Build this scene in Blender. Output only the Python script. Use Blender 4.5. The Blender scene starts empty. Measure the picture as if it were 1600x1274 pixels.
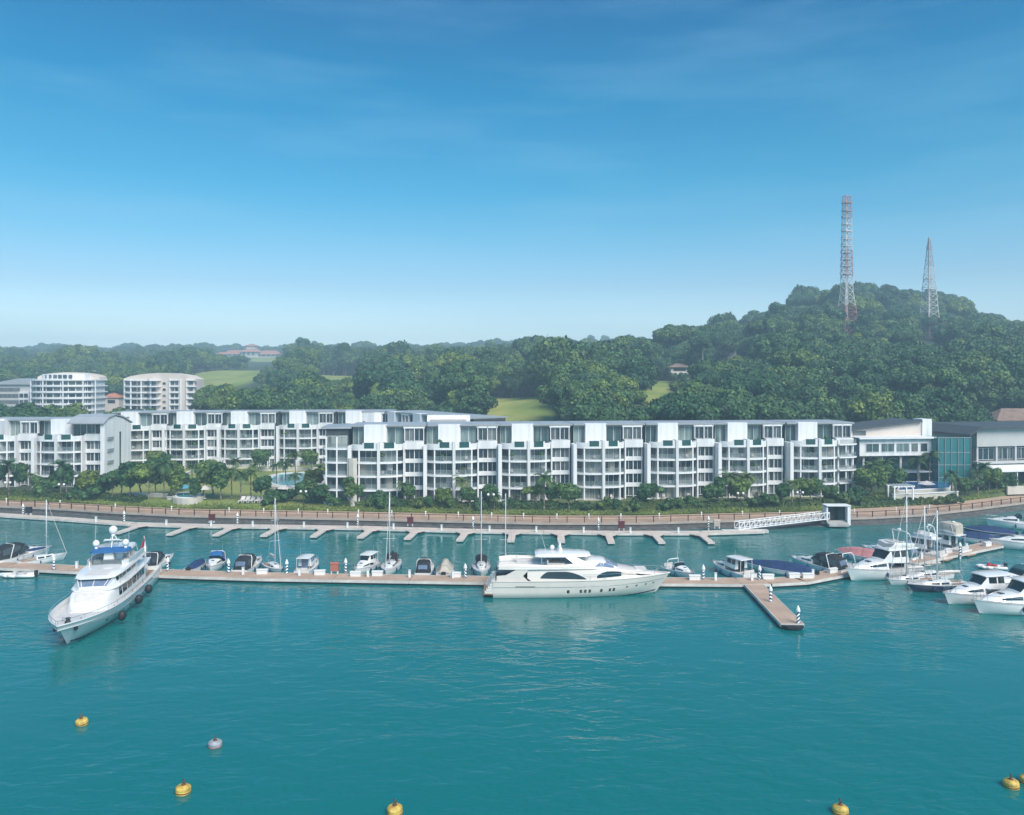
import bpy, math, random
import numpy as np
from mathutils import Vector, Matrix

# ------------------------------------------------------------------ camera, sky, sun, exposure
SC = bpy.context.scene
COL = SC.collection
F, CX, HY, CAMZ = 1250.0, 800.0, 590.0, 29.0      # focal length (px of the 1600 px frame), principal column, horizon row, eye height

cam_data = bpy.data.cameras.new('camera')
cam_data.sensor_width = 36.0
cam_data.lens = 36.0 * F / 1600.0
cam_data.shift_y = -(637.0 - HY) / 1600.0
cam_data.clip_start = 0.5
cam_data.clip_end = 20000.0
cam = bpy.data.objects.new('camera', cam_data)
cam.location = (0, 0, CAMZ)
cam.rotation_euler = (math.radians(90), 0, 0)
COL.objects.link(cam)
SC.camera = cam

SUN_EL, SUN_AZ = math.radians(45), math.radians(148)   # azimuth clockwise from +Y: behind the camera, a little to the right
world = bpy.data.worlds.new('World')
SC.world = world
world.use_nodes = True
wn, wl = world.node_tree.nodes, world.node_tree.links
wn.clear()
w_out = wn.new('ShaderNodeOutputWorld')
w_bg = wn.new('ShaderNodeBackground')
w_sky = wn.new('ShaderNodeTexSky')
w_sky.sky_type = 'NISHITA'
w_sky.sun_disc = False
w_sky.sun_elevation = SUN_EL
w_sky.sun_rotation = SUN_AZ
w_sky.altitude = 30
w_sky.air_density = 1.0
w_sky.dust_density = 0.6
w_sky.ozone_density = 2.0
# deep blue overhead, pale towards the horizon: the colour of the sky by height above the horizon
w_tc = wn.new('ShaderNodeTexCoord')
w_sep = wn.new('ShaderNodeSeparateXYZ')
w_grad = wn.new('ShaderNodeValToRGB')
_ge = w_grad.color_ramp.elements
_stops = [(0.0, (1.55, 1.70, 2.10)), (.056, (1.18, 1.24, 1.26)), (.111, (.68, .86, .93)), (.168, (.36, .80, .89)), (.226, (.13, .74, .86)), (.332, (.0, .63, .82)), (.45, (.0, .47, .72))]
_ge[0].position, _ge[0].color = _stops[0][0], (*_stops[0][1], 1)
_ge[1].position, _ge[1].color = _stops[-1][0], (*_stops[-1][1], 1)
for _p, _c in _stops[1:-1]:
    _ge.new(_p).color = (*_c, 1)
w_hsv = wn.new('ShaderNodeMixRGB')
w_hsv.blend_type = 'MULTIPLY'
w_hsv.inputs['Fac'].default_value = 1.0
wl.new(w_tc.outputs['Generated'], w_sep.inputs[0])
wl.new(w_sep.outputs['Z'], w_grad.inputs['Fac'])
wl.new(w_sky.outputs['Color'], w_hsv.inputs['Color1'])
wl.new(w_grad.outputs['Color'], w_hsv.inputs['Color2'])
# thin high cloud veil, long horizontal streaks over the whole dome
w_map = wn.new('ShaderNodeMapping')
w_map.inputs['Scale'].default_value = (1.0, 1.0, 6.5)
w_noise = wn.new('ShaderNodeTexNoise')
w_noise.inputs['Scale'].default_value = 3.1
w_noise.inputs['Detail'].default_value = 5
w_noise.inputs['Roughness'].default_value = 0.55
w_ramp = wn.new('ShaderNodeValToRGB')
w_ramp.color_ramp.elements[0].position = 0.46
w_ramp.color_ramp.elements[0].color = (0, 0, 0, 1)
w_ramp.color_ramp.elements[1].position = 0.74
w_ramp.color_ramp.elements[1].color = (0.17, 0.17, 0.17, 1)
w_mix = wn.new('ShaderNodeMixRGB')
w_mix.inputs['Color2'].default_value = (2.3, 4.4, 6.0, 1)
wl.new(w_tc.outputs['Generated'], w_map.inputs['Vector'])
wl.new(w_map.outputs['Vector'], w_noise.inputs['Vector'])
wl.new(w_noise.outputs['Fac'], w_ramp.inputs['Fac'])
wl.new(w_ramp.outputs['Color'], w_mix.inputs['Fac'])
wl.new(w_hsv.outputs['Color'], w_mix.inputs['Color1'])
wl.new(w_mix.outputs['Color'], w_bg.inputs['Color'])
w_bg.inputs['Strength'].default_value = 0.095
wl.new(w_bg.outputs['Background'], w_out.inputs['Surface'])

sun_data = bpy.data.lights.new('sun', 'SUN')
sun_data.energy = 3.2
sun_data.angle = math.radians(36)
sun_data.color = (1.0, 0.91, 0.81)
sun = bpy.data.objects.new('sun', sun_data)
COL.objects.link(sun)
_sd = Vector((math.sin(SUN_AZ) * math.cos(SUN_EL), math.cos(SUN_AZ) * math.cos(SUN_EL), math.sin(SUN_EL)))
sun.rotation_euler = (-_sd).to_track_quat('-Z', 'Y').to_euler()
sun.location = (-60, -120, 200)

SC.view_settings.view_transform = 'Standard'
SC.view_settings.look = 'None'
SC.view_settings.gamma = 1.0
SC.view_settings.exposure = 0.76
SC.view_settings.use_curve_mapping = False
SC.render.engine = 'CYCLES'
SC.cycles.use_denoising = True
SC.cycles.max_bounces = 6
SC.cycles.diffuse_bounces = 2
SC.cycles.glossy_bounces = 3
SC.cycles.transmission_bounces = 4
SC.cycles.transparent_max_bounces = 8
SC.cycles.volume_bounces = 2
SC.cycles.caustics_reflective = False
SC.cycles.caustics_refractive = False

# ------------------------------------------------------------------ helpers
RNG = random.Random(7)

def xat(px, Y):
    return (px - CX) / F * Y

def gp(px, py, z=0.0):
    """the point of the level z that is seen in column px, row py of the photograph"""
    Y = (CAMZ - z) * F / (py - HY)
    return Vector((xat(px, Y), Y, z))

def proj(x, y, z):
    return CX + F * x / y, HY + F * (CAMZ - z) / y

class MB:
    """collects shapes and builds ONE mesh"""
    def __init__(self):
        self.v, self.f, self.m, self.s = [], [], [], []
    def add(self, vs, fs, mat=0, smooth=False):
        o = len(self.v)
        self.v.extend([tuple(p) for p in vs])
        for f in fs:
            self.f.append(tuple(i + o for i in f)); self.m.append(mat); self.s.append(smooth)
        return self
    def box(self, x0, x1, y0, y1, z0, z1, mat=0):
        vs = [(x0, y0, z0), (x1, y0, z0), (x1, y1, z0), (x0, y1, z0), (x0, y0, z1), (x1, y0, z1), (x1, y1, z1), (x0, y1, z1)]
        return self.add(vs, [(0, 3, 2, 1), (4, 5, 6, 7), (0, 1, 5, 4), (1, 2, 6, 5), (2, 3, 7, 6), (3, 0, 4, 7)], mat)
    def wallbox(self, p, q, t, z0, z1, mat=0):
        """upright slab from p to q (plan), thickness t centred"""
        d = Vector((q[0] - p[0], q[1] - p[1])); d.normalize(); n = Vector((-d.y, d.x)) * t / 2
        pl = [(p[0] - n.x, p[1] - n.y), (q[0] - n.x, q[1] - n.y), (q[0] + n.x, q[1] + n.y), (p[0] + n.x, p[1] + n.y)]
        return self.prism(pl, z0, z1, mat)
    def prism(self, pl, z0, z1, mat=0):
        n = len(pl)
        area = sum(pl[i][0] * pl[(i + 1) % n][1] - pl[(i + 1) % n][0] * pl[i][1] for i in range(n))
        if area < 0:
            pl = pl[::-1]
        vs = [(x, y, z0) for x, y in pl] + [(x, y, z1) for x, y in pl]
        fs = [tuple(range(n - 1, -1, -1)), tuple(range(n, 2 * n))] + [(i, (i + 1) % n, n + (i + 1) % n, n + i) for i in range(n)]
        return self.add(vs, fs, mat)
    def prism_y(self, pl, y0, y1, mat=0):
        """outline in x-z pushed through y"""
        n = len(pl)
        area = sum(pl[i][0] * pl[(i + 1) % n][1] - pl[(i + 1) % n][0] * pl[i][1] for i in range(n))
        if area < 0:
            pl = pl[::-1]
        vs = [(x, y0, z) for x, z in pl] + [(x, y1, z) for x, z in pl]
        fs = [tuple(range(n)), tuple(range(2 * n - 1, n - 1, -1))] + [(i, n + i, n + (i + 1) % n, (i + 1) % n) for i in range(n)]
        return self.add(vs, fs, mat)
    def prism_x(self, pl, x0, x1, mat=0):
        n = len(pl)
        area = sum(pl[i][0] * pl[(i + 1) % n][1] - pl[(i + 1) % n][0] * pl[i][1] for i in range(n))
        if area < 0:
            pl = pl[::-1]
        vs = [(x0, y, z) for y, z in pl] + [(x1, y, z) for y, z in pl]
        fs = [tuple(range(n - 1, -1, -1)), tuple(range(n, 2 * n))] + [(i, (i + 1) % n, n + (i + 1) % n, n + i) for i in range(n)]
        return self.add(vs, fs, mat)
    def ribbon(self, path, t, z0, z1, mat=0):
        """upright band of thickness t along an open plan path"""
        L, R = [], []
        for i, p in enumerate(path):
            a = path[max(i - 1, 0)]; b = path[min(i + 1, len(path) - 1)]
            d = Vector((b[0] - a[0], b[1] - a[1])); d.normalize(); n = Vector((-d.y, d.x)) * t / 2
            L.append((p[0] + n.x, p[1] + n.y)); R.append((p[0] - n.x, p[1] - n.y))
        n = len(path)
        vs = [(x, y, z0) for x, y in R] + [(x, y, z0) for x, y in L] + [(x, y, z1) for x, y in R] + [(x, y, z1) for x, y in L]
        fs = []
        for i in range(n - 1):
            r, l, R2, L2 = i, n + i, 2 * n + i, 3 * n + i
            fs += [(r, r + 1, R2 + 1, R2), (l + 1, l, L2, L2 + 1), (R2, R2 + 1, L2 + 1, L2), (l, l + 1, r + 1, r)]
        fs += [(0, 2 * n, 3 * n, n), (n - 1, 2 * n - 1, 4 * n - 1, 3 * n - 1)]
        return self.add(vs, fs, mat)
    def tube(self, p, q, r, r2=None, n=6, mat=0, caps=True):
        p, q = Vector(p), Vector(q)
        r2 = r if r2 is None else r2
        d = (q - p)
        if d.length < 1e-6:
            return self
        d.normalize()
        a = d.orthogonal().normalized(); b = d.cross(a)
        vs = []
        for c, rr in ((p, r), (q, r2)):
            for k in range(n):
                t = 2 * math.pi * k / n
                vs.append(c + a * (rr * math.cos(t)) + b * (rr * math.sin(t)))
        fs = [(k, (k + 1) % n, n + (k + 1) % n, n + k) for k in range(n)]
        if caps:
            fs += [tuple(range(n - 1, -1, -1)), tuple(range(n, 2 * n))]
        return self.add(vs, fs, mat, n > 6)
    def path(self, pts, r, n=5, mat=0):
        for a, b in zip(pts[:-1], pts[1:]):
            self.tube(a, b, r, n=n, mat=mat)
        return self
    def lathe(self, prof, c=(0, 0, 0), n=16, mat=0, smooth=True, sx=1.0, sy=1.0):
        vs = []
        for r, z in prof:
            for k in range(n):
                t = 2 * math.pi * k / n
                vs.append((c[0] + sx * r * math.cos(t), c[1] + sy * r * math.sin(t), c[2] + z))
        fs = []
        for j in range(len(prof) - 1):
            for k in range(n):
                fs.append((j * n + k, j * n + (k + 1) % n, (j + 1) * n + (k + 1) % n, (j + 1) * n + k))
        fs += [tuple(range(n - 1, -1, -1)), tuple((len(prof) - 1) * n + k for k in range(n))]
        return self.add(vs, fs, mat, smooth)
    def ball(self, c, r, n=12, mat=0, sz=1.0):
        prof = [(r * math.sin(math.pi * (j + .02) / 8.04), -r * sz * math.cos(math.pi * (j + .02) / 8.04)) for j in range(9)]
        return self.lathe(prof, c, n, mat)
    def sheet(self, grid, mat=0, smooth=True, flip=False):
        n, m = len(grid), len(grid[0])
        vs = [p for row in grid for p in row]
        fs = []
        for i in range(n - 1):
            for j in range(m - 1):
                q = (i * m + j, i * m + j + 1, (i + 1) * m + j + 1, (i + 1) * m + j)
                fs.append(q[::-1] if flip else q)
        return self.add(vs, fs, mat, smooth)
    def mesh(self, name, mats):
        me = bpy.data.meshes.new(name)
        me.from_pydata(self.v, [], self.f)
        if not isinstance(mats, (list, tuple)):
            mats = [mats]
        for k in mats:
            me.materials.append(M[k])
        me.polygons.foreach_set('material_index', self.m)
        me.polygons.foreach_set('use_smooth', self.s)
        me.update()
        return me
    def build(self, name, mats, parent=None, loc=(0, 0, 0), rz=0.0):
        return place(name, self.mesh(name, mats), parent, loc, rz)

def place(name, me, parent=None, loc=(0, 0, 0), rz=0.0):
    o = bpy.data.objects.new(name, me)
    o.location = loc
    o.rotation_euler = (0, 0, rz)
    COL.objects.link(o)
    if parent is not None:
        o.parent = parent
    return o

def empty(name, loc=(0, 0, 0), rz=0.0):
    o = bpy.data.objects.new(name, None)
    o.empty_display_size = 0.5
    o.location = loc
    o.rotation_euler = (0, 0, rz)
    COL.objects.link(o)
    return o

def tag(o, label=None, cat=None, group=None, kind=None):
    if label: o['label'] = label
    if cat: o['category'] = cat
    if group: o['group'] = group
    if kind: o['kind'] = kind
    return o

def copy_tree(o, parent=None):
    c = o.copy()
    COL.objects.link(c)
    c.parent = parent
    for ch in list(o.children):
        copy_tree(ch, c)
    return c

def ordinal(n):
    return ['first', 'second', 'third', 'fourth', 'fifth', 'sixth', 'seventh', 'eighth', 'ninth', 'tenth', 'eleventh', 'twelfth',
            'thirteenth', 'fourteenth', 'fifteenth', 'sixteenth', 'seventeenth', 'eighteenth', 'nineteenth', 'twentieth'][n]

class Loft:
    """a surface through rings of points; windows and stripes are cut from it as raised patches"""
    def __init__(self, rings):
        self.P = np.array([[tuple(p) for p in r] for r in rings], float)
    def S(self, u, v):
        n, m = self.P.shape[:2]
        a = min(max(u, 0), 1) * (n - 1); b = min(max(v, 0), 1) * (m - 1)
        i, j = min(int(a), n - 2), min(int(b), m - 2)
        a -= i; b -= j
        P = self.P
        return (P[i, j] * (1 - a) + P[i + 1, j] * a) * (1 - b) + (P[i, j + 1] * (1 - a) + P[i + 1, j + 1] * a) * b
    def N(self, u, v, e=0.01):
        du = self.S(min(u + e, 1), v) - self.S(max(u - e, 0), v)
        dv = self.S(u, min(v + e, 1)) - self.S(u, max(v - e, 0))
        n = np.cross(du, dv); l = np.linalg.norm(n)
        return n / l if l > 1e-9 else np.array([0, 0, 1.0])
    def into(self, mb, mat=0, smooth=True, flip=False, cap0=False, cap1=False):
        mb.sheet([[tuple(p) for p in r] for r in self.P], mat, smooth, flip)
        for c, k in ((cap0, 0), (cap1, -1)):
            if c:
                pts = [tuple(p) for p in self.P[k]]
                mb.add(pts, [tuple(range(len(pts)))], mat, False)
        return mb
    def patch(self, mb, u0, u1, lo, hi, off=0.02, nu=10, nv=3, mat=0, sign=1):
        lo_ = lo if callable(lo) else (lambda a: lo)
        hi_ = hi if callable(hi) else (lambda a: hi)
        g = []
        for i in range(nu + 1):
            a = i / nu; u = u0 + (u1 - u0) * a; row = []
            for j in range(nv + 1):
                v = lo_(a) + (hi_(a) - lo_(a)) * j / nv
                row.append(tuple(self.S(u, v) + sign * off * self.N(u, v)))
            g.append(row)
        mb.sheet(g, mat, True, sign < 0)
        # rim that turns down into the surface
        ring = [g[i][0] for i in range(nu + 1)] + [g[nu][j] for j in range(1, nv + 1)] + [g[i][nv] for i in range(nu - 1, -1, -1)] + [g[0][j] for j in range(nv - 1, 0, -1)]
        nrm = self.N((u0 + u1) / 2, (lo_(.5) + hi_(.5)) / 2) * sign * off * 1.6
        low = [tuple(np.array(p) - nrm) for p in ring]
        k = len(ring)
        mb.add(ring + low, [(i, (i + 1) % k, k + (i + 1) % k, k + i) for i in range(k)], mat, False)
        return mb
# ------------------------------------------------------------------ materials
M = {}

def nodes(name):
    m = bpy.data.materials.new(name)
    m.use_nodes = True
    M[name] = m
    nt = m.node_tree
    return m, nt.nodes, nt.links, nt.nodes['Principled BSDF']

def pmat(name, col, rough=0.6, metal=0.0, var=0.12, scale=0.6, stretch=(1, 1, 1), bump=0.0, bscale=8.0, spec=0.5, col2=None, coat=0.0):
    """base colour with soft blotches (wear, dirt) and optional fine relief, in the object's own coordinates"""
    m, n, l, b = nodes(name)
    b.inputs['Roughness'].default_value = rough
    b.inputs['Metallic'].default_value = metal
    b.inputs['Specular IOR Level'].default_value = spec
    b.inputs['Coat Weight'].default_value = coat
    tc = n.new('ShaderNodeTexCoord'); mp = n.new('ShaderNodeMapping')
    mp.inputs['Scale'].default_value = stretch
    l.new(tc.outputs['Object'], mp.inputs['Vector'])
    if var > 0 or col2:
        t = n.new('ShaderNodeTexNoise'); t.inputs['Scale'].default_value = scale; t.inputs['Detail'].default_value = 5
        r = n.new('ShaderNodeValToRGB')
        r.color_ramp.elements[0].position = 0.3; r.color_ramp.elements[1].position = 0.7
        c2 = col2 or tuple(c * (1 - var) for c in col)
        r.color_ramp.elements[0].color = (*c2, 1); r.color_ramp.elements[1].color = (*[min(1, c * (1 + var * .4)) for c in col], 1)
        l.new(mp.outputs['Vector'], t.inputs['Vector']); l.new(t.outputs['Fac'], r.inputs['Fac'])
        l.new(r.outputs['Color'], b.inputs['Base Color'])
    else:
        b.inputs['Base Color'].default_value = (*col, 1)
    if bump > 0:
        t2 = n.new('ShaderNodeTexNoise'); t2.inputs['Scale'].default_value = bscale; t2.inputs['Detail'].default_value = 4
        bp = n.new('ShaderNodeBump'); bp.inputs['Strength'].default_value = bump; bp.inputs['Distance'].default_value = 0.1
        l.new(mp.outputs['Vector'], t2.inputs['Vector']); l.new(t2.outputs['Fac'], bp.inputs['Height']); l.new(bp.outputs['Normal'], b.inputs['Normal'])
    return m

pmat('white_render', (0.79, 0.80, 0.81), 0.7, var=0.20, scale=0.9, stretch=(1, 1, .10))
pmat('white_trim', (0.82, 0.83, 0.84), 0.55, var=0.08, scale=0.5)
pmat('cream_render', (0.66, 0.58, 0.52), 0.8, var=0.12, scale=0.2)
pmat('beige_stone', (0.58, 0.55, 0.48), 0.8, var=0.15, scale=0.5)
pmat('grey_panel', (0.50, 0.50, 0.49), 0.6, var=0.10, scale=0.3)
pmat('roof_grey', (0.36, 0.39, 0.42), 0.45, var=0.15, scale=0.3, stretch=(1, .2, 1))
pmat('roof_dark', (0.07, 0.075, 0.08), 0.55, var=0.2)
pmat('frame_grey', (0.35, 0.37, 0.38), 0.4, metal=0.3, var=0.05)
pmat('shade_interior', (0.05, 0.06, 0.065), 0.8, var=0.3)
pmat('terracotta', (0.48, 0.20, 0.12), 0.8, var=0.3, scale=0.6)
pmat('brown_roof', (0.26, 0.18, 0.14), 0.8, var=0.3, scale=0.8)
pmat('concrete', (0.42, 0.42, 0.41), 0.85, var=0.2, scale=0.8, bump=0.2)
pmat('pontoon_side', (0.66, 0.62, 0.58), 0.8, var=0.25, scale=0.7)
pmat('fender_black', (0.015, 0.015, 0.018), 0.6, var=0.2)
pmat('tarnished_steel', (0.42, 0.40, 0.40), 0.6, metal=0.2, var=0.25, scale=0.1)
pmat('tower_red', (0.45, 0.15, 0.11), 0.6, var=0.25, scale=0.1)
pmat('tower_white', (0.62, 0.60, 0.59), 0.6, var=0.2, scale=0.1)
pmat('rail_brown', (0.06, 0.035, 0.03), 0.6, var=0.3)
pmat('gelcoat', (0.80, 0.80, 0.79), 0.22, var=0.06, scale=0.4, coat=0.4)
pmat('gelcoat_cream', (0.76, 0.70, 0.64), 0.22, var=0.06, scale=0.4, coat=0.4)
pmat('deck_grey', (0.62, 0.61, 0.60), 0.7, var=0.12, scale=1.2)
pmat('teak', (0.36, 0.22, 0.13), 0.7, var=0.25, scale=2.0, stretch=(.2, 3, 1))
pmat('hull_navy', (0.012, 0.022, 0.07), 0.2, var=0.1, coat=0.5)
pmat('hull_black', (0.012, 0.013, 0.016), 0.3, var=0.1)
pmat('boat_glass', (0.012, 0.022, 0.026), 0.06, var=0.3, scale=0.8, spec=0.8)
pmat('boat_glass_blue', (0.16, 0.22, 0.33), 0.10, var=0.3, scale=0.8, spec=0.8)
pmat('canvas_navy', (0.012, 0.04, 0.13), 0.85, var=0.3, scale=1.5, bump=0.4, bscale=3)
pmat('canvas_black', (0.016, 0.018, 0.022), 0.85, var=0.3, scale=1.5, bump=0.4, bscale=3)
pmat('canvas_blue', (0.02, 0.13, 0.35), 0.8, var=0.2, scale=1.5, bump=0.4, bscale=3)
pmat('canvas_beige', (0.50, 0.45, 0.38), 0.85, var=0.2, scale=1.5, bump=0.4, bscale=3)
pmat('canvas_pink', (0.52, 0.22, 0.22), 0.85, var=0.25, scale=1.5, bump=0.4, bscale=3)
pmat('canvas_teal', (0.02, 0.10, 0.12), 0.8, var=0.25, scale=1.5, bump=0.4, bscale=3)
pmat('seat_white', (0.66, 0.63, 0.60), 0.8, var=0.15, scale=1.5)
pmat('rubber_tube', (0.55, 0.55, 0.56), 0.6, var=0.1)
pmat('chrome', (0.72, 0.73, 0.75), 0.2, metal=0.9, var=0.0)
pmat('alloy', (0.70, 0.71, 0.72), 0.4, metal=0.3, var=0.05)
pmat('bright_red', (0.55, 0.03, 0.03), 0.7, var=0.1)
pmat('maroon', (0.10, 0.012, 0.018), 0.6, var=0.2)
pmat('pile_blue', (0.012, 0.05, 0.14), 0.5, var=0.2)
pmat('pile_green', (0.01, 0.10, 0.10), 0.5, var=0.2)
pmat('cone_white', (0.80, 0.82, 0.83), 0.4, var=0.05)
pmat('buoy_yellow', (0.68, 0.47, 0.10), 0.6, var=0.5, scale=2.5)
pmat('buoy_grey', (0.36, 0.38, 0.42), 0.6, var=0.3, scale=2.5)
pmat('rust', (0.16, 0.07, 0.03), 0.9, var=0.3)
pmat('bark', (0.24, 0.205, 0.16), 0.9, var=0.3, scale=3, bump=0.5)
pmat('palm_trunk', (0.22, 0.19, 0.15), 0.9, var=0.3, scale=4, stretch=(.3, .3, 2), bump=0.5)
pmat('stone_wall', (0.13, 0.125, 0.12), 0.9, var=0.45, scale=0.9, stretch=(1, 1, 2), bump=0.8, bscale=2.0)
pmat('coping', (0.44, 0.37, 0.31), 0.85, var=0.2)
pmat('umbrella_blue', (0.10, 0.35, 0.48), 0.8, var=0.1)
pmat('globe_white', (0.82, 0.82, 0.80), 0.3, var=0.0)

def brick_mat(name, c1, c2, mortar, scale, bw=0.5, bh=0.25, rough=0.8):
    m, n, l, b = nodes(name)
    b.inputs['Roughness'].default_value = rough
    tc = n.new('ShaderNodeTexCoord')
    t = n.new('ShaderNodeTexBrick'); t.inputs['Scale'].default_value = scale
    t.inputs['Color1'].default_value = (*c1, 1); t.inputs['Color2'].default_value = (*c2, 1); t.inputs['Mortar'].default_value = (*mortar, 1)
    t.inputs['Mortar Size'].default_value = 0.012
    t.inputs['Brick Width'].default_value = bw; t.inputs['Row Height'].default_value = bh
    nz = n.new('ShaderNodeTexNoise'); nz.inputs['Scale'].default_value = 0.35; nz.inputs['Detail'].default_value = 6
    mx = n.new('ShaderNodeMixRGB'); mx.blend_type = 'MULTIPLY'; mx.inputs['Fac'].default_value = 0.8
    r = n.new('ShaderNodeValToRGB'); r.color_ramp.elements[0].position = .3; r.color_ramp.elements[1].position = .7
    r.color_ramp.elements[0].color = (.68, .66, .64, 1); r.color_ramp.elements[1].color = (1, 1, 1, 1)
    l.new(tc.outputs['Object'], t.inputs['Vector']); l.new(tc.outputs['Object'], nz.inputs['Vector'])
    l.new(nz.outputs['Fac'], r.inputs['Fac']); l.new(t.outputs['Color'], mx.inputs['Color1']); l.new(r.outputs['Color'], mx.inputs['Color2'])
    l.new(mx.outputs['Color'], b.inputs['Base Color'])
    return m

brick_mat('paving', (0.62, 0.41, 0.27), (0.52, 0.37, 0.28), (0.36, 0.27, 0.21), 0.8)
brick_mat('deck_planks', (0.62, 0.44, 0.32), (0.54, 0.39, 0.29), (0.18, 0.13, 0.11), 1.0, bw=3.0, bh=0.16)
brick_mat('deck_planks_pale', (0.80, 0.68, 0.58), (0.72, 0.61, 0.53), (0.30, 0.25, 0.23), 1.0, bw=3.0, bh=0.16)

def window_mat(name, dark, curtain, tint_bias):
    """reflective glass; behind it the pane is dark or shows drawn curtains in vertical folds, pane by pane"""
    m, n, l, b = nodes(name)
    b.inputs['Roughness'].default_value = 0.07
    b.inputs['Specular IOR Level'].default_value = 0.6
    tc = n.new('ShaderNodeTexCoord'); oi = n.new('ShaderNodeObjectInfo')
    mp = n.new('ShaderNodeMapping'); mp.inputs['Scale'].default_value = (1.1, 0.0, 0.12)
    ad = n.new('ShaderNodeMath'); ad.operation = 'MULTIPLY'; ad.inputs[1].default_value = 87.0
    l.new(oi.outputs['Random'], ad.inputs[0])
    cb = n.new('ShaderNodeCombineXYZ'); l.new(ad.outputs[0], cb.inputs['Y']); l.new(ad.outputs[0], cb.inputs['X'])
    va = n.new('ShaderNodeVectorMath'); va.operation = 'ADD'
    l.new(tc.outputs['Object'], mp.inputs['Vector']); l.new(mp.outputs['Vector'], va.inputs[0]); l.new(cb.outputs['Vector'], va.inputs[1])
    t = n.new('ShaderNodeTexNoise'); t.inputs['Scale'].default_value = 0.9; t.inputs['Detail'].default_value = 3
    l.new(va.outputs['Vector'], t.inputs['Vector'])
    mt = n.new('ShaderNodeMath'); mt.operation = 'MULTIPLY_ADD'; mt.inputs[1].default_value = 0.5
    l.new(oi.outputs['Random'], mt.inputs[0]); l.new(t.outputs['Fac'], mt.inputs[2])
    r = n.new('ShaderNodeValToRGB')
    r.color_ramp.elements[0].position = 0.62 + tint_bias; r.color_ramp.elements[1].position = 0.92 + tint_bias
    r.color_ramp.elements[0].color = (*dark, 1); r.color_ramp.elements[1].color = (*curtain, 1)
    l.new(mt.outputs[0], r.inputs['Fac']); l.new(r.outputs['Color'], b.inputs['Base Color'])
    return m

window_mat('window_glass', (0.035, 0.055, 0.06), (0.30, 0.32, 0.30), 0.0)
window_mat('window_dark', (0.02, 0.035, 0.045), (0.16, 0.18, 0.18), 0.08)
window_mat('window_teal', (0.045, 0.085, 0.088), (0.22, 0.29, 0.28), 0.0)

def glass_mat(name, col, alpha, rough=0.05):
    m, n, l, b = nodes(name)
    b.inputs['Base Color'].default_value = (*col, 1)
    b.inputs['Roughness'].default_value = rough
    b.inputs['Specular IOR Level'].default_value = 0.7
    b.inputs['Alpha'].default_value = alpha
    return m
glass_mat('balustrade_glass', (0.22, 0.29, 0.30), 0.30)
glass_mat('green_glass', (0.008, 0.075, 0.07), 0.9)
glass_mat('teal_glass', (0.03, 0.22, 0.23), 0.72)
glass_mat('clear_screen', (0.10, 0.14, 0.16), 0.5)

def foliage_mat(name, dark, mid, light, warm):
    m, n, l, b = nodes(name)
    b.inputs['Roughness'].default_value = 0.6
    b.inputs['Specular IOR Level'].default_value = 0.25
    at_ = n.new('ShaderNodeAttribute'); at_.attribute_name = 'tint'
    oi = n.new('ShaderNodeObjectInfo')
    r = n.new('ShaderNodeValToRGB')
    e = r.color_ramp.elements
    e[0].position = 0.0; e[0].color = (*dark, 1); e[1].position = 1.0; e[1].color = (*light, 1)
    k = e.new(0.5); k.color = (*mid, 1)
    r2 = n.new('ShaderNodeValToRGB')
    e2 = r2.color_ramp.elements
    e2[0].position = 0.0; e2[0].color = (0.52, 0.74, 0.84, 1); e2[1].position = 1.0; e2[1].color = (*warm, 1)
    k2 = e2.new(0.6); k2.color = (1, 1, 1, 1)
    mx = n.new('ShaderNodeMixRGB'); mx.blend_type = 'MULTIPLY'; mx.inputs['Fac'].default_value = 1.0
    l.new(at_.outputs['Fac'], r.inputs['Fac']); l.new(oi.outputs['Random'], r2.inputs['Fac'])
    l.new(r.outputs['Color'], mx.inputs['Color1']); l.new(r2.outputs['Color'], mx.inputs['Color2'])
    l.new(mx.outputs['Color'], b.inputs['Base Color'])
    return m
foliage_mat('leaf_forest', (0.024, 0.060, 0.028), (0.054, 0.114, 0.041), (0.132, 0.218, 0.062), (2.0, 1.5, 0.88))
foliage_mat('leaf_garden', (0.028, 0.066, 0.026), (0.062, 0.130, 0.042), (0.14, 0.235, 0.065), (1.8, 1.35, .9))
foliage_mat('leaf_yellow', (0.08, 0.11, 0.02), (0.15, 0.19, 0.035), (0.25, 0.27, 0.06), (1.2, 1.05, .9))
foliage_mat('leaf_palm', (0.025, 0.055, 0.022), (0.055, 0.11, 0.038), (0.11, 0.18, 0.06), (1.5, 1.2, .9))
foliage_mat('leaf_hedge', (0.04, 0.075, 0.022), (0.075, 0.12, 0.034), (0.13, 0.17, 0.05), (1.3, 1.1, .9))

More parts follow.
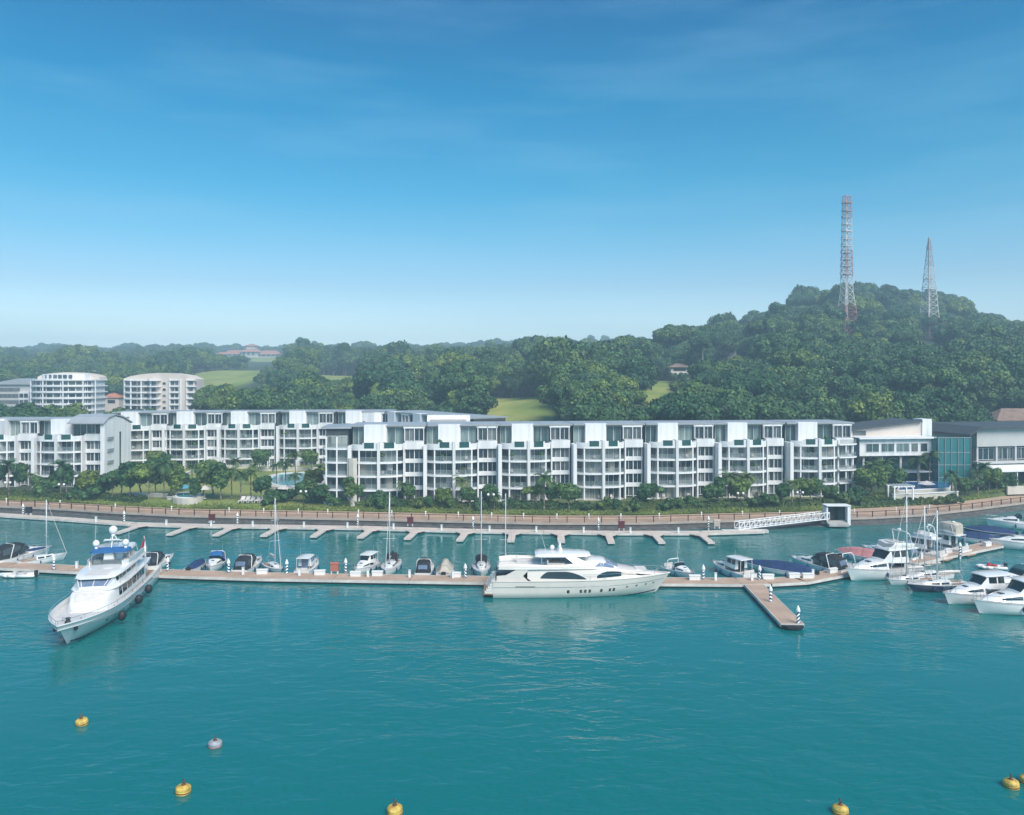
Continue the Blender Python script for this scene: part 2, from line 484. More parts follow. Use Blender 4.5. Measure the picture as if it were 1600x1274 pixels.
def ground_mat():
    """undergrowth, turning to mown fairway where the attribute says so"""
    m, n, l, b = nodes('hill_ground')
    b.inputs['Roughness'].default_value = 0.9
    tc = n.new('ShaderNodeTexCoord'); at_ = n.new('ShaderNodeAttribute'); at_.attribute_name = 'lawn'
    t = n.new('ShaderNodeTexNoise'); t.inputs['Scale'].default_value = 0.06; t.inputs['Detail'].default_value = 7
    l.new(tc.outputs['Object'], t.inputs['Vector'])
    r = n.new('ShaderNodeValToRGB'); r.color_ramp.elements[0].position = .35; r.color_ramp.elements[1].position = .7
    r.color_ramp.elements[0].color = (.025, .05, .02, 1); r.color_ramp.elements[1].color = (.07, .10, .035, 1)
    r2 = n.new('ShaderNodeValToRGB'); r2.color_ramp.elements[0].position = .38; r2.color_ramp.elements[1].position = .66
    r2.color_ramp.elements[0].color = (.19, .26, .045, 1); r2.color_ramp.elements[1].color = (.36, .37, .10, 1)
    mx = n.new('ShaderNodeMixRGB')
    l.new(t.outputs['Fac'], r.inputs['Fac']); l.new(t.outputs['Fac'], r2.inputs['Fac'])
    l.new(at_.outputs['Fac'], mx.inputs['Fac']); l.new(r.outputs['Color'], mx.inputs['Color1']); l.new(r2.outputs['Color'], mx.inputs['Color2'])
    l.new(mx.outputs['Color'], b.inputs['Base Color'])
ground_mat()

def water_mat(name, col, waves, rough):
    m, n, l, b = nodes(name)
    b.inputs['Base Color'].default_value = (*col, 1)
    b.inputs['Roughness'].default_value = rough
    b.inputs['IOR'].default_value = 1.48
    tc = n.new('ShaderNodeTexCoord')
    prev = None
    for sc, stretch, strength, rot in waves:
        mp = n.new('ShaderNodeMapping'); mp.inputs['Scale'].default_value = stretch; mp.inputs['Rotation'].default_value = (0, 0, rot)
        t = n.new('ShaderNodeTexNoise'); t.inputs['Scale'].default_value = sc; t.inputs['Detail'].default_value = 3; t.inputs['Distortion'].default_value = 0.6
        bp = n.new('ShaderNodeBump'); bp.inputs['Distance'].default_value = 1.0
        # calm and ruffled areas
        big = n.new('ShaderNodeTexNoise'); big.inputs['Scale'].default_value = 0.022; big.inputs['Detail'].default_value = 3
        mr = n.new('ShaderNodeMapRange'); mr.inputs['From Min'].default_value = 0.35; mr.inputs['From Max'].default_value = 0.65
        mr.inputs['To Min'].default_value = strength * 0.3; mr.inputs['To Max'].default_value = strength * 1.45
        l.new(tc.outputs['Object'], big.inputs['Vector']); l.new(big.outputs['Fac'], mr.inputs['Value']); l.new(mr.outputs['Result'], bp.inputs['Strength'])
        l.new(tc.outputs['Object'], mp.inputs['Vector']); l.new(mp.outputs['Vector'], t.inputs['Vector']); l.new(t.outputs['Fac'], bp.inputs['Height'])
        if prev:
            l.new(prev.outputs['Normal'], bp.inputs['Normal'])
        prev = bp
    l.new(prev.outputs['Normal'], b.inputs['Normal'])
    # wind lanes: smoother and rougher water
    mp = n.new('ShaderNodeMapping'); mp.inputs['Scale'].default_value = (.35, 1.3, 1); mp.inputs['Rotation'].default_value = (0, 0, .25)
    t = n.new('ShaderNodeTexNoise'); t.inputs['Scale'].default_value = 0.03; t.inputs['Detail'].default_value = 4
    mr = n.new('ShaderNodeMapRange'); mr.inputs['From Min'].default_value = 0.4; mr.inputs['From Max'].default_value = 0.65
    mr.inputs['To Min'].default_value = rough * .5; mr.inputs['To Max'].default_value = rough * 3.2
    l.new(tc.outputs['Object'], mp.inputs['Vector']); l.new(mp.outputs['Vector'], t.inputs['Vector']); l.new(t.outputs['Fac'], mr.inputs['Value']); l.new(mr.outputs['Result'], b.inputs['Roughness'])
    return m
water_mat('sea', (0.0, 0.146, 0.146), [(0.14, (1, 1.6, 1), 0.24, 0.3), (0.5, (1, 1.9, 1), 0.13, -0.35), (1.7, (1, 1.5, 1), 0.03, 0.15)], 0.06)
water_mat('pool_water', (0.06, 0.36, 0.42), [(1.2, (1, 1, 1), 0.08, 0)], 0.05)
water_mat('pool_water_deep', (0.012, 0.10, 0.28), [(1.2, (1, 1, 1), 0.08, 0)], 0.05)
# ------------------------------------------------------------------ water and land
w = MB()
w.add([(-2400, -600, 0), (2400, -600, 0), (2400, 900, 0), (-2400, 900, 0)], [(0, 1, 2, 3)])
tag(w.build('water', 'sea'), kind='structure')

# promenade edge: column of the photograph -> depth
SH_PX = [-1500, -300, 0, 75, 180, 290, 560, 720, 850, 1000, 1150, 1290, 1360, 1440, 1520, 1600, 1800, 2600]
SH_Y = [320, 186, 173.5, 171, 165.5, 161.5, 157.8, 155.2, 153.2, 153.3, 156.2, 158.0, 159.4, 162.5, 169.5, 178.5, 205, 330]
PROM_Z = 1.1
def shore(px):
    return float(np.interp(px, SH_PX, SH_Y))

def shore_path(p0, p1, step=25, off=0.0):
    """plan points along the promenade edge, moved off metres inland"""
    out = []
    n = max(2, int((p1 - p0) / step))
    for i in range(n + 1):
        px = p0 + (p1 - p0) * i / n
        Y = shore(px)
        a, b = px - 8, px + 8
        d = Vector((xat(b, shore(b)) - xat(a, shore(a)), shore(b) - shore(a))).normalized()
        nn = Vector((-d.y, d.x))
        out.append((xat(px, Y) + nn.x * off, Y + nn.y * off))
    return out

PW = 7.0          # width of the paved walk
def backY(px):
    return shore(px) + np.interp(px, [0, 1250, 1350, 1500, 1650], [PW, PW, 10, 11, 12])

# terrain heights: rows are depths, columns are columns of the photograph
TY = [185, 200, 240, 300, 400, 500, 600, 900, 1300, 1600, 1800, 2000, 2200]
TPX = [-3000, -300, 0, 200, 400, 600, 800, 1000, 1150, 1300, 1450, 1600, 1900, 4600]
TZ = {
    -3000: [2.3, 2.4, 3, 6, 10, 16, 22, 32, 46, 52, 50, 40, 10],
    -300: [2.3, 2.4, 3, 6, 10, 17, 24, 36, 52, 58, 52, 40, 10],
    0: [2.3, 2.4, 3, 6, 10, 17, 24, 36, 53, 61, 54, 40, 10],
    200: [2.3, 2.4, 3, 6, 10, 17, 24, 36, 53, 60, 54, 40, 10],
    400: [2.3, 2.4, 3, 7, 15, 26, 33, 44, 62, 58, 52, 40, 10],
    600: [2.3, 2.5, 4, 10, 19, 26, 29, 38, 55, 59, 54, 40, 10],
    800: [2.3, 2.6, 9, 17, 23, 28, 32, 40, 60, 72, 66, 40, 10],
    1000: [2.3, 3, 10, 19, 26, 32, 36, 44, 64, 78, 70, 40, 10],
    1150: [2.3, 4, 10, 22, 35, 45, 51, 50, 50, 50, 46, 40, 10],
    1300: [2.3, 4, 10, 24, 42, 58, 77, 66, 50, 40, 36, 30, 10],
    1450: [2.3, 4, 10, 22, 38, 52, 76, 66, 50, 40, 36, 30, 10],
    1600: [2.3, 4, 10, 19, 33, 43, 48, 46, 42, 40, 36, 30, 10],
    1900: [2.3, 4, 8, 15, 26, 36, 40, 40, 40, 36, 34, 30, 10],
    4600: [2.3, 4, 8, 12, 20, 26, 30, 30, 30, 30, 30, 30, 10],
}
_TG = np.array([TZ[k] for k in TPX], float)
def ss(t):
    return t * t * (3 - 2 * t)
def hgt(px, Y):
    if Y <= 185:
        b = backY(px)
        t = min(max((Y - b) / 6.5, 0), 1)
        return 1.3 + (2.3 - 1.3) * ss(t)
    i = int(np.clip(np.searchsorted(TPX, px) - 1, 0, len(TPX) - 2))
    j = int(np.clip(np.searchsorted(TY, Y) - 1, 0, len(TY) - 2))
    a = ss(min(max((px - TPX[i]) / (TPX[i + 1] - TPX[i]), 0), 1))
    b = min(max((Y - TY[j]) / (TY[j + 1] - TY[j]), 0), 1)
    z = (_TG[i, j] * (1 - b) + _TG[i, j + 1] * b) * (1 - a) + (_TG[i + 1, j] * (1 - b) + _TG[i + 1, j + 1] * b) * a
    return float(z)
def hgt_xy(x, y):
    return hgt(CX + F * x / max(y, 1), y)

# mown fairways and lawns: (px centre, half width, Y centre, half depth)
LAWNS = [(806, 62, 302, 42), (672, 20, 300, 26), (1024, 22, 345, 48), (345, 60, 575, 95), (408, 22, 1130, 130), (530, 42, 545, 80), (655, 14, 330, 20)]
def lawn(px, Y):
    v = 0.0
    for c, hw, cy, hd in LAWNS:
        e = ((px - c) / hw) ** 4 + ((Y - cy) / hd) ** 4
        v = max(v, min(max((1.25 - e) / 0.4, 0), 1))
    if Y < 262 and 175 < px < 505 and Y < 232:
        v = max(v, 0.75)
    if Y < 187:
        v = max(v, 0.22)
    return v

cols = list(range(-3000, -400, 200)) + list(range(-400, 2000, 12)) + list(range(2000, 4601, 200))
rows_t = [i / 6 for i in range(7)]
deep = [186, 190, 196, 203, 211, 220, 230, 240]
while deep[-1] < 1620:
    deep.append(deep[-1] * 1.022 + 1.0)
deep += [1700, 1800, 2000, 2200]
g, lw = [], []
for k in range(len(rows_t) + len(deep)):
    row = []
    for px in cols:
        b = backY(px)
        if k < len(rows_t):
            Y = b + max(185 - b, 1.0 * 6.5) * rows_t[k] if b < 178.5 else b + 6.5 * rows_t[k]
        else:
            Y = max(deep[k - len(rows_t)], b + 6.6 + 0.2 * (k - len(rows_t)))
        z = hgt(px, Y)
        if Y > 260:
            z += 0.8 * math.sin(Y * .05 + px * .02) + 0.6 * math.sin(px * .047 - Y * .021)
        if k == 0:
            z = 1.3
        row.append((min(max(xat(px, Y), -2380 - .05 * abs(px)), 2380 + .05 * abs(px)), Y, z)); lw.append(lawn(px, Y))
    g.append(row)
t = MB(); t.sheet(g)
t.f = [f[::-1] for f in t.f] if Vector(g[0][1][:]).cross(Vector((0, 0, 1))).length < 0 else t.f
terr = t.build('ground', 'hill_ground')
la = terr.data.attributes.new('lawn', 'FLOAT', 'POINT')
la.data.foreach_set('value', lw)
tag(terr, kind='structure')

# paved walk
def strip(p0, p1, o0, o1, z0, z1, step=12):
    m = MB(); g_ = []
    n = int((p1 - p0) / step)
    for i in range(n + 1):
        px = p0 + (p1 - p0) * i / n
        Y0, Y1 = shore(px) + o0(px), shore(px) + o1(px)
        g_.append([(xat(px, Y0), Y0, z0), (xat(px, Y1), Y1, z1)])
    m.sheet(g_, 0, False)
    return m
tag(strip(-1500, 2600, lambda p: 0.0, lambda p: backY(p) - shore(p) + 0.05, PROM_Z, 1.33).build('promenade', 'paving'), kind='structure')

# sea wall with its coping and the stones at its foot
sw = empty('sea_wall', (0, shore(800), 0))
def wall_part(name, mat, off, t_, z0, z1):
    m = MB(); m.ribbon([(x, y - shore(800)) for x, y in shore_path(-1500, 2600, 12, off)], t_, z0, z1)
    return m.build(name, mat, sw)
wall_part('wall_face', 'stone_wall', -0.06, 0.5, -2.0, PROM_Z - 0.28)
wall_part('coping', 'coping', -0.10, 0.8, PROM_Z - 0.26, PROM_Z + 0.10)
wall_part('ledge', 'stone_wall', -0.85, 1.1, -1.0, 0.22)
wall_part('foot_stones', 'stone_wall', -1.7, 1.0, -1.0, 0.07)
tag(sw, 'long dark stone sea wall below the promenade paving', 'sea wall')

# railing along the promenade, each post a part
rl = empty('promenade_railing', (0, shore(800), PROM_Z + .1))
pm = MB(); pm.box(-.08, .08, -.08, .08, 0, 1.12); pm.box(-.11, .11, -.11, .11, 1.12, 1.18); pm_me = pm.mesh('post', 'rail_brown')
pp = shore_path(-420, 2000, 3, 0.02)
acc, last = 0.0, pp[0]
for q in pp[1:]:
    acc += math.hypot(q[0] - last[0], q[1] - last[1]); last = q
    if acc > 3.1:
        acc = 0
        pxq = CX + F * q[0] / q[1]
        if 1290 < pxq < 1318:
            continue
        place('post', pm_me, rl, (q[0], q[1] - shore(800), 0))
for zz, rr in ((1.06, 0.05), (0.55, 0.022), (0.3, 0.022)):
    m = MB(); m.ribbon([(x, y - shore(800)) for x, y in shore_path(-420, 1288, 10, .02)], rr * 2, zz - rr, zz + rr); m.build('rail', 'rail_brown', rl)
    m = MB(); m.ribbon([(x, y - shore(800)) for x, y in shore_path(1320, 2000, 10, .02)], rr * 2, zz - rr, zz + rr); m.build('rail', 'rail_brown', rl)
tag(rl, 'dark brown post and rail fence along the promenade edge', 'railing')

# the air: pale haze round everything
hz = MB(); hz.box(-2750, 2750, -660, 2300, -2.6, 143)
hm, hn, hl, hb = nodes('haze_air')
hn.remove(hb)
hv = hn.new('ShaderNodeVolumePrincipled')
hv.inputs['Color'].default_value = (0.60, 0.82, 0.98, 1)
hv.inputs['Density'].default_value = 0.00062
hv.inputs['Anisotropy'].default_value = 0.0
hl.new(hv.outputs['Volume'], hn['Material Output'].inputs['Volume'])
tag(hz.build('haze', 'haze_air'), kind='stuff')
# ------------------------------------------------------------------ foliage
def leaf_cloud(P, N, size, rng, tint):
    """one tilted, bent leaf clump (two triangles) for each point"""
    n = len(P)
    a = np.cross(N, rng.normal(size=(n, 3))); a /= np.linalg.norm(a, axis=1, keepdims=True) + 1e-9
    b = np.cross(N, a)
    s = size * rng.uniform(.6, 1.5, (n, 1)); s2 = size * rng.uniform(.5, 1.2, (n, 1))
    k = rng.uniform(-.35, .25, (n, 1)) * s
    V = np.stack([P - a * s, P - b * s2 + N * k * .4, P + a * s + N * k, P + b * s2], 1).reshape(-1, 3)
    Fc = np.arange(n * 4).reshape(n, 4)
    T = np.repeat(tint, 4)
    return V, Fc, T

ICO = None
def blob(c, r, rng, n=7, m=5):
    vs, fs = [], []
    for j in range(m + 1):
        th = math.pi * j / m
        for k in range(n):
            ph = 2 * math.pi * (k + .5 * (j % 2)) / n
            q = r * rng.uniform(.82, 1.1)
            vs.append((c[0] + q * math.sin(th) * math.cos(ph), c[1] + q * math.sin(th) * math.sin(ph), c[2] + q * .85 * math.cos(th)))
    for j in range(m):
        for k in range(n):
            fs.append((j * n + k, (j + 1) * n + k, (j + 1) * n + (k + 1) % n, j * n + (k + 1) % n))
    return vs, fs

def crown_mesh(name, seed, rx, rz, base, lobes, per, leaf, mat, style='round', trunk=None):
    """lobed crown: many leaf clumps over each lobe, a dense heart inside; z=0 is the ground, base is the crown's foot"""
    rng = np.random.default_rng(seed)
    V, Fs, T = [], [], []
    off = 0
    mid = base + rz
    for i in range(lobes):
        if style == 'umbrella':
            a = rng.uniform(0, 2 * math.pi); rr = rx * math.sqrt(rng.uniform(0, 1)) * .86
            c = np.array([rr * math.cos(a), rr * math.sin(a), mid + rz * (.55 - .7 * (rr / rx) ** 2) + rng.normal() * rz * .12])
            r = rx * rng.uniform(.2, .34)
        else:
            d = rng.normal(size=3); d /= np.linalg.norm(d)
            d[2] = d[2] * .9 + .12
            q = rng.uniform(.35, .78)
            c = np.array([d[0] * rx * q, d[1] * rx * q, mid + d[2] * rz * q])
            r = min(rx, rz) * rng.uniform(.32, .52)
        if i == 0:
            c = np.array([0, 0, mid]); r = min(rx, rz) * .62
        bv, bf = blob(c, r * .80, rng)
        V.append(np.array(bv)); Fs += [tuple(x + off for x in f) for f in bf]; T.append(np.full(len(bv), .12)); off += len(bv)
        n = int(per * (r / (min(rx, rz) * .42)) ** 1.6) + 8
        D = rng.normal(size=(n, 3)); D[:, 2] = D[:, 2] * .9 + .3
        D /= np.linalg.norm(D, axis=1, keepdims=True)
        P = c + D * r * rng.uniform(.82, 1.16, (n, 1)) * np.array([1, 1, .82])
        N = D + rng.normal(size=(n, 3)) * .42; N /= np.linalg.norm(N, axis=1, keepdims=True)
        lt = rng.uniform(.25, .75)
        tint = np.clip(lt + rng.normal(size=n) * .17, 0, 1)
        v, f, t_ = leaf_cloud(P, N, leaf, rng, tint)
        V.append(v); Fs += [tuple(x + off for x in q) for q in f.tolist()]; T.append(t_); off += len(v)
    V = np.concatenate(V); T = np.concatenate(T)
    nleaf = len(Fs)
    mats = [mat]
    if trunk:
        mb = MB(); mb.tube((0, 0, -1.0), (0, 0, mid), trunk, trunk * .6, 6)
        V = np.concatenate([V, np.array(mb.v)]); T = np.concatenate([T, np.zeros(len(mb.v))])
        Fs += [tuple(x + off for x in f) for f in mb.f]
        mats.append('bark')
    me = bpy.data.meshes.new(name)
    me.from_pydata(V.tolist(), [], Fs)
    for k in mats:
        me.materials.append(M[k])
    if trunk:
        mi = np.zeros(len(Fs), int); mi[nleaf:] = 1
        me.polygons.foreach_set('material_index', mi)
    a = me.attributes.new('tint', 'FLOAT', 'POINT'); a.data.foreach_set('value', T)
    me.update()
    return me

def trunk_mesh(name, seed, h, r, limbs, reach):
    rng = random.Random(seed); m = MB()
    pts = [Vector((0, 0, -.6))]
    for i in range(1, 5):
        pts.append(Vector((rng.uniform(-.12, .12) * h * .4, rng.uniform(-.12, .12) * h * .4, h * i / 4)))
    for i in range(4):
        m.tube(pts[i], pts[i + 1], r * (1 - .16 * i), r * (1 - .16 * (i + 1)), 7)
    for k in range(limbs):
        a = 2 * math.pi * k / limbs + rng.uniform(-.4, .4)
        p = pts[2 + k % 3]
        q = p + Vector((math.cos(a) * reach * .5, math.sin(a) * reach * .5, h * .25))
        e = q + Vector((math.cos(a) * reach * .4, math.sin(a) * reach * .4, h * .18))
        m.tube(p, q, r * .45, r * .28, 5); m.tube(q, e, r * .28, r * .1, 5)
    return m.mesh(name, 'bark')

def frond_crown(name, seed, n, length, mat, droop=1.0, wide=.42):
    """palm head: arched fronds, each a row of separate leaflets on both sides of a rib"""
    rng = random.Random(seed); V, Fs, T = [], [], []
    for k in range(n):
        a = 2 * math.pi * k / n * 1.618 * 3 + rng.uniform(-.2, .2)
        el = math.radians(rng.uniform(-5, 75)); L = length * rng.uniform(.8, 1.1)
        d = Vector((math.cos(a), math.sin(a), 0)); side = Vector((-math.sin(a), math.cos(a), 0))
        p = Vector((0, 0, 0)); e = el; seg = 7; pts = [p.copy()]
        for s in range(seg):
            p = p + (d * math.cos(e) + Vector((0, 0, 1)) * math.sin(e)) * (L / seg)
            e -= math.radians(rng.uniform(11, 17)) * droop; pts.append(p.copy())
        tt = rng.uniform(.2, .9)
        for s in range(seg):
            w_ = wide * L * .5 * math.sin(math.pi * min(1, (s + 1.2) / (seg + 1.0))) ** .7
            for sg in (-1, 1):
                o = len(V)
                mid_ = (pts[s] + pts[s + 1]) / 2
                tip = mid_ + side * sg * w_ + (pts[s + 1] - pts[s]) * .9 + Vector((0, 0, -.35 * w_))
                V += [pts[s], pts[s + 1], tip + (pts[s + 1] - pts[s]) * .22, tip]
                Fs.append((o, o + 1, o + 2, o + 3)); T += [tt + rng.uniform(-.15, .15)] * 4
    me = bpy.data.meshes.new(name)
    me.from_pydata([tuple(v) for v in V], [], Fs)
    me.materials.append(M[mat])
    at_ = me.attributes.new('tint', 'FLOAT', 'POINT'); at_.data.foreach_set('value', T)
    me.update()
    return me

# forest tree kinds: (adjective, crown mesh with trunk for the mass, crown mesh, trunk mesh, height)
KINDS = []
_spec = [('rounded', 5.2, 4.6, 2.2, 24, 210, .34, 'round'), ('broad rounded', 6.4, 4.8, 2.4, 30, 220, .36, 'round'),
         ('spreading flat-topped', 7.6, 3.0, 6.0, 34, 150, .36, 'umbrella'), ('tall narrow', 3.9, 6.2, 2.5, 24, 190, .33, 'round'),
         ('loose open-crowned', 5.6, 4.4, 3.2, 18, 190, .35, 'round'), ('low bushy', 4.6, 3.4, 0.8, 20, 200, .33, 'round'),
         ('wide umbrella-shaped', 6.6, 2.6, 7.5, 28, 150, .34, 'umbrella'), ('sparse high-crowned', 4.2, 2.9, 7.4, 9, 190, .34, 'round')]
for i, (adj, rx, rz, base, lo, per, lf, st) in enumerate(_spec):
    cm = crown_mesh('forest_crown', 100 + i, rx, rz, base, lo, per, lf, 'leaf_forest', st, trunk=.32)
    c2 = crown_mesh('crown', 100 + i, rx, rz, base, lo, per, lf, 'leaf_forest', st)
    tm = trunk_mesh('trunk', 50 + i, base + rz * .9, .34, 5, rx * .7)
    KINDS.append((adj, cm, c2, tm, base + 2 * rz, rx))

# where trees may not stand in the way of what the photograph shows: (px0, px1, row that must stay visible, nearer than depth)
CLEAR = [(742, 866, 657, 262), (652, 694, 652, 275), (1004, 1046, 622, 298), (290, 400, 602, 485), (388, 428, 572, 1000), (492, 566, 592, 470),
         (44, 154, 641, 372), (186, 308, 641, 372), (335, 445, 556, 1290), (1312, 1336, 520, 478), (1440, 1464, 536, 498), (1116, 1160, 560, 422), (1046, 1080, 581, 382),
         (1552, 1660, 668, 236), (0, 48, 636, 380), (164, 186, 618, 420)]
FOOT = [(-235, -185, 355, 420), (-190, -140, 355, 420), (-260, -228, 365, 420)]
def free_spot(px, Y, top, hw):
    for a, b, row, yn in CLEAR:
        if Y < yn and a - hw < px < b + hw and top < row:
            return False
    x = xat(px, Y)
    for x0, x1, y0, y1 in FOOT:
        if x0 - 4 < x < x1 + 4 and y0 - 4 < Y < y1 + 4:
            return False
    return True

BUILT = []     # plan rectangles of buildings behind the promenade: kept free of trees
def in_built(x, y):
    if y < 262 and -135 < x < -22: return True
    if y < 206 and -140 < x < 112: return True
    if y < 222 and 70 < x < 150: return True
    if 228 < y < 262 and 138 < x < 175: return True
    if 1280 < y < 1340 and 335 < CX + F * x / y < 445: return True
    return False

spots = []
rr = np.random.default_rng(11)
Y = 207.0
while Y < 1690:
    step = 7.6 + (Y - 200) * 0.0048
    x0, x1 = xat(-130, Y), xat(1740, Y)
    x = x0
    while x < x1:
        xx, yy = x + rr.uniform(-.45, .45) * step, Y + rr.uniform(-.45, .45) * step
        x += step * rr.uniform(.85, 1.25)
        px = CX + F * xx / yy
        if yy > 720 and px > 1180:
            continue
        if in_built(xx, yy) or lawn(px, yy) > .35:
            continue
        z = hgt(px, yy)
        k = int(rr.choice(8, p=[.20, .19, .12, .10, .12, .10, .10, .07]))
        s = rr.uniform(.72, 1.42) * float(np.interp(yy, [200, 450, 900, 1600], [1.0, 1.12, 1.25, 1.5]))
        if rr.uniform() < .06: s *= 1.3
        # thinner cover on the left, where gardens and fairways lie between the trees
        if px < 560 and 300 < yy < 560 and rr.uniform() < .35:
            continue
        hw = KINDS[k][5] * s * F / yy * .8
        top = HY - F * (z + KINDS[k][4] * s - CAMZ) / yy
        if not free_spot(px, yy, top, hw):
            s2 = s * .45
            k = 5
            top = HY - F * (z + KINDS[k][4] * s2 - CAMZ) / yy
            if not free_spot(px, yy, top, hw * .3):
                continue
            s = s2
        spots.append([xx, yy, z, k, s, px, top])
    Y += step * .86

# big single trees that the photograph shows standing out: px, top row, depth, kind, scale
BIG = [(868, 532, 330, 1, 1.9), (905, 533, 345, 0, 1.9), (940, 536, 340, 1, 1.9), (965, 545, 320, 0, 1.7), (895, 570, 290, 1, 1.55), (930, 580, 280, 0, 1.6), (960, 585, 275, 1, 1.4), (985, 585, 285, 3, 1.3),
       (580, 572, 335, 1, 1.6), (604, 578, 322, 2, 1.5), (620, 588, 300, 1, 1.4), (640, 605, 285, 0, 1.2), (606, 606, 290, 0, 1.2),
       (480, 590, 320, 0, 1.25), (455, 600, 310, 1, 1.15), (720, 612, 268, 1, 1.15), (738, 618, 272, 0, 1.0), (700, 600, 310, 0, 1.2), (690, 628, 268, 5, .9),
       (840, 575, 350, 1, 1.4), (800, 585, 350, 0, 1.35), (765, 590, 350, 1, 1.3), (1075, 600, 290, 1, 1.3), (1110, 585, 300, 2, 1.5), (1150, 575, 310, 2, 1.5), (1190, 545, 360, 1, 1.6), (1230, 540, 370, 4, 1.6),
       (1270, 560, 330, 2, 1.5), (60, 618, 270, 5, 1.6), (20, 622, 270, 5, 1.5), (100, 630, 268, 5, 1.3), (1395, 585, 300, 2, 1.3), (1330, 575, 320, 1, 1.4), (1500, 600, 300, 0, 1.3), (1560, 590, 310, 2, 1.4)]
picked = []
for px, top, Yb, k, s in BIG:
    z = hgt(px, Yb); want = CAMZ + (HY - top) * Yb / F
    s = max(.5, (want - z) / KINDS[k][4])
    s = min(s, 2.1)
    picked.append([xat(px, Yb), Yb, z, k, s, px, top])
spots = [q for q in spots if all((q[0] - b[0]) ** 2 + (q[1] - b[1]) ** 2 > (KINDS[b[3]][5] * b[4] * .75) ** 2 for b in picked)]
# the largest in view stand as single trees
inview = [q for q in spots if -20 < q[5] < 1620]
inview.sort(key=lambda q: -(KINDS[q[3]][5] * q[4] / q[1]) - (0.004 if q[6] < 640 else 0))
near = inview[:225]
nid = set(id(q) for q in near)
mass = [q for q in spots if id(q) not in nid]

def landmark(px, Y):
    if Y > 440: return 'high on the hill'
    for a, b, s in [(-50, 45, 'behind the left condo by the frame edge'), (45, 155, 'below the white round-fronted block'), (155, 310, 'beside the cream round-fronted block'),
                    (310, 420, 'behind rear condo row, below the far villa'), (420, 520, 'behind rear condo row, left of dark grove'), (520, 660, 'in the dark grove behind the rear condo row'),
                    (660, 745, 'behind the curved roof pod'), (745, 865, 'above the bright fairway'), (865, 1000, 'in the clump right of the fairway'), (1000, 1060, 'beside the steep lawn strip'),
                    (1060, 1180, 'behind the fifth and sixth penthouse boxes'), (1180, 1300, 'behind the last penthouse box'), (1300, 1360, 'on the slope below the tall mast'),
                    (1360, 1430, 'behind the clubhouse, between the two masts'), (1430, 1480, 'on the slope below the shorter mast'), (1480, 1700, 'on the slope above the grey-walled hall')]:
        if a <= px < b: return s
    return 'on the wooded slope'
LONE = []
for q in picked + near:
    x, y, z, k, s, px, top = q
    r = empty('broadleaf_tree', (x, y, z), RNG.uniform(0, 6.28))
    zs = s * RNG.uniform(.94, 1.08) if q in near else s
    r.scale = (s, s, zs)
    adj, cm, c2, tm, hh, rx = KINDS[k]
    place('crown', c2, r); place('trunk', tm, r)
    size = 'large' if rx * s / y * F > 26 else ('medium' if rx * s / y * F > 19 else 'small')
    lm = landmark(px, y)
    tag(r, f'{size} {adj} tree {lm}', 'tree', f'trees {lm}')
    LONE.append((px, r))

def number_alike(pairs, most=19):
    """things with one label in a row get their place from the left"""
    by = {}
    for px, o in pairs:
        by.setdefault(o['label'], []).append((px, o))
    for lab, q in by.items():
        if 1 < len(q) <= most and len(lab.split()) <= 13:
            for i, (px, o) in enumerate(sorted(q, key=lambda a: a[0])):
                o['label'] = f'{lab}, {ordinal(i)} from left'
number_alike(LONE)

# the rest of the wood reads as one mass
fp = bpy.data.meshes.new('forest')
fp.from_pydata([(q[0], q[1], q[2]) for q in mass], [], [])
for nm, ty, vals in (('variant', 'INT', [q[3] for q in mass]), ('turn', 'FLOAT', [RNG.uniform(0, 6.28) for q in mass]), ('size', 'FLOAT', [q[4] for q in mass])):
    a = fp.attributes.new(nm, ty, 'POINT'); a.data.foreach_set('value', vals)
forest = place('forest', fp)
tag(forest, 'dense mixed green forest covering the hill and ridge behind the condos', 'forest', kind='stuff')
ng = bpy.data.node_groups.new('forest_scatter', 'GeometryNodeTree')
ng.interface.new_socket('Geometry', in_out='INPUT', socket_type='NodeSocketGeometry')
ng.interface.new_socket('Geometry', in_out='OUTPUT', socket_type='NodeSocketGeometry')
gn, gl = ng.nodes, ng.links
gi, go = gn.new('NodeGroupInput'), gn.new('NodeGroupOutput')
iop = gn.new('GeometryNodeInstanceOnPoints')
joi = gn.new('GeometryNodeGeometryToInstance')
for i in range(len(KINDS) - 1, -1, -1):
    po = bpy.data.objects.new('forest_pattern', KINDS[i][1])
    oi = gn.new('GeometryNodeObjectInfo'); oi.inputs['Object'].default_value = po; oi.inputs['As Instance'].default_value = False
    gl.new(oi.outputs['Geometry'], joi.inputs[0])
def attr(nm, ty):
    a = gn.new('GeometryNodeInputNamedAttribute'); a.data_type = ty; a.inputs['Name'].default_value = nm
    return a
gl.new(gi.outputs[0], iop.inputs['Points'])
gl.new(joi.outputs[0], iop.inputs['Instance'])
iop.inputs['Pick Instance'].default_value = True
gl.new(attr('variant', 'INT').outputs['Attribute'], iop.inputs['Instance Index'])
cx_ = gn.new('ShaderNodeCombineXYZ'); gl.new(attr('turn', 'FLOAT').outputs['Attribute'], cx_.inputs['Z'])
e2r = gn.new('FunctionNodeEulerToRotation'); gl.new(cx_.outputs[0], e2r.inputs[0]); gl.new(e2r.outputs[0], iop.inputs['Rotation'])
gl.new(attr('size', 'FLOAT').outputs['Attribute'], iop.inputs['Scale'])
gl.new(iop.outputs[0], go.inputs[0])
md = forest.modifiers.new('scatter', 'NODES'); md.node_group = ng
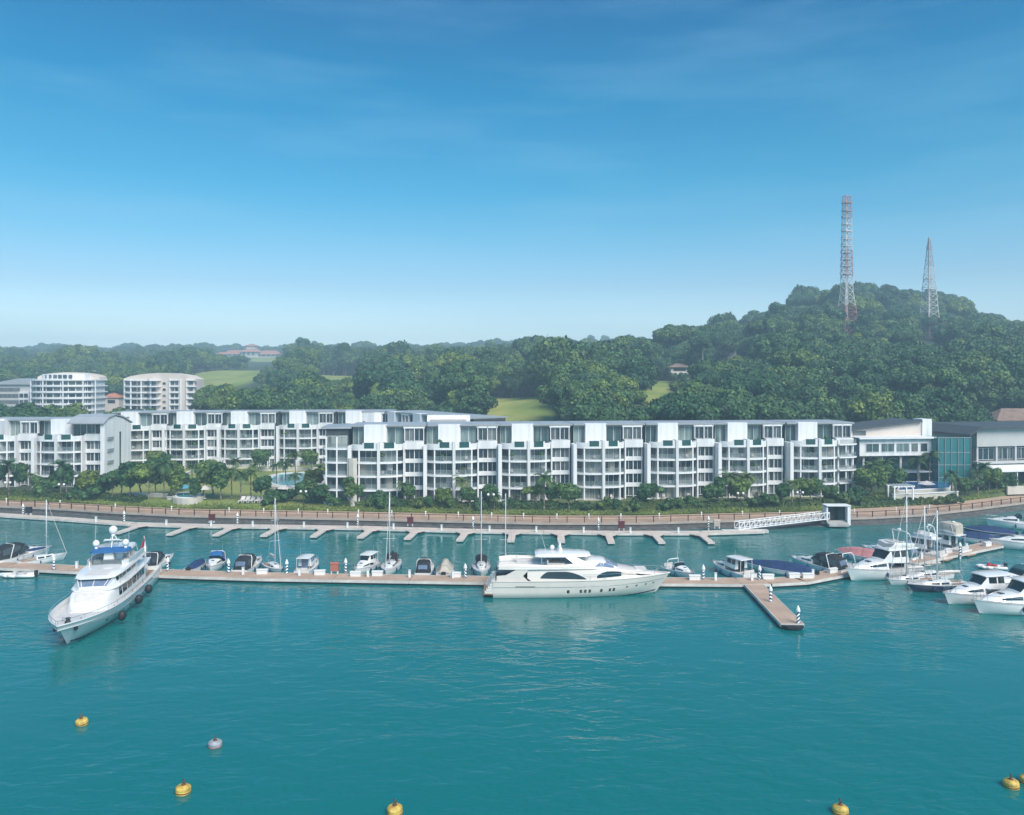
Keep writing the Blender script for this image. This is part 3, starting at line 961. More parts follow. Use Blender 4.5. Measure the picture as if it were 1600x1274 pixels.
# ------------------------------------------------------------------ condominium rows
FH, TER, ROOF, MW = 2.9, 11.6, 16.4, 16.2
BAY = [(0.2, 3.4), (0.2, 1.9), (0.8, 1.15), (1.6, .58), (3.5, .14), (5.9, 0), (8.3, .16), (9.9, .72), (10.6, 1.3), (11.0, 2.0), (11.0, 3.4)]

def cut(ua, ub, inset=0.0):
    """part of the bay's curved front between two positions"""
    P = [(u, v) for u, v in BAY]
    out = []
    us = np.linspace(ua, ub, max(3, int((ub - ua) / .7) + 2))
    inner = [p for p in P[1:-1]]
    for u in us:
        out.append((float(u), float(np.interp(u, [p[0] for p in inner], [p[1] for p in inner])) + inset))
    return out

def window_meshes(w_, h_, panels, glass='window_glass', frame='white_trim', t_=.07):
    """a pane and its frame with mullions, origin at the lower left, outer face towards -y"""
    a = MB(); a.box(0.03, w_ - .03, 0.0, .05, .03, h_ - .03)
    b = MB()
    b.box(0, w_, -.05, .045, 0, t_); b.box(0, w_, -.05, .045, h_ - t_, h_)
    for i in range(panels + 1):
        x = w_ * i / panels
        x0, x1 = max(0, x - t_ / 2), min(w_, x + t_ / 2)
        b.box(x0, x1, -.055, .04, t_ + .002, h_ - t_ - .002)
    return a.mesh('window', glass), b.mesh('frame', frame)

MOD = []     # (name, mesh, u, v, z, turn, [(child name, mesh)])
def mod(name, me, u=0, v=0, z=0, rz=0, kids=()):
    MOD.append((name, me, u, v, z, rz, list(kids)))

def make_module():
    # solid heart of the building
    m = MB(); m.box(0.25, 10.95, 3.3, 4.5, 0, TER - .02); m.box(1.9, 9.7, 2.05, 3.3, 0, TER - .02)
    m.box(0.0, MW, 4.5, 15, -.8, TER - .02); m.box(11.2, 15.5, 3.75, 4.5, 0, TER + 1.2); m.box(11.2, 15.5, 4.5, 5.2, TER, ROOF - .36); m.box(0.1, MW - .1, 5.2, 14.8, TER, ROOF - .2)
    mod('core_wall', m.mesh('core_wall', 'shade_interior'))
    # floors of the bay
    m = MB(); m.prism(BAY + [(11.0, 4.3), (0.2, 4.3)], -.26, .14); slab = m.mesh('balcony_slab', 'white_trim')
    for k in (1, 2, 3):
        mod('balcony_slab', slab, z=FH * k)
    m = MB(); m.prism(BAY + [(11.0, 4.6), (0.2, 4.6)], -.34, .10); mod('terrace_slab', m.mesh('terrace_slab', 'white_trim'), z=TER)
    m = MB(); m.prism([(u, v - .12) for u, v in BAY] + [(11.1, 4.3), (0.1, 4.3)], -.6, .06); mod('plinth', m.mesh('plinth', 'beige_stone'))
    # uprights
    m = MB(); m.box(5.62, 6.22, -.28, 2.02, -.3, TER + 1.45); mod('fin_wall', m.mesh('fin_wall', 'white_render'))
    m = MB(); m.box(-.14, .14, -.14, .14, -.2, TER - .32); c = m.mesh('column', 'white_trim')
    mod('column', c, 1.8, .75); mod('column', c, 9.75, .85)
    m = MB(); m.box(-.6, .18, .7, 4.48, -.3, TER + .55); mod('side_wall', m.mesh('side_wall', 'white_render'))
    m = MB(); m.box(11.02, 11.3, 1.6, 4.48, -.3, TER + 1.0); mod('side_wall', m.mesh('side_wall', 'white_render'))
    # bay windows and balustrades
    wl_, fl_ = window_meshes(3.74, 2.66, 3); wr_, fr_ = window_meshes(3.4, 2.66, 3); ws_, fs_ = window_meshes(1.9, 2.66, 1, 'window_dark')
    bl = MB(); bl.ribbon(cut(1.95, 5.6, .12), .03, .14, 1.12); bl = bl.mesh('balustrade', 'balustrade_glass')
    br = MB(); br.ribbon(cut(6.24, 9.6, .12), .03, .14, 1.12); br = br.mesh('balustrade', 'balustrade_glass')
    hl_ = MB(); hl_.ribbon(cut(1.95, 5.6, .12), .06, 1.13, 1.18); hl_ = hl_.mesh('handrail', 'frame_grey')
    hr_ = MB(); hr_.ribbon(cut(6.24, 9.6, .12), .06, 1.13, 1.18); hr_ = hr_.mesh('handrail', 'frame_grey')
    bs = MB(); bs.ribbon(cut(.25, 1.62, .12), .03, .14, 1.12); bs = bs.mesh('balustrade', 'balustrade_glass')
    b2 = MB(); b2.ribbon(cut(9.92, 10.95, .12), .03, .14, 1.12); b2 = b2.mesh('balustrade', 'balustrade_glass')
    for k in range(4):
        z = FH * k + .12
        mod('window', wl_, 1.86, 1.98, z, 0, [('frame', fl_)])
        mod('window', wr_, 6.26, 1.98, z, 0, [('frame', fr_)])
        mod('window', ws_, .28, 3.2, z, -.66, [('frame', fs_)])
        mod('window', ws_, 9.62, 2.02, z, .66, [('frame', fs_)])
        if k:
            mod('balustrade', bl, z=FH * k, kids=[('handrail', hl_)]); mod('balustrade', br, z=FH * k, kids=[('handrail', hr_)])
            mod('balustrade', bs, z=FH * k); mod('balustrade', b2, z=FH * k)
    # recess between the bays
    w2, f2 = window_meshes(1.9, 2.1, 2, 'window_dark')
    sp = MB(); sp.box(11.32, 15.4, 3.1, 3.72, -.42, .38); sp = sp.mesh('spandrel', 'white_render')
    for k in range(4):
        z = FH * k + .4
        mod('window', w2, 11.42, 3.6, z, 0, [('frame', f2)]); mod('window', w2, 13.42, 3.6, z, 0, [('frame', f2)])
        if k:
            mod('spandrel', sp, z=FH * k)
    m = MB(); m.box(13.3, 13.44, 3.3, 3.72, -.2, TER - .4); mod('mullion_post', m.mesh('mullion_post', 'white_trim'))
    m = MB(); m.box(11.32, 11.44, 3.28, 3.72, -.2, TER - .4); m.box(15.24, 15.4, 3.28, 3.72, -.2, TER - .4); mod('jamb', m.mesh('jamb', 'white_trim'))
    m = MB(); m.box(11.3, 15.42, 2.75, 3.72, -.35, 1.35); mod('spandrel', m.mesh('top_spandrel', 'white_render'), z=TER)
    # parapet of the terrace: solid lengths and green glass between them
    for a, b, h_ in ((.2, 2.55, .95), (2.55, 2.85, 1.3), (4.95, 5.6, 1.3), (6.24, 7.05, 1.3), (9.15, 9.45, 1.3), (9.45, 10.98, .95)):
        m = MB(); m.ribbon(cut(a, b, .1), .2, .1, h_); mod('parapet', m.mesh('parapet', 'white_render'), z=TER)
    for a, b in ((2.87, 4.93), (7.07, 9.13)):
        m = MB(); m.ribbon(cut(a, b, .14), .05, .1, 1.35); mod('glass_screen', m.mesh('glass_screen', 'green_glass'), z=TER)
    # penthouse
    wp, fp_ = window_meshes(2.4, 4.2, 2, 'window_teal'); wq, fq = window_meshes(3.4, 4.2, 2, 'window_teal'); w3, f3 = window_meshes(1.95, 2.6, 2, 'window_dark')
    mod('window', wp, .15, 5.0, TER + .1, 0, [('frame', fp_)]); mod('window', wq, 7.55, 4.9, TER + .1, 0, [('frame', fq)])
    mod('window', w3, 11.35, 4.3, TER + 1.38, 0, [('frame', f3)]); mod('window', w3, 13.4, 4.3, TER + 1.38, 0, [('frame', f3)])
    m = MB()
    for x in (11.18, 13.3, 15.3):
        m.box(x, x + .14, 3.8, 4.5, TER + 1.38, ROOF - .35)
    m.box(11.0, 15.6, 3.8, 4.5, TER + 4.1, ROOF - .34); mod('window_surround', m.mesh('window_surround', 'white_trim'))
    m = MB()
    arc = [(7.5 - .9 + .9 * math.sin(t), 3.5 + .9 - .9 * math.cos(t)) for t in np.linspace(0, math.pi / 2, 6)]
    m.prism([(2.6, 3.5)] + arc + [(7.5, 6.0), (2.6, 6.0)], TER + .1, ROOF + .1); mod('penthouse_box', m.mesh('penthouse_box', 'white_render'))
    m = MB(); m.box(0, MW, 3.75, 15.6, ROOF - .30, ROOF - .02); mod('roof', m.mesh('roof', 'frame_grey'),
        kids=[('roof_sheet', (lambda q: (q.box(0, MW, 3.9, 15.5, ROOF - .02, ROOF + .07), q.mesh('roof_sheet', 'roof_grey'))[1])(MB()))])
make_module()

def put_module(root, u0, v0, ang, skip=()):
    """one bay and recess of the row, copied part by part onto the building"""
    c, s = math.cos(ang), math.sin(ang)
    for name, me, u, v, z, rz, kids in MOD:
        if name in skip:
            continue
        o = place(name, me, root, (u0 + c * u - s * v, v0 + s * u + c * v, z), ang + rz)
        for kn, km in kids:
            place(kn, km, o)

def solid(root, name, mat, fn, loc=(0, 0, 0), rz=0.0):
    m = MB(); fn(m)
    return m.build(name, mat, root, loc, rz)

BASE = 2.25
# --- front row
A0, A1 = Vector((xat(558, 168.5), 168.5)), Vector((xat(1344, 180.0), 180.0))
ang_a = math.atan2((A1 - A0).y, (A1 - A0).x)
n_a = 7
front = empty('front_condominium', (A0.x, A0.y, BASE), ang_a)
len_a = (A1 - A0).length
pitch = MW
boxes = [585, 703, 820, 937, 1052, 1163, 1275]
dirA = (A1 - A0).normalized()
us = []
for b in boxes:
    # distance along the facade line at which the column b is met
    k = (b - CX) / F
    t_ = (k * A0.y - A0.x) / (dirA.x - k * dirA.y)
    us.append(t_ - 5.05)
for i, u in enumerate(us):
    put_module(front, u, 0, 0)
    if i < len(us) - 1 and us[i + 1] - u < MW:
        pass
# left end wing: a straight stack of two-window flats with slab lines, set back
uL = us[0]
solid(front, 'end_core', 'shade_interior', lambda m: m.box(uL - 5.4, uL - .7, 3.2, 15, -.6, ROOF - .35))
ew, ef = window_meshes(2.0, 2.5, 1, 'window_glass'); 
for k in range(5):
    z = FH * k
    hh = .34 if k else .2
    solid(front, 'balcony_slab', 'white_trim', lambda m: m.prism([(uL - 6.2, 4.2), (uL - 5.6, 2.2), (uL - 3.6, 1.3), (uL - .62, 1.1), (uL - .62, 4.4), (uL - 6.2, 4.4)], z - .2, z + .12))
    for q in range(2):
        o = place('window', ew, front, (uL - 5.1 + 2.2 * q, 3.1, z + .16)); place('frame', ef, o)
    if k:
        solid(front, 'balustrade', 'balustrade_glass', lambda m: m.ribbon([(uL - 6.05, 4.0), (uL - 5.5, 2.32), (uL - 3.6, 1.42), (uL - .66, 1.22)], .03, z + .14, z + 1.1))
for x, y in ((-5.2, 2.15), (-2.9, 1.4)):
    solid(front, 'column', 'white_trim', lambda m: m.box(uL + x - .14, uL + x + .14, y - .14, y + .14, -.4, TER + FH - .3))
solid(front, 'end_roof', 'roof_grey', lambda m: m.box(uL - 6.4, uL - .02, 2.6, 15.5, ROOF - .6, ROOF - .28))
# curved cream screen on the first bay
solid(front, 'curved_screen', 'beige_stone', lambda m: m.ribbon([(uL - .65, 2.6), (uL - .7, 1.2), (uL - .2, .35), (uL + .7, -.05), (uL + 1.4, .1)], .22, -.5, FH * 3 + 1.0))
# right end wall with its balconies
uR = us[-1] + 11.3
solid(front, 'end_wall', 'white_render', lambda m: m.box(uR + .05, uR + 3.2, 3.2, 15, -.6, TER + 1.0))
for k in range(4):
    o = place('window', ew, front, (uR + .8, 3.1, FH * k + .2)); place('frame', ef, o)
for k in range(1, 5):
    solid(front, 'balcony_slab', 'white_trim', lambda m: m.prism([(uR - .2, .9), (uR + 3.6, 1.4), (uR + 4.8, 2.6), (uR + 4.8, 7), (uR - .2, 7)], FH * k - .2, FH * k + .12))
    solid(front, 'balustrade', 'balustrade_glass', lambda m: m.ribbon([(uR - .1, 1.05), (uR + 3.55, 1.52), (uR + 4.68, 2.66), (uR + 4.68, 7)], .03, FH * k + .14, FH * k + 1.1))
for x, y in ((1.6, 1.5), (3.4, 1.75), (4.5, 5.5)):
    solid(front, 'column', 'white_trim', lambda m: m.box(uR + x - .12, uR + x + .12, y - .12, y + .12, -.4, TER))
# what people keep on their balconies: pots, chairs, blinds
pot = MB(); pot.lathe([(.2, 0), (.28, .45), (.3, .5)], n=8); pot_me = pot.mesh('plant_pot', 'rust')
pot_leaf = crown_mesh('pot_plant', 900, .5, .55, .4, 5, 40, .16, 'leaf_garden')
chair_m = MB(); chair_m.box(-.28, .28, -.28, .28, .35, .45); chair_m.box(-.28, .28, .2, .28, .45, .95)
for x in (-.24, .24):
    for y in (-.24, .24):
        chair_m.box(x - .03, x + .03, y - .03, y + .03, 0, .35)
chair_me = chair_m.mesh('balcony_chair', 'seat_white')
bl_m = MB(); bl_m.box(0, 1.2, -.03, 0, 0, 1.5); blind_me = bl_m.mesh('blind', 'seat_white'); bl_m = MB(); bl_m.box(0, 1.2, -.03, 0, 0, 2.3); blind_b = bl_m.mesh('blind', 'canvas_beige')
rb_ = random.Random(5)
def clutter(root, u0, v0, ang, lift=0):
    c_, s_ = math.cos(ang), math.sin(ang)
    def w_(u, v, z):
        return (u0 + c_ * u - s_ * v, v0 + s_ * u + c_ * v, z)
    for k in range(0, 5):
        z = FH * k + .15
        for a, b in ((2.2, 5.3), (6.6, 9.5)):
            q = rb_.random()
            if q < .45:
                u = rb_.uniform(a, b); o = place('plant_pot', pot_me, root, w_(u, 1.0 if k < 4 else 1.2, z)); place('pot_plant', pot_leaf, o).scale = (rb_.uniform(.7, 1.4),) * 3
            if .3 < q < .8:
                place('balcony_chair', chair_me, root, w_(rb_.uniform(a, b), 1.2, z), ang + rb_.uniform(-1, 1))
            if k < 4 and rb_.random() < .4:
                o = place('blind', blind_me if q < .6 else blind_b, root, w_(a - .2 + 1.2 * rb_.randint(0, 2), 1.9, z + (.95 if q < .6 else .1)), ang)
for u in us:
    clutter(front, u, 0, 0)
tag(front, 'long white five-storey condominium with seven penthouse boxes facing the marina', 'building')

# --- rear row and its wing towards the front row
rear = empty('rear_condominium', (-90, 231, BASE + .3))
for bx, Yf, a_ in ((195, 226.5, .10), (282, 229.5, .06), (367, 231.5, .04), (459, 233.5, .03), (547, 234.5, 0.0)):
    X = xat(bx, Yf + 1.3)
    put_module(rear, X - 4.4 * math.cos(a_) + 90, Yf - 4.4 * math.sin(a_) - 231, a_); clutter(rear, X - 4.4 * math.cos(a_) + 90, Yf - 4.4 * math.sin(a_) - 231, a_)
wing_a = math.radians(-56)
wx, wy = xat(572, 236) + 2.0, 236.0
for i in range(3):
    put_module(rear, wx + 90 + math.cos(wing_a) * MW * i, wy - 231 + math.sin(wing_a) * MW * i, wing_a)
solid(rear, 'corner_wall', 'white_render', lambda m: m.prism([(wx + 90 - 4, wy - 231 + 2.5), (wx + 90 + .2, wy - 231 + 1.0), (wx + 90 + 9, wy - 231 + 8), (wx + 90, wy - 231 + 12)], -.5, ROOF - .4))
tag(rear, 'white condominium row curving behind the garden pool', 'building')
# vaulted plant room on the roof between the rows
pod = empty('roof_pod', (xat(698, 188), 193.5, BASE + 13.5), .06)
prof = [(0, 0), (0, 2.6)] + [(2.2 - 2.2 * math.cos(t), 2.6 + 1.5 * math.sin(t)) for t in np.linspace(.2, math.pi - .2, 9)] + [(4.4, 2.6), (4.4, 0)]
m = MB(); m.prism_x([(y, z) for y, z in prof], -5.2, 5.2); m.build('vault', 'white_render', pod)
m = MB(); m.box(-4.4, 4.3, -.1, -.02, 1.2, 3.1); m.build('louvre_panel', 'grey_panel', pod)
m = MB(); m.box(-5.0, 5.0, .3, 4.1, -8, .0); m.build('stair_core', 'white_render', pod)
tag(pod, 'rounded white rooftop plant room with a grey louvre panel between the condo rows', 'roof pod')

# --- left condominium
left = empty('left_condominium', (-115.9, 193, BASE))
put_module(left, 0, 0, 0); put_module(left, -MW, 0, 0)
solid(left, 'blank_wall', 'white_render', lambda m: m.box(-13.5, -8.0, -.6, 5, -.6, ROOF - .2))
solid(left, 'gable_wall', 'white_render', lambda m: m.prism_x([(1.2, -.6), (1.2, ROOF - .9), (3.2, ROOF + .1), (6.5, ROOF + .7), (10, ROOF + .1), (14.8, ROOF - 1.6), (14.8, -.6)], MW - .25, MW + .75))
solid(left, 'gable_roof', 'roof_grey', lambda m: m.prism_x([(.6, ROOF - .95), (3.0, ROOF + .3), (6.5, ROOF + .95), (10.2, ROOF + .3), (15.4, ROOF - 1.5), (15.4, ROOF - 1.2), (10.2, ROOF + .6), (6.5, ROOF + 1.25), (3.0, ROOF + .6), (.6, ROOF - .65)], MW - 8, MW + .95))
solid(left, 'wall_slot', 'window_dark', lambda m: m.box(MW + .76, MW + .8, 8.6, 9.4, 1.0, TER + 1.5))
for k in range(1, 5):
    solid(left, 'juliet_balcony', 'frame_grey', lambda m: m.box(MW + .78, MW + 1.1, 2.4, 5.2, FH * k - .1, FH * k + .55))
tag(left, 'white condominium with rounded gable end at the left edge', 'building')

# ------------------------------------------------------------------ clubhouse, hall and house on the right
club = empty('clubhouse', (xat(1343, 190.5), 190.5, BASE), .12)
solid(club, 'upper_storey', 'white_render', lambda m: m.box(0, 18.6, 0, 12, 8.6, 13.0))
cw, cf = window_meshes(3.3, 2.2, 2, 'window_teal'); cw2, cf2 = window_meshes(1.7, 2.2, 1, 'window_dark')
for x, a_, b_ in ((1.6, cw, cf), (5.5, cw, cf), (9.4, cw, cf), (13.2, cw2, cf2), (15.6, cw2, cf2)):
    o = place('window', a_, club, (x, -.06, 9.6)); place('frame', b_, o)
solid(club, 'eave_fascia', 'white_trim', lambda m: m.prism_x([(-1.0, 13.0), (-1.0, 13.35), (12, 13.35), (12, 13.0)], -.6, 19.2))
solid(club, 'sunken_wall', 'green_glass', lambda m: m.box(.6, 18, 2.6, 11.5, 0, 8.58))
for x in (1.5, 6.2, 11, 15.8):
    solid(club, 'column', 'concrete', lambda m: m.tube((x, .9, -.5), (x, .9, 8.6), .28, n=10))
solid(club, 'terrace_slab', 'white_trim', lambda m: m.box(9.5, 18, -.8, 2.6, 4.3, 4.6))
solid(club, 'rear_block', 'cream_render', lambda m: m.prism_y([(-1, 10), (-1, 14.6), (19, 17.0), (21.8, 17.0), (21.8, 10)], 5, 17))
solid(club, 'sloped_roof', 'roof_dark', lambda m: m.prism_y([(-2.4, 14.35), (-2.4, 14.75), (19.0, 17.35), (19.0, 16.95)], 4.2, 17.6))
solid(club, 'lift_tower', 'white_render', lambda m: m.box(19.2, 21.7, 4.6, 8.5, 10, 17.7))
solid(club, 'rear_window', 'window_dark', lambda m: m.box(1.2, 4.6, 4.94, 4.98, 13.5, 14.7))
gb = solid(club, 'glass_hall', 'teal_glass', lambda m: m.prism([(18.4, -2.5), (26.2, -3.2), (26.6, 6), (18.4, 6)], -.3, 13.3))
for i in range(6):
    x = 18.4 + 7.8 * i / 5
    solid(club, 'glass_fin', 'frame_grey', lambda m: m.box(x - .05, x + .05, -2.72 - .7 * i / 5, -2.5 - .7 * i / 5, -.3, 13.3))
for z in (3.1, 6.3, 9.5, 13.3):
    solid(club, 'transom', 'frame_grey', lambda m: m.prism([(18.3, -2.62), (26.3, -3.34), (26.4, -3.2), (18.4, -2.48)], z, z + .16))
solid(club, 'glass_hall_floor', 'concrete', lambda m: m.prism([(18.6, -2.2), (26, -2.9), (26.3, 5.8), (18.6, 5.8)], 6.0, 6.3))
solid(club, 'glass_hall_heart', 'canvas_teal', lambda m: m.prism([(19.4, .6), (25.6, .2), (25.8, 5.6), (19.4, 5.6)], -.3, 8.9))
club.scale = (1, 1, .93)
tag(club, 'modern clubhouse with white window band and a teal glass hall', 'building')

hall = empty('grey_hall', (xat(1518, 192), 192, BASE), .2)
solid(hall, 'upper_wall', 'grey_panel', lambda m: m.box(1.5, 40, 0, 18, 10.6, 15.2))
solid(hall, 'roof', 'roof_dark', lambda m: m.prism_y([(-1.6, 13.5), (-1.6, 13.85), (1.6, 15.75), (41, 15.75), (41, 15.3), (1.8, 15.3)], -1.4, 19))
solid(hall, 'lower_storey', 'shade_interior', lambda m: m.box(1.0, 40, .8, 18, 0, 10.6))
hw_, hf_ = window_meshes(4.6, 3.0, 3, 'window_dark')
for i in range(5):
    o = place('window', hw_, hall, (2.2 + 5.4 * i, .66, 7.2)); place('frame', hf_, o)
    solid(hall, 'pier', 'grey_panel', lambda m: m.box(1.6 + 5.4 * i, 2.1 + 5.4 * i, .2, .9, 0, 10.6))
solid(hall, 'canopy', 'white_trim', lambda m: m.prism_x([(-4.2, 4.6), (-4.2, 4.95), (.8, 6.3), (.8, 5.9)], 3.5, 40))
solid(hall, 'balcony_band', 'grey_panel', lambda m: m.box(.8, 40, -.9, .8, 6.3, 6.9))
solid(hall, 'terrace_wall', 'beige_stone', lambda m: m.box(4, 40, -6.5, -6.0, -.6, 1.4))
for i in range(6):
    solid(hall, 'post', 'white_trim', lambda m: m.box(4 + 5 * i, 4.2 + 5 * i, -4.0, -3.8, -.4, 4.65))
hall.scale = (1, 1, .95)
tag(hall, 'large grey-walled hall with dark roof edge at the right frame edge', 'building')

hz_h = hgt(1590, 244)
house = empty('brown_roof_house', (xat(1596, 244), 244, 13.0))
solid(house, 'wall', 'cream_render', lambda m: m.box(-7, 14, 0, 9, -6, 3.0))
m = MB(); m.add([(-8, -1, 3), (15, -1, 3), (15, 10, 3), (-8, 10, 3), (-3.4, 4.5, 6.4), (10, 4.5, 6.4), (-8, -1, 2.7), (15, -1, 2.7), (15, 10, 2.7), (-8, 10, 2.7)],
                [(0, 1, 5, 4), (1, 2, 5), (2, 3, 4, 5), (3, 0, 4), (6, 7, 1, 0), (7, 8, 2, 1), (8, 9, 3, 2), (9, 6, 0, 3), (9, 8, 7, 6)]); m.build('roof', 'brown_roof', house)
for x in (-5, -1, 3, 7):
    o = place('window', window_meshes(1.8, 1.5, 2, 'window_dark')[0], house, (x, -.06, .8))
m = MB(); m.add([(3, -6, 1.2), (14, -6, 1.2), (14, 0, 2.4), (3, 0, 2.4), (3, -6, .9), (14, -6, .9), (14, 0, .9), (3, 0, .9)], [(0, 1, 2, 3), (4, 5, 1, 0), (5, 6, 2, 1), (7, 4, 0, 3), (6, 7, 3, 2), (7, 6, 5, 4)]); m.build('porch_roof', 'brown_roof', house)
solid(house, 'porch_wall', 'cream_render', lambda m: m.box(3.5, 13.5, -5.4, -.02, -6, .88))
tag(house, 'cream house with brown hipped roof above the grey hall', 'house')

# ------------------------------------------------------------------ far buildings on the left
def arc_pts(cx, cy, rx, ry, a0, a1, n):
    return [(cx + rx * math.cos(math.radians(a0 + (a1 - a0) * i / n)), cy + ry * math.sin(math.radians(a0 + (a1 - a0) * i / n))) for i in range(n + 1)]

far_w, far_f = window_meshes(2.35, 2.1, 1, 'window_dark', 'white_trim', .16)
def round_block(name, X, Yc, half, label, wall, floors, base, cut_right):
    r = empty(name, (X, Yc, base))
    ry = half * .62
    out = arc_pts(0, 0, half, ry, 180, 360, 20)
    inn = arc_pts(0, 0, half - 1.3, ry - 1.3, 180, 360, 20)
    fh = 2.95
    top = floors * fh
    solid(r, 'core_wall', wall, lambda m: m.prism(inn + [(half - 1.3, 12), (-half + 1.3, 12)], -4, top))
    for k in range(floors + 1):
        solid(r, 'balcony_slab', 'white_trim', lambda m: m.prism(out + [(half, 12.3), (-half, 12.3)], k * fh - .22, k * fh + .32))
    for k in range(floors):
        pp_ = arc_pts(0, 0, half - 1.22, ry - 1.22, 186, 354, 12)
        for i in range(12):
            a, b = pp_[i], pp_[i + 1]
            L = math.hypot(b[0] - a[0], b[1] - a[1])
            if L < 1.2 or (cut_right and i in (6, 7, 9)):
                continue
            o = place('window', far_w, r, (a[0], a[1], k * fh + .5), math.atan2(b[1] - a[1], b[0] - a[0])); o.scale = (L * .92 / 2.35, 1, 1)
            place('frame', far_f, o)
    for i in range(0, 21, 4):
        x, y = out[i]
        solid(r, 'column', 'white_trim', lambda m: m.box(x - .22, x + .22, y + .05, y + .5, -4, top))
    # stepped crown with an arched roof
    s = half * .70
    solid(r, 'top_storey', wall, lambda m: m.prism(arc_pts(0, 2, s, ry * .72, 180, 360, 14) + [(s, 11), (-s, 11)], top + .32, top + 3.0))
    for i in range(6):
        o = place('window', far_w, r, (-s * .62 + i * s * .215, 1.9 - ry * .70 * math.sqrt(max(0, 1 - (.62 - i * .215) ** 2)) - .35, top + .8)); o.scale = (.8, 1, .85)
    arch = [(-half, top - .1)] + [(half * math.sin(math.radians(q)), top + 1.0 + 2.8 * math.cos(math.radians(q))) for q in range(-78, 79, 12)] + [(half, top - .1)]
    solid(r, 'arched_roof', 'cream_render', lambda m: m.prism_y(arch, 4.5, 11.6))
    tag(r, label, 'building')
    return r
round_block('round_apartment_block', xat(99, 392), 392, 15.6, 'white round-fronted apartment block behind the left condo', 'white_render', 6, 10.0, False)

gb_ = empty('cream_apartment_block', (xat(190, 382), 382, 10.0))
GW = 34.0
solid(gb_, 'main_wall', 'cream_render', lambda m: m.prism_y([(0, -4), (0, 18.4), (3, 19.6), (9, 20.6), (16, 21.2), (23, 21.0), (30, 20.0), (GW, 18.2), (GW, -4)], 2.2, 14))
for k in range(6):
    z = k * 2.95
    solid(gb_, 'balcony_slab', 'white_trim', lambda m: m.prism(arc_pts(6.8, 2.2, 6.6, 3.0, 180, 360, 12), z + 2.6, z + 3.05))
    solid(gb_, 'balcony_slab', 'white_trim', lambda m: m.prism(arc_pts(14.6, 2.2, 3.4, 3.4, 180, 360, 8), z + 2.6, z + 3.05))
    for i in range(4):
        o = place('window', far_w, gb_, (.8 + i * 3.0, 2.1, z + .5)); place('frame', far_f, o)
    o = place('window', far_w, gb_, (13.2, 2.1, z + .5)); place('frame', far_f, o)
    o = place('window', far_w, gb_, (18.6, 2.1, z + .6)); o.scale = (.7, 1, .7); place('frame', far_f, o)
    for x in (22.6, 24.6):
        o = place('window', far_w, gb_, (x, 2.1, z + .4)); o.scale = (.75, 1, 1); place('frame', far_f, o)
    o = place('window', far_w, gb_, (31.0, 2.1, z + .5)); place('frame', far_f, o)
    solid(gb_, 'balcony_slab', 'white_trim', lambda m: m.box(22.2, 26.6, 1.1, 2.2, z + 2.7, z + 3.0))
    solid(gb_, 'balcony_slab', 'white_trim', lambda m: m.box(30.4, 35.2, 1.0, 3.2, z + 2.7, z + 3.0))
for x, y in ((.4, 1.2), (4.2, -.4), (9.2, -.4), (13.2, .6), (22.0, 1.4), (27.2, 1.6), (30.2, 1.4)):
    solid(gb_, 'column', 'white_trim', lambda m: m.box(x, x + .5, y, y + .7, -4, 18.4))
tag(gb_, 'cream pink apartment block with arched roofline and vertical window strips', 'building')

gl_ = empty('grey_low_block', (xat(-8, 400), 400, 9.0))
solid(gl_, 'wall', 'grey_panel', lambda m: m.box(0, 18, 0, 12, -4, 16.5))
solid(gl_, 'roof', 'roof_grey', lambda m: m.prism_y([(-1, 16.4), (-1, 17.0), (12, 19.5), (19, 18.2), (19, 16.4)], -1, 13))
for k in range(5):
    solid(gl_, 'window_band', 'window_dark', lambda m: m.box(.6, 12.5, -.12, -.02, k * 3.1 + .6, k * 3.1 + 2.4))
solid(gl_, 'side_bay', 'white_render', lambda m: m.box(12.6, 17.6, -1.2, -.01, -4, 13.0))
for k in range(4):
    for x in (13.0, 15.3):
        o = place('window', far_w, gl_, (x, -1.3, k * 3.1 + .6)); o.scale = (.85, 1, 1)
tag(gl_, 'grey low apartment block at the far left edge', 'building')

def hip(m, x0, x1, y0, y1, z, h, mat=0):
    w2 = (y1 - y0) / 2
    m.add([(x0, y0, z), (x1, y0, z), (x1, y1, z), (x0, y1, z), (x0 + w2, y0 + w2, z + h), (x1 - w2, y0 + w2, z + h)], [(0, 1, 5, 4), (1, 2, 5), (2, 3, 4, 5), (3, 0, 4), (3, 2, 1, 0)], mat)
oh = empty('orange_roof_house', (xat(174, 425), 425, hgt(174, 425) + 2.5))
solid(oh, 'wall', 'cream_render', lambda m: m.box(-4, 4, 0, 7, -5, 4.0))
solid(oh, 'roof', 'terracotta', lambda m: hip(m, -4.8, 4.8, -.8, 7.8, 4.0, 3.2))
solid(oh, 'window', 'window_dark', lambda m: m.box(-2, 2, -.08, -.02, 1, 2.8))
tag(oh, 'small house with orange roof between the two round-fronted blocks', 'house')

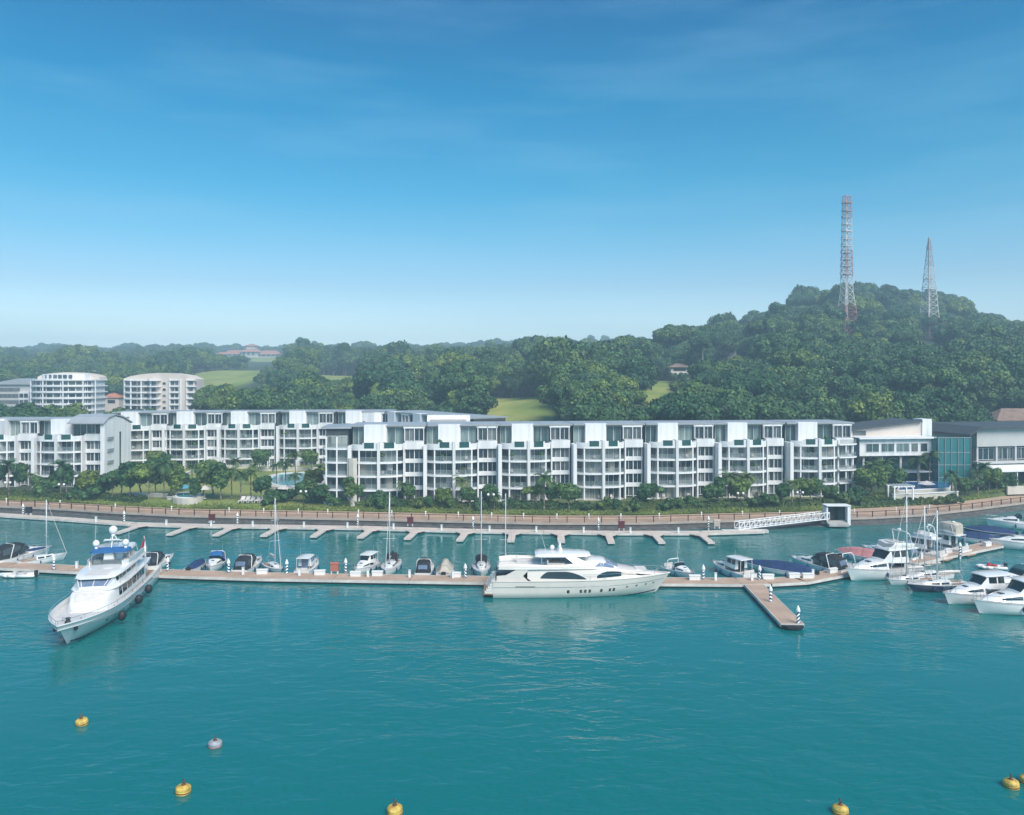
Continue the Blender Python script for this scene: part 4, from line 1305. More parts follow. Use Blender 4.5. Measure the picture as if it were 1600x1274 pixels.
# villa with terracotta roofs on the far ridge
vz = 63.5
villa = empty('hilltop_villa', (xat(390, 1300), 1300, vz)); villa.scale = (1.5, 1.5, 1.45)
for nm, x0, x1, y0, y1, h_, rh in (('left_wing', -30, -6, 2, 14, 3.6, 3.2), ('centre_block', -9, 9, 0, 16, 6.2, 4.2), ('right_wing', 7, 32, 2, 14, 3.4, 3.0), ('far_wing', -42, -28, 6, 16, 2.6, 2.2)):
    solid(villa, 'wall', 'cream_render', lambda m: m.box(x0, x1, y0, y1, -4, h_))
    solid(villa, 'roof', 'terracotta', lambda m: hip(m, x0 - 2, x1 + 2, y0 - 2, y1 + 2, h_ - 1.4, rh + 1.8))
    for i in range(int((x1 - x0) / 5)):
        solid(villa, 'window', 'window_dark', lambda m: m.box(x0 + 1.5 + 5 * i, x0 + 4 + 5 * i, y0 - .12, y0 - .02, .8, h_ - .5))
solid(villa, 'lantern', 'cream_render', lambda m: m.box(-5, 5, 4, 12, 8.0, 11.6))
solid(villa, 'lantern_roof', 'terracotta', lambda m: hip(m, -6.5, 6.5, 2.6, 13.4, 11.6, 2.6))
tag(villa, 'sprawling villa with terracotta roofs on the far ridge', 'villa')

# lookout on the slope
for px, py, Yk, nm, lab, rf in ((1138, 556, 425, 'slope_pavilion', 'pale pavilion with shallow roof in a gap on the hillside', 'white_trim'), (1062, 576, 385, 'slope_bungalow', 'brown-roofed bungalow half hidden above the steep lawn strip', 'brown_roof')):
    zk = CAMZ + (HY - py) * Yk / F + (2.5 if 'pav' in nm else -1.0)
    o = empty(nm, (xat(px, Yk), Yk, zk))
    solid(o, 'wall', 'cream_render', lambda m: m.box(-4.2, 4.2, 0, 6, -4, 1.6))
    solid(o, 'roof', rf, lambda m: hip(m, -5.4, 5.4, -1.2, 7.2, 1.6, 1.9))
    solid(o, 'window', 'window_dark', lambda m: m.box(-3, 3, -.1, -.02, -.2, 1.1))
    tag(o, lab, 'pavilion' if 'pav' in nm else 'bungalow')
tw = empty('slope_tower', (xat(1131, 432), 432, CAMZ + (HY - 556) * 432 / F))
solid(tw, 'shaft', 'grey_panel', lambda m: m.box(-2, 2, 0, 4, -8, 9.5))
solid(tw, 'cap', 'roof_grey', lambda m: m.add([(-2.6, -.6, 9.5), (2.6, -.6, 9.5), (2.6, 4.6, 9.5), (-2.6, 4.6, 9.5), (0, 2, 12.6)], [(0, 1, 4), (1, 2, 4), (2, 3, 4), (3, 0, 4), (3, 2, 1, 0)]))
solid(tw, 'panel', 'white_trim', lambda m: m.box(.4, 1.9, -.1, -.02, 5.5, 9.2))
tag(tw, 'slim grey lookout tower among trees above the pale pavilion', 'tower')

# ------------------------------------------------------------------ lattice masts
def mast(name, px, Yb, row_base, row_top, widths, bands, label, arms):
    zb = CAMZ + (HY - row_base) * Yb / F; zt = CAMZ + (HY - row_top) * Yb / F
    Ht = zt - zb
    r = empty(name, (xat(px, Yb), Yb, zb), .25)
    def half(t_):
        return float(np.interp(t_, [a for a, b in widths], [b for a, b in widths])) / 2
    z0 = -3.0
    nb = len(bands)
    for i, (t0, t1, mat) in enumerate(bands):
        m = MB()
        n = max(1, round((t1 - t0) * Ht / 4.2))
        for k in range(n):
            a, b = t0 + (t1 - t0) * k / n, t0 + (t1 - t0) * (k + 1) / n
            ha, hb_ = half(a), half(b); za, zb_ = a * Ht if a > 0 else z0, b * Ht
            C = [(-1, -1), (1, -1), (1, 1), (-1, 1)]
            for q in range(4):
                c, d = C[q], C[(q + 1) % 4]
                m.tube((c[0] * ha, c[1] * ha, za), (c[0] * hb_, c[1] * hb_, zb_), .22, n=4)
                m.tube((c[0] * hb_, c[1] * hb_, zb_), (d[0] * hb_, d[1] * hb_, zb_), .15, n=4)
                m.tube((c[0] * ha, c[1] * ha, za), (d[0] * hb_, d[1] * hb_, zb_), .12, n=4)
                m.tube((d[0] * ha, d[1] * ha, za), (c[0] * hb_, c[1] * hb_, zb_), .12, n=4)
        m.build('lattice_section', mat, r)
    m = MB(); m.box(-.5, .5, -.35, .35, 0, Ht * .96); m.build('cable_ladder', 'tarnished_steel', r)
    for t_, w_, mat in arms:
        h_ = half(t_)
        m = MB(); w_ *= .45; m.box(-h_ - w_, h_ + w_, -h_ - w_, h_ + w_, t_ * Ht - .2, t_ * Ht + .05)
        for sx in (-1, 1):
            for sy in (-1, 1):
                m.tube((sx * (h_ + w_), sy * (h_ + w_), t_ * Ht), (sx * (h_ + w_), sy * (h_ + w_), t_ * Ht + 1.6), .14, n=5)
        m.build('platform', mat, r)
    m = MB(); m.tube((0, 0, Ht), (0, 0, Ht + 2.0), .22, .08, 6); m.build('lightning_rod', 'tarnished_steel', r)
    tag(r, label, 'mast')
    return r
mast('lattice_mast', 1323, 480, 518, 307, [(0, 10.5), (.20, 6.6), (.30, 4.9), (1, 3.3)],
     [(0, .19, 'tower_red'), (.19, .40, 'tower_white'), (.40, .60, 'tower_red'), (.60, .84, 'tower_white'), (.84, 1, 'tower_red')],
     'tall red and white lattice mast on the hill', [(.42, .8, 'tarnished_steel'), (.48, .8, 'tarnished_steel'), (.53, .7, 'tarnished_steel'), (.58, .7, 'tarnished_steel'), (.63, .5, 'tower_white'), (.68, .6, 'tower_white'), (.74, .6, 'tower_white'), (.79, .6, 'tower_white'), (.84, .7, 'tarnished_steel'), (.89, .9, 'tarnished_steel'), (.95, 1.1, 'tower_red')])
mast('lattice_mast', 1452, 500, 540, 372, [(0, 10.5), (.3, 7.2), (.65, 4.4), (.92, 1.6), (1, .7)],
     [(0, .26, 'tower_red'), (.26, .48, 'tower_white'), (.48, .72, 'tower_white'), (.72, 1, 'tarnished_steel')],
     'shorter tapering lattice mast right of the tall mast', [(.52, .5, 'tarnished_steel'), (.62, .4, 'tower_white'), (.90, .6, 'tarnished_steel')])
# ------------------------------------------------------------------ floating pontoons
def pontoon(name, pts, width, z, label, deckmat, seclen=11.0, gap=0.05):
    """pts: plan points of the near edge; sections of decking on floats, each section a part"""
    P = [Vector(p) for p in pts]
    r = empty(name, (P[0].x, P[0].y, 0))
    for a, b in zip(P[:-1], P[1:]):
        L = (b - a).length; d = (b - a) / L; nrm = Vector((-d.y, d.x))
        n = max(1, round(L / seclen)); ang = math.atan2(d.y, d.x)
        for k in range(n):
            s = L / n
            o = a + d * (s * k) - P[0]
            m = MB(); m.box(gap, s - gap, .06, width - .06, z - .10, z); sec = m.build('deck_section', deckmat, r, (o.x, o.y, 0), ang)
            m = MB(); m.box(.02, s - .02, 0, .058, z - .34, z + .03); m.box(.02, s - .02, width - .058, width, z - .34, z + .03); m.build('edge_beam', 'pontoon_side', sec)
            m = MB(); m.box(.25, s - .25, .12, width - .12, -.35, z - .102); m.build('float', 'hull_black', sec)
    tag(r, label, 'pontoon')
    return r

MAIN = [gp(-120, 884, .6), gp(0, 888, .6), gp(200, 898, .6), gp(400, 904.5, .6), gp(760, 910.5, .6), gp(1160, 913.5, .6), gp(1205, 913, .6)]
MAIN = [(p.x, p.y) for p in MAIN]
pontoon('pontoon', MAIN, 3.6, .6, 'long planked main pontoon behind the two large yachts', 'deck_planks')
RIGHT = [gp(1206, 913, .6), gp(1262, 910, .6), gp(1320, 899, .6), gp(1400, 888, .6), gp(1450, 877, .6), gp(1568, 853, .6)]
RIGHT = [(p.x + .05, p.y) for p in RIGHT]
pontoon('pontoon', RIGHT, 3.3, .6, 'angled right pontoon running out to the moored cruisers', 'deck_planks')
# spur towards the camera
sp_ = empty('pontoon_spur', (32.3, 92.2, 0))
m = MB(); m.box(-1.25, 1.25, 0, 17.7, .5, .6); m.build('deck_section', 'deck_planks', sp_, (0, 0, 0))
m = MB(); m.box(-1.34, -1.26, 0, 17.7, .26, .63); m.box(1.26, 1.34, 0, 17.7, .26, .63); m.box(-1.34, 1.34, -.1, -.01, .26, .63); m.build('edge_beam', 'pontoon_side', sp_)
m = MB(); m.box(-1.1, 1.1, .15, 17.6, -.35, .49); m.build('float', 'hull_black', sp_)
m = MB(); m.prism([(-1.3, -.12), (1.3, -.12), (.7, -.75), (-.7, -.75)], .2, .5); m.build('end_bumper', 'fender_black', sp_)
sp_.rotation_euler.z = -.05
tag(sp_, 'short pontoon spur pointing from the main pontoon towards the camera', 'pontoon')
fr_ = empty('pontoon_finger', (58.6, 121.0, 0), -1.15)
m = MB(); m.box(0, 5.5, -.7, .7, .42, .52); m.build('deck_section', 'deck_planks', fr_)
m = MB(); m.box(.1, 5.4, -.6, .6, -.3, .415); m.build('float', 'hull_black', fr_)
tag(fr_, 'short finger of the right pontoon beside the flybridge cruiser', 'pontoon')

FARP = [(-160, 796), (0, 806), (100, 812.5), (200, 820), (317, 823), (400, 823.8), (560, 826), (740, 831), (960, 834), (1100, 834), (1195, 831)]
FAR = [gp(a, b, .5) for a, b in FARP]
FARXY = [(p.x, p.y) for p in FAR]
pontoon('pontoon', FARXY, 2.5, .5, 'narrow pale pontoon running along below the sea wall', 'deck_planks_pale', 12.0)
def far_y(px):
    return float(np.interp(px, [a for a, b in FARP], [p.y for p in FAR]))
fing = MB(); fing.box(-.55, .55, -7.6, -.1, .38, .48); fd = fing.mesh('deck_section', 'deck_planks_pale')
fing = MB(); fing.prism([(-1.9, -.07), (1.9, -.07), (.56, -2.0), (-.56, -2.0)], .36, .455); ftri = fing.mesh('gusset', 'deck_planks_pale')
fing = MB(); fing.box(-.62, -.56, -7.6, -.1, .2, .5); fing.box(.56, .62, -7.6, -.1, .2, .5); fing.box(-.62, .62, -7.7, -7.61, .2, .5); fed = fing.mesh('edge_beam', 'pontoon_side')
fing = MB(); fing.box(-.5, .5, -7.4, -4.4, -.3, .375); fing.box(-1.2, 1.2, -1.6, -.1, -.3, .355); ffl = fing.mesh('float', 'hull_black')
FPX = [218, 296, 362, 434, 508, 580, 650, 728, 801, 876, 950, 1022, 1094]
for i, px in enumerate(FPX):
    Yf = far_y(px); s = (far_y(px + 10) - far_y(px - 10)) / (xat(px + 10, far_y(px + 10)) - xat(px - 10, far_y(px - 10)))
    o = empty('pontoon_finger', (xat(px, Yf), Yf, 0), math.atan(s) * .6)
    place('deck_section', fd, o); place('gusset', ftri, o); place('edge_beam', fed, o); place('float', ffl, o)
    tag(o, f'empty berth finger of the far pontoon, {ordinal(i)} from the left', 'pontoon', 'empty berth fingers of the far pontoon')

# gangway and its gate house
gw = empty('gangway', (xat(1150, 150.5), 150.0, .5))
g0, g1 = Vector((0, 0, .1)), Vector((xat(1292, 156.2) - xat(1150, 150.5), 6.2, 1.0))
gd = (g1 - g0).normalized(); gn_ = Vector((-gd.y, gd.x, 0)).normalized() * .75
m = MB(); m.add([g0 - gn_, g1 - gn_, g1 + gn_, g0 + gn_], [(0, 1, 2, 3)]); m.add([p - Vector((0, 0, .15)) for p in (g0 - gn_, g1 - gn_, g1 + gn_, g0 + gn_)], [(3, 2, 1, 0)]); m.build('walkway', 'grey_panel', gw)
for sg in (-1, 1):
    m = MB()
    a, b = g0 + gn_ * sg, g1 + gn_ * sg
    up = Vector((0, 0, 1.25))
    m.tube(a, b, .09, n=5); m.tube(a + up, b + up, .09, n=5)
    n = 18
    for k in range(n + 1):
        p = a.lerp(b, k / n); m.tube(p, p + up, .06, n=4)
        if k < n:
            q = a.lerp(b, (k + 1) / n); m.tube(p, q + up, .05, n=4)
    m.build('truss', 'white_trim', gw)
m = MB(); m.box(-3, 5.5, -1.6, -.4, -.4, .12); m.build('landing_float', 'pontoon_side', gw)
tag(gw, 'white truss gangway sloping from the gate house to the far pontoon', 'gangway')
gh = empty('gate_house', (xat(1305, 157), 156.4, PROM_Z + .1))
m = MB(); m.box(-2.2, 2.0, .6, .8, 0, 2.7); m.build('back_wall', 'shade_interior', gh)
m = MB(); m.box(-2.4, -2.1, -1.2, .8, 0, 2.6); m.build('side_wall', 'white_render', gh)
m = MB(); m.box(1.6, 2.2, -1.4, .9, -.9, 2.8); m.build('side_wall', 'white_render', gh)
m = MB(); m.box(-2.5, 2.3, -1.5, 1.0, 2.82, 2.98); m.build('roof', 'white_trim', gh)
m = MB(); m.box(.1, 1.55, -.3, -.2, .05, 2.6); m.build('gate', 'boat_glass', gh)
m = MB(); m.prism_x([(-2.6, -.9), (-2.6, -.5), (-.2, -.1), (-.2, -.9)], -2.4, 1.4); m.build('landing', 'concrete', gh)
tag(gh, 'small white gate house with dark gate at the top of the gangway', 'gate house')

# ------------------------------------------------------------------ mooring piles, dock boxes, pedestals
def pile_proto(name, stripe):
    r = empty(name)
    m = MB(); m.tube((0, 0, -2), (0, 0, 2.3), .2, n=12); m.build('shaft', 'cone_white', r)
    for k in range(4):
        m = MB(); z = .35 + k * .52
        g_ = []
        for i in range(13):
            a = math.pi * 2 * i / 12
            w_ = .24 * math.sin(a)
            g_.append([(.207 * math.cos(a), .207 * math.sin(a), z + w_), (.207 * math.cos(a), .207 * math.sin(a), z + w_ + .27)])
        m.sheet(g_, 0, True); m.build('stripe', stripe, r)
    m = MB(); m.lathe([(.30, 2.3), (.31, 2.42), (.24, 2.75), (.04, 3.15), (.01, 3.18)], n=14); m.build('cone_cap', 'cone_white', r)
    m = MB(); m.lathe([(.34, .62), (.34, .8), (.24, .8), (.24, .62)], n=14, smooth=False); m.build('pile_ring', 'tarnished_steel', r)
    return r
pb = pile_proto('mooring_pile', 'pile_blue'); pg = pile_proto('mooring_pile', 'pile_green')
PILES = [(357, 896, pb, 'beside the navy-topped cruiser'), (448, 897, pb, 'beside the green-bottomed sailboat'), (540, 895, pb, 'right of the rust-red cabinet'), (727, 904, pb, 'left of the motor yacht stern'),
         (1099, 906, pb, 'right of the motor yacht bow'), (1187, 907, pb, 'at the head of the pontoon spur'), (1204, 941, pb, 'half way along the pontoon spur'), (1247, 975, pb, 'at the tip of the pontoon spur'), (262, 893, pb, 'beside the first dark-windowed sport boat'), (1500, 868, pb, 'near the outer end of the right pontoon'), (84, 891, pb, 'beside the sailboat at far left'),
         (36, 803, pg, 'by the leftmost dark cabinet'), (194, 815, pg, 'left of the first berth finger'), (371, 818, pg, 'right of the third berth finger'), (559, 820, pg, 'left of the sixth berth finger'), (739, 824, pg, 'right of the eighth berth finger'), (935, 826, pg, 'left of the eleventh berth finger'), (1107, 824, pg, 'at the last berth finger')]
first = {}
for px, py, pr, lab in PILES:
    o = pr if id(pr) not in first else copy_tree(pr)
    first[id(pr)] = 1
    p = gp(px, py, .55)
    o.location = (p.x, p.y, 0); o.rotation_euler.z = RNG.uniform(0, 6); o.scale = (.85, .85, .85)
    c = 'blue' if pr is pb else 'green'
    tag(o, f'{c} and white striped pile, cone-capped, {lab}', 'mooring pile', f'{c} striped mooring piles')

bx = empty('dock_box'); m = MB(); m.box(-.75, .75, -.35, .35, 0, .55); m.build('body', 'gelcoat', bx)
m = MB(); m.prism_x([(-.4, .56), (-.4, .64), (0, .74), (.4, .64), (.4, .56)], -.8, .8); m.build('lid', 'gelcoat', bx)
pd = empty('power_pedestal'); m = MB(); m.box(-.16, .16, -.14, .14, 0, .95); m.build('body', 'cone_white', pd); m = MB(); m.box(-.2, .2, -.18, .18, .96, 1.06); m.build('cap', 'alloy', pd)
def main_edge(px):
    """near edge of the main or the right pontoon in this column"""
    pts = MAIN + RIGHT[1:]
    c = [(CX + F * x / y, y) for x, y in pts]
    return float(np.interp(px, [a for a, b in c], [b for a, b in c]))
k = 0
BX = (232, 410, 500, 556, 590, 712, 1085, 1200, 1240, 1262, 1300, 1480, 1542)
for px in BX:
    Yb = main_edge(px) + (2.9 if k % 3 else 2.4)
    o = bx if k == 0 else copy_tree(bx)
    o.location = (xat(px, Yb), Yb, .61); o.rotation_euler.z = .45 if px > 1262 else RNG.uniform(-.08, .08)
    tag(o, f'white dock box on the planked pontoon, {ordinal(k)} from the left', 'dock box', 'white dock boxes on the pontoons'); k += 1
k = 0
for px in (120, 250, 380, 468, 575, 640, 708, 1118, 1175, 1270, 1440, 1510):
    Yb = main_edge(px) + (2.2 if px < 1262 else 2.6)
    o = pd if k == 0 else copy_tree(pd)
    o.location = (xat(px, Yb), Yb, .61)
    tag(o, f'slim white power pedestal on the planked pontoon, {ordinal(k)} from the left', 'pedestal', 'power pedestals on the pontoons'); k += 1
for k, px in enumerate((150, 260, 330, 395, 475, 543, 615, 690, 765, 838, 912, 985, 1060)):
    Yb = far_y(px) + .5
    o = copy_tree(pd); o.location = (xat(px, Yb), Yb, .51)
    tag(o, f'slim white power pedestal below the sea wall, {ordinal(k)} from the left', 'pedestal', 'power pedestals on the far pontoon')

def cabinet(px, py, z, mat, lab):
    p = gp(px, py, z)
    r = empty('cabinet', (p.x, p.y, z))
    m = MB(); m.box(-.55, .55, -.3, .3, .45, 1.5); m.build('body', mat, r)
    m = MB(); m.prism_x([(-.36, 1.5), (-.36, 1.54), (0, 1.72), (.36, 1.54), (.36, 1.5)], -.62, .62); m.build('lid', mat, r)
    for sx in (-1, 1):
        for sy in (-1, 1):
            m = MB(); m.box(sx * .45 - .05, sx * .45 + .05, sy * .22 - .05, sy * .22 + .05, 0, .45); m.build('leg', 'cone_white', r)
    tag(r, lab, 'cabinet')
cabinet(45, 805, .5, 'canvas_black', 'black cabinet on white legs on the far pontoon at left')
cabinet(331, 817, .5, 'maroon', 'maroon cabinet on legs between the second and third berth fingers')
cabinet(641, 822, .5, 'maroon', 'dark maroon cabinet near the seventh berth finger')
cabinet(971, 829, .5, 'maroon', 'dark maroon cabinet near the eleventh berth finger')
cabinet(1120, 826, .5, 'canvas_beige', 'pale beige cabinet near the right end of the far pontoon')
cabinet(523, 897, .6, 'tower_red', 'small rust-red dock cabinet on the main pontoon')

# ------------------------------------------------------------------ mooring buoys
def buoy(px, py, mat, lab, s=1.0):
    p = gp(px, py, .2)
    r = empty('mooring_buoy', (p.x, p.y, 0), RNG.uniform(0, 6)); r.scale = (s, s, s)
    r.rotation_euler.x = RNG.uniform(-.08, .08); r.rotation_euler.y = RNG.uniform(-.1, .1)
    m = MB(); m.lathe([(.25, -.28), (.46, -.2), (.53, 0), (.53, .16), (.50, .20), (.53, .24), (.50, .40), (.36, .5), (.12, .53)], n=20); m.build('drum', mat, r)
    m = MB(); m.lathe([(.15, .52), (.15, .58), (.05, .6), (.05, .74)], n=10); m.build('hub', 'rust', r)
    m = MB(); pts = [(.14 * math.cos(a), 0, .80 + .13 * math.sin(a)) for a in np.linspace(0, 2 * math.pi, 11)]; m.path(pts, .03); m.build('mooring_ring', 'rust', r)
    m = MB(); m.lathe([(.535, .06), (.545, .1), (.535, .14)], n=20); m.build('band', 'rust', r)
    tag(r, lab, 'buoy')
buoy(128, 1128, 'buoy_yellow', 'yellow mooring buoy nearest the bow of the left yacht', .95)
buoy(286, 1234, 'buoy_yellow', 'yellow mooring buoy in the lower left water')
buoy(617, 1266, 'buoy_yellow', 'yellow mooring buoy at the bottom edge left of centre')
buoy(1313, 1266, 'buoy_yellow', 'yellow mooring buoy at the bottom edge right of centre')
buoy(1580, 1225, 'buoy_yellow', 'yellow mooring buoy at lower right, beside another at the frame edge')
buoy(1606, 1219, 'buoy_yellow', 'yellow mooring buoy cut off by the right frame edge')
buoy(336, 1163, 'buoy_grey', 'faded grey mooring buoy in the lower left water')
# ------------------------------------------------------------------ boats: bow towards local +x, water at z = 0
def hull_loft(L, B, fs, fb, draft=.45, bowp=2.4, rake=.10, flare=.30, n=18, tw=.9, tumble=0.0, sheer_p=1.8):
    rings = []
    for i in range(n + 1):
        t = i / n
        t = 1 - (1 - t) ** 1.25
        if t < .42:
            b = B / 2 * (tw + (1 - tw) * math.sin(t / .42 * math.pi / 2))
        else:
            b = B / 2 * max(1 - ((t - .42) / .58) ** bowp, .006)
        sh = fs + (fb - fs) * t ** sheer_p
        bc = b * (.94 - flare * t ** 2); zc = .08 + .30 * fb * t ** 3
        kz = -draft * (1 - t ** 5)
        x = -L / 2 + t * L
        def xx(z):
            return x - rake * L * t ** 4 * (1 - (z + draft) / (sh + draft))
        half = [(xx(sh), b, sh), (xx(sh * .66 + zc * .34), b * .995 - (b - bc) * .12 - tumble * .1, sh * .66 + zc * .34), (xx(sh * .33 + zc * .67), bc + (b - bc) * .45, sh * .33 + zc * .67), (xx(zc), bc, zc), (xx(zc * .3 + kz * .7), bc * .55, zc * .3 + kz * .7)]
        ring = half + [(xx(kz), 0, kz)] + [(a, -c, d) for a, c, d in half[::-1]]
        rings.append(ring)
    return Loft(rings)

def deck_mesh(lo, drop, inset, camber=.05):
    g_ = []
    for r in lo.P:
        x, b, z = r[0]
        b = max(b - inset, .005)
        g_.append([(x - .02, b, z - drop), (x - .02, b * .5, z - drop + camber * .8), (x - .02, 0, z - drop + camber), (x - .02, -b * .5, z - drop + camber * .8), (x - .02, -b, z - drop)])
    m = MB(); m.sheet(g_, 0, True, True)
    return m

def rim(lo, r_, i=0, z_off=0.0, t0=0.0):
    """tube along the sheer on both sides, joined at the bow"""
    P = [tuple(p[i]) for p in lo.P if True]; Q = [tuple(p[-1 - i]) for p in lo.P]
    k = int(t0 * len(P))
    pts = [(a, b, c + z_off) for a, b, c in P[k:]] + [(a, b, c + z_off) for a, b, c in Q[k:][::-1]]
    m = MB(); m.path(pts, r_, 5)
    return m

def cabin_loft(st, r_=.14, cam_=.06):
    """st: (x, half width at foot, half width at top, z foot, z top) from bow to stern"""
    rings = []
    for x, wb, wt, z0, z1 in st:
        rr_ = min(r_, max(.02, (z1 - z0) * .4), wt * .5)
        half = [(x, wb, z0), (x, wb + (wt - wb) * .55, z0 + (z1 - rr_ - z0) * .55), (x, wt, z1 - rr_), (x, wt - rr_ * .35, z1 - rr_ * .3), (x, wt - rr_, z1)]
        rings.append(half + [(x, 0, z1 + cam_)] + [(a, -b, c) for a, b, c in half[::-1]])
    return Loft(rings)

def rail(pts, h_, r_=.022, every=1, base=True):
    m = MB()
    top = [(x, y, z + h_) for x, y, z in pts]
    m.path(top, r_, 4)
    for k, p in enumerate(pts):
        if k % every == 0:
            m.tube(p, (p[0], p[1], p[2] + h_), r_ * .9, n=4)
    return m

def put(r, px=None, py=None, xy=None, head=0.0):
    if xy is None:
        p = gp(px, py, 0); xy = (p.x, p.y)
    r.location = (xy[0], xy[1], 0); r.rotation_euler.z = math.radians(head)
    return r

def hull_parts(r, L, B, fs, fb, hullm, deckm, stripe, **kw):
    lo = hull_loft(L, B, fs, fb, **kw)
    m = MB(); lo.into(m, 0, True, False); pts = [tuple(p) for p in lo.P[0]]; m.add(pts, [tuple(range(len(pts) - 1, -1, -1))], 0)
    h = m.build('hull', hullm, r)
    deck_mesh(lo, .06, .05).build('deck', deckm, r)
    rim(lo, .045).build('rub_rail', 'rubber_tube', r)
    if stripe:
        m = MB()
        lo.patch(m, .0, .985, .245, .262, .012, 24, 1); lo.patch(m, .0, .985, 1 - .262, 1 - .245, .012, 24, 1)
        m.build('stripe', stripe, h)
    return lo, h

def fenders(r, lo, us, mat='canvas_navy', side=1, s=1.0):
    for u in us:
        p = lo.S(u, .05 if side > 0 else .95)
        m = MB(); m.lathe([(.02, -.35 * s), (.13 * s, -.28 * s), (.15 * s, 0), (.13 * s, .28 * s), (.03, .36 * s)], (p[0], p[1] + side * .14 * s, p[2] - .4 * s), 10)
        m.tube((p[0], p[1] + side * .1 * s, p[2] - .05), (p[0], p[1] + side * .02, p[2] + .1), .02, n=4)
        m.build('fender', mat, r)

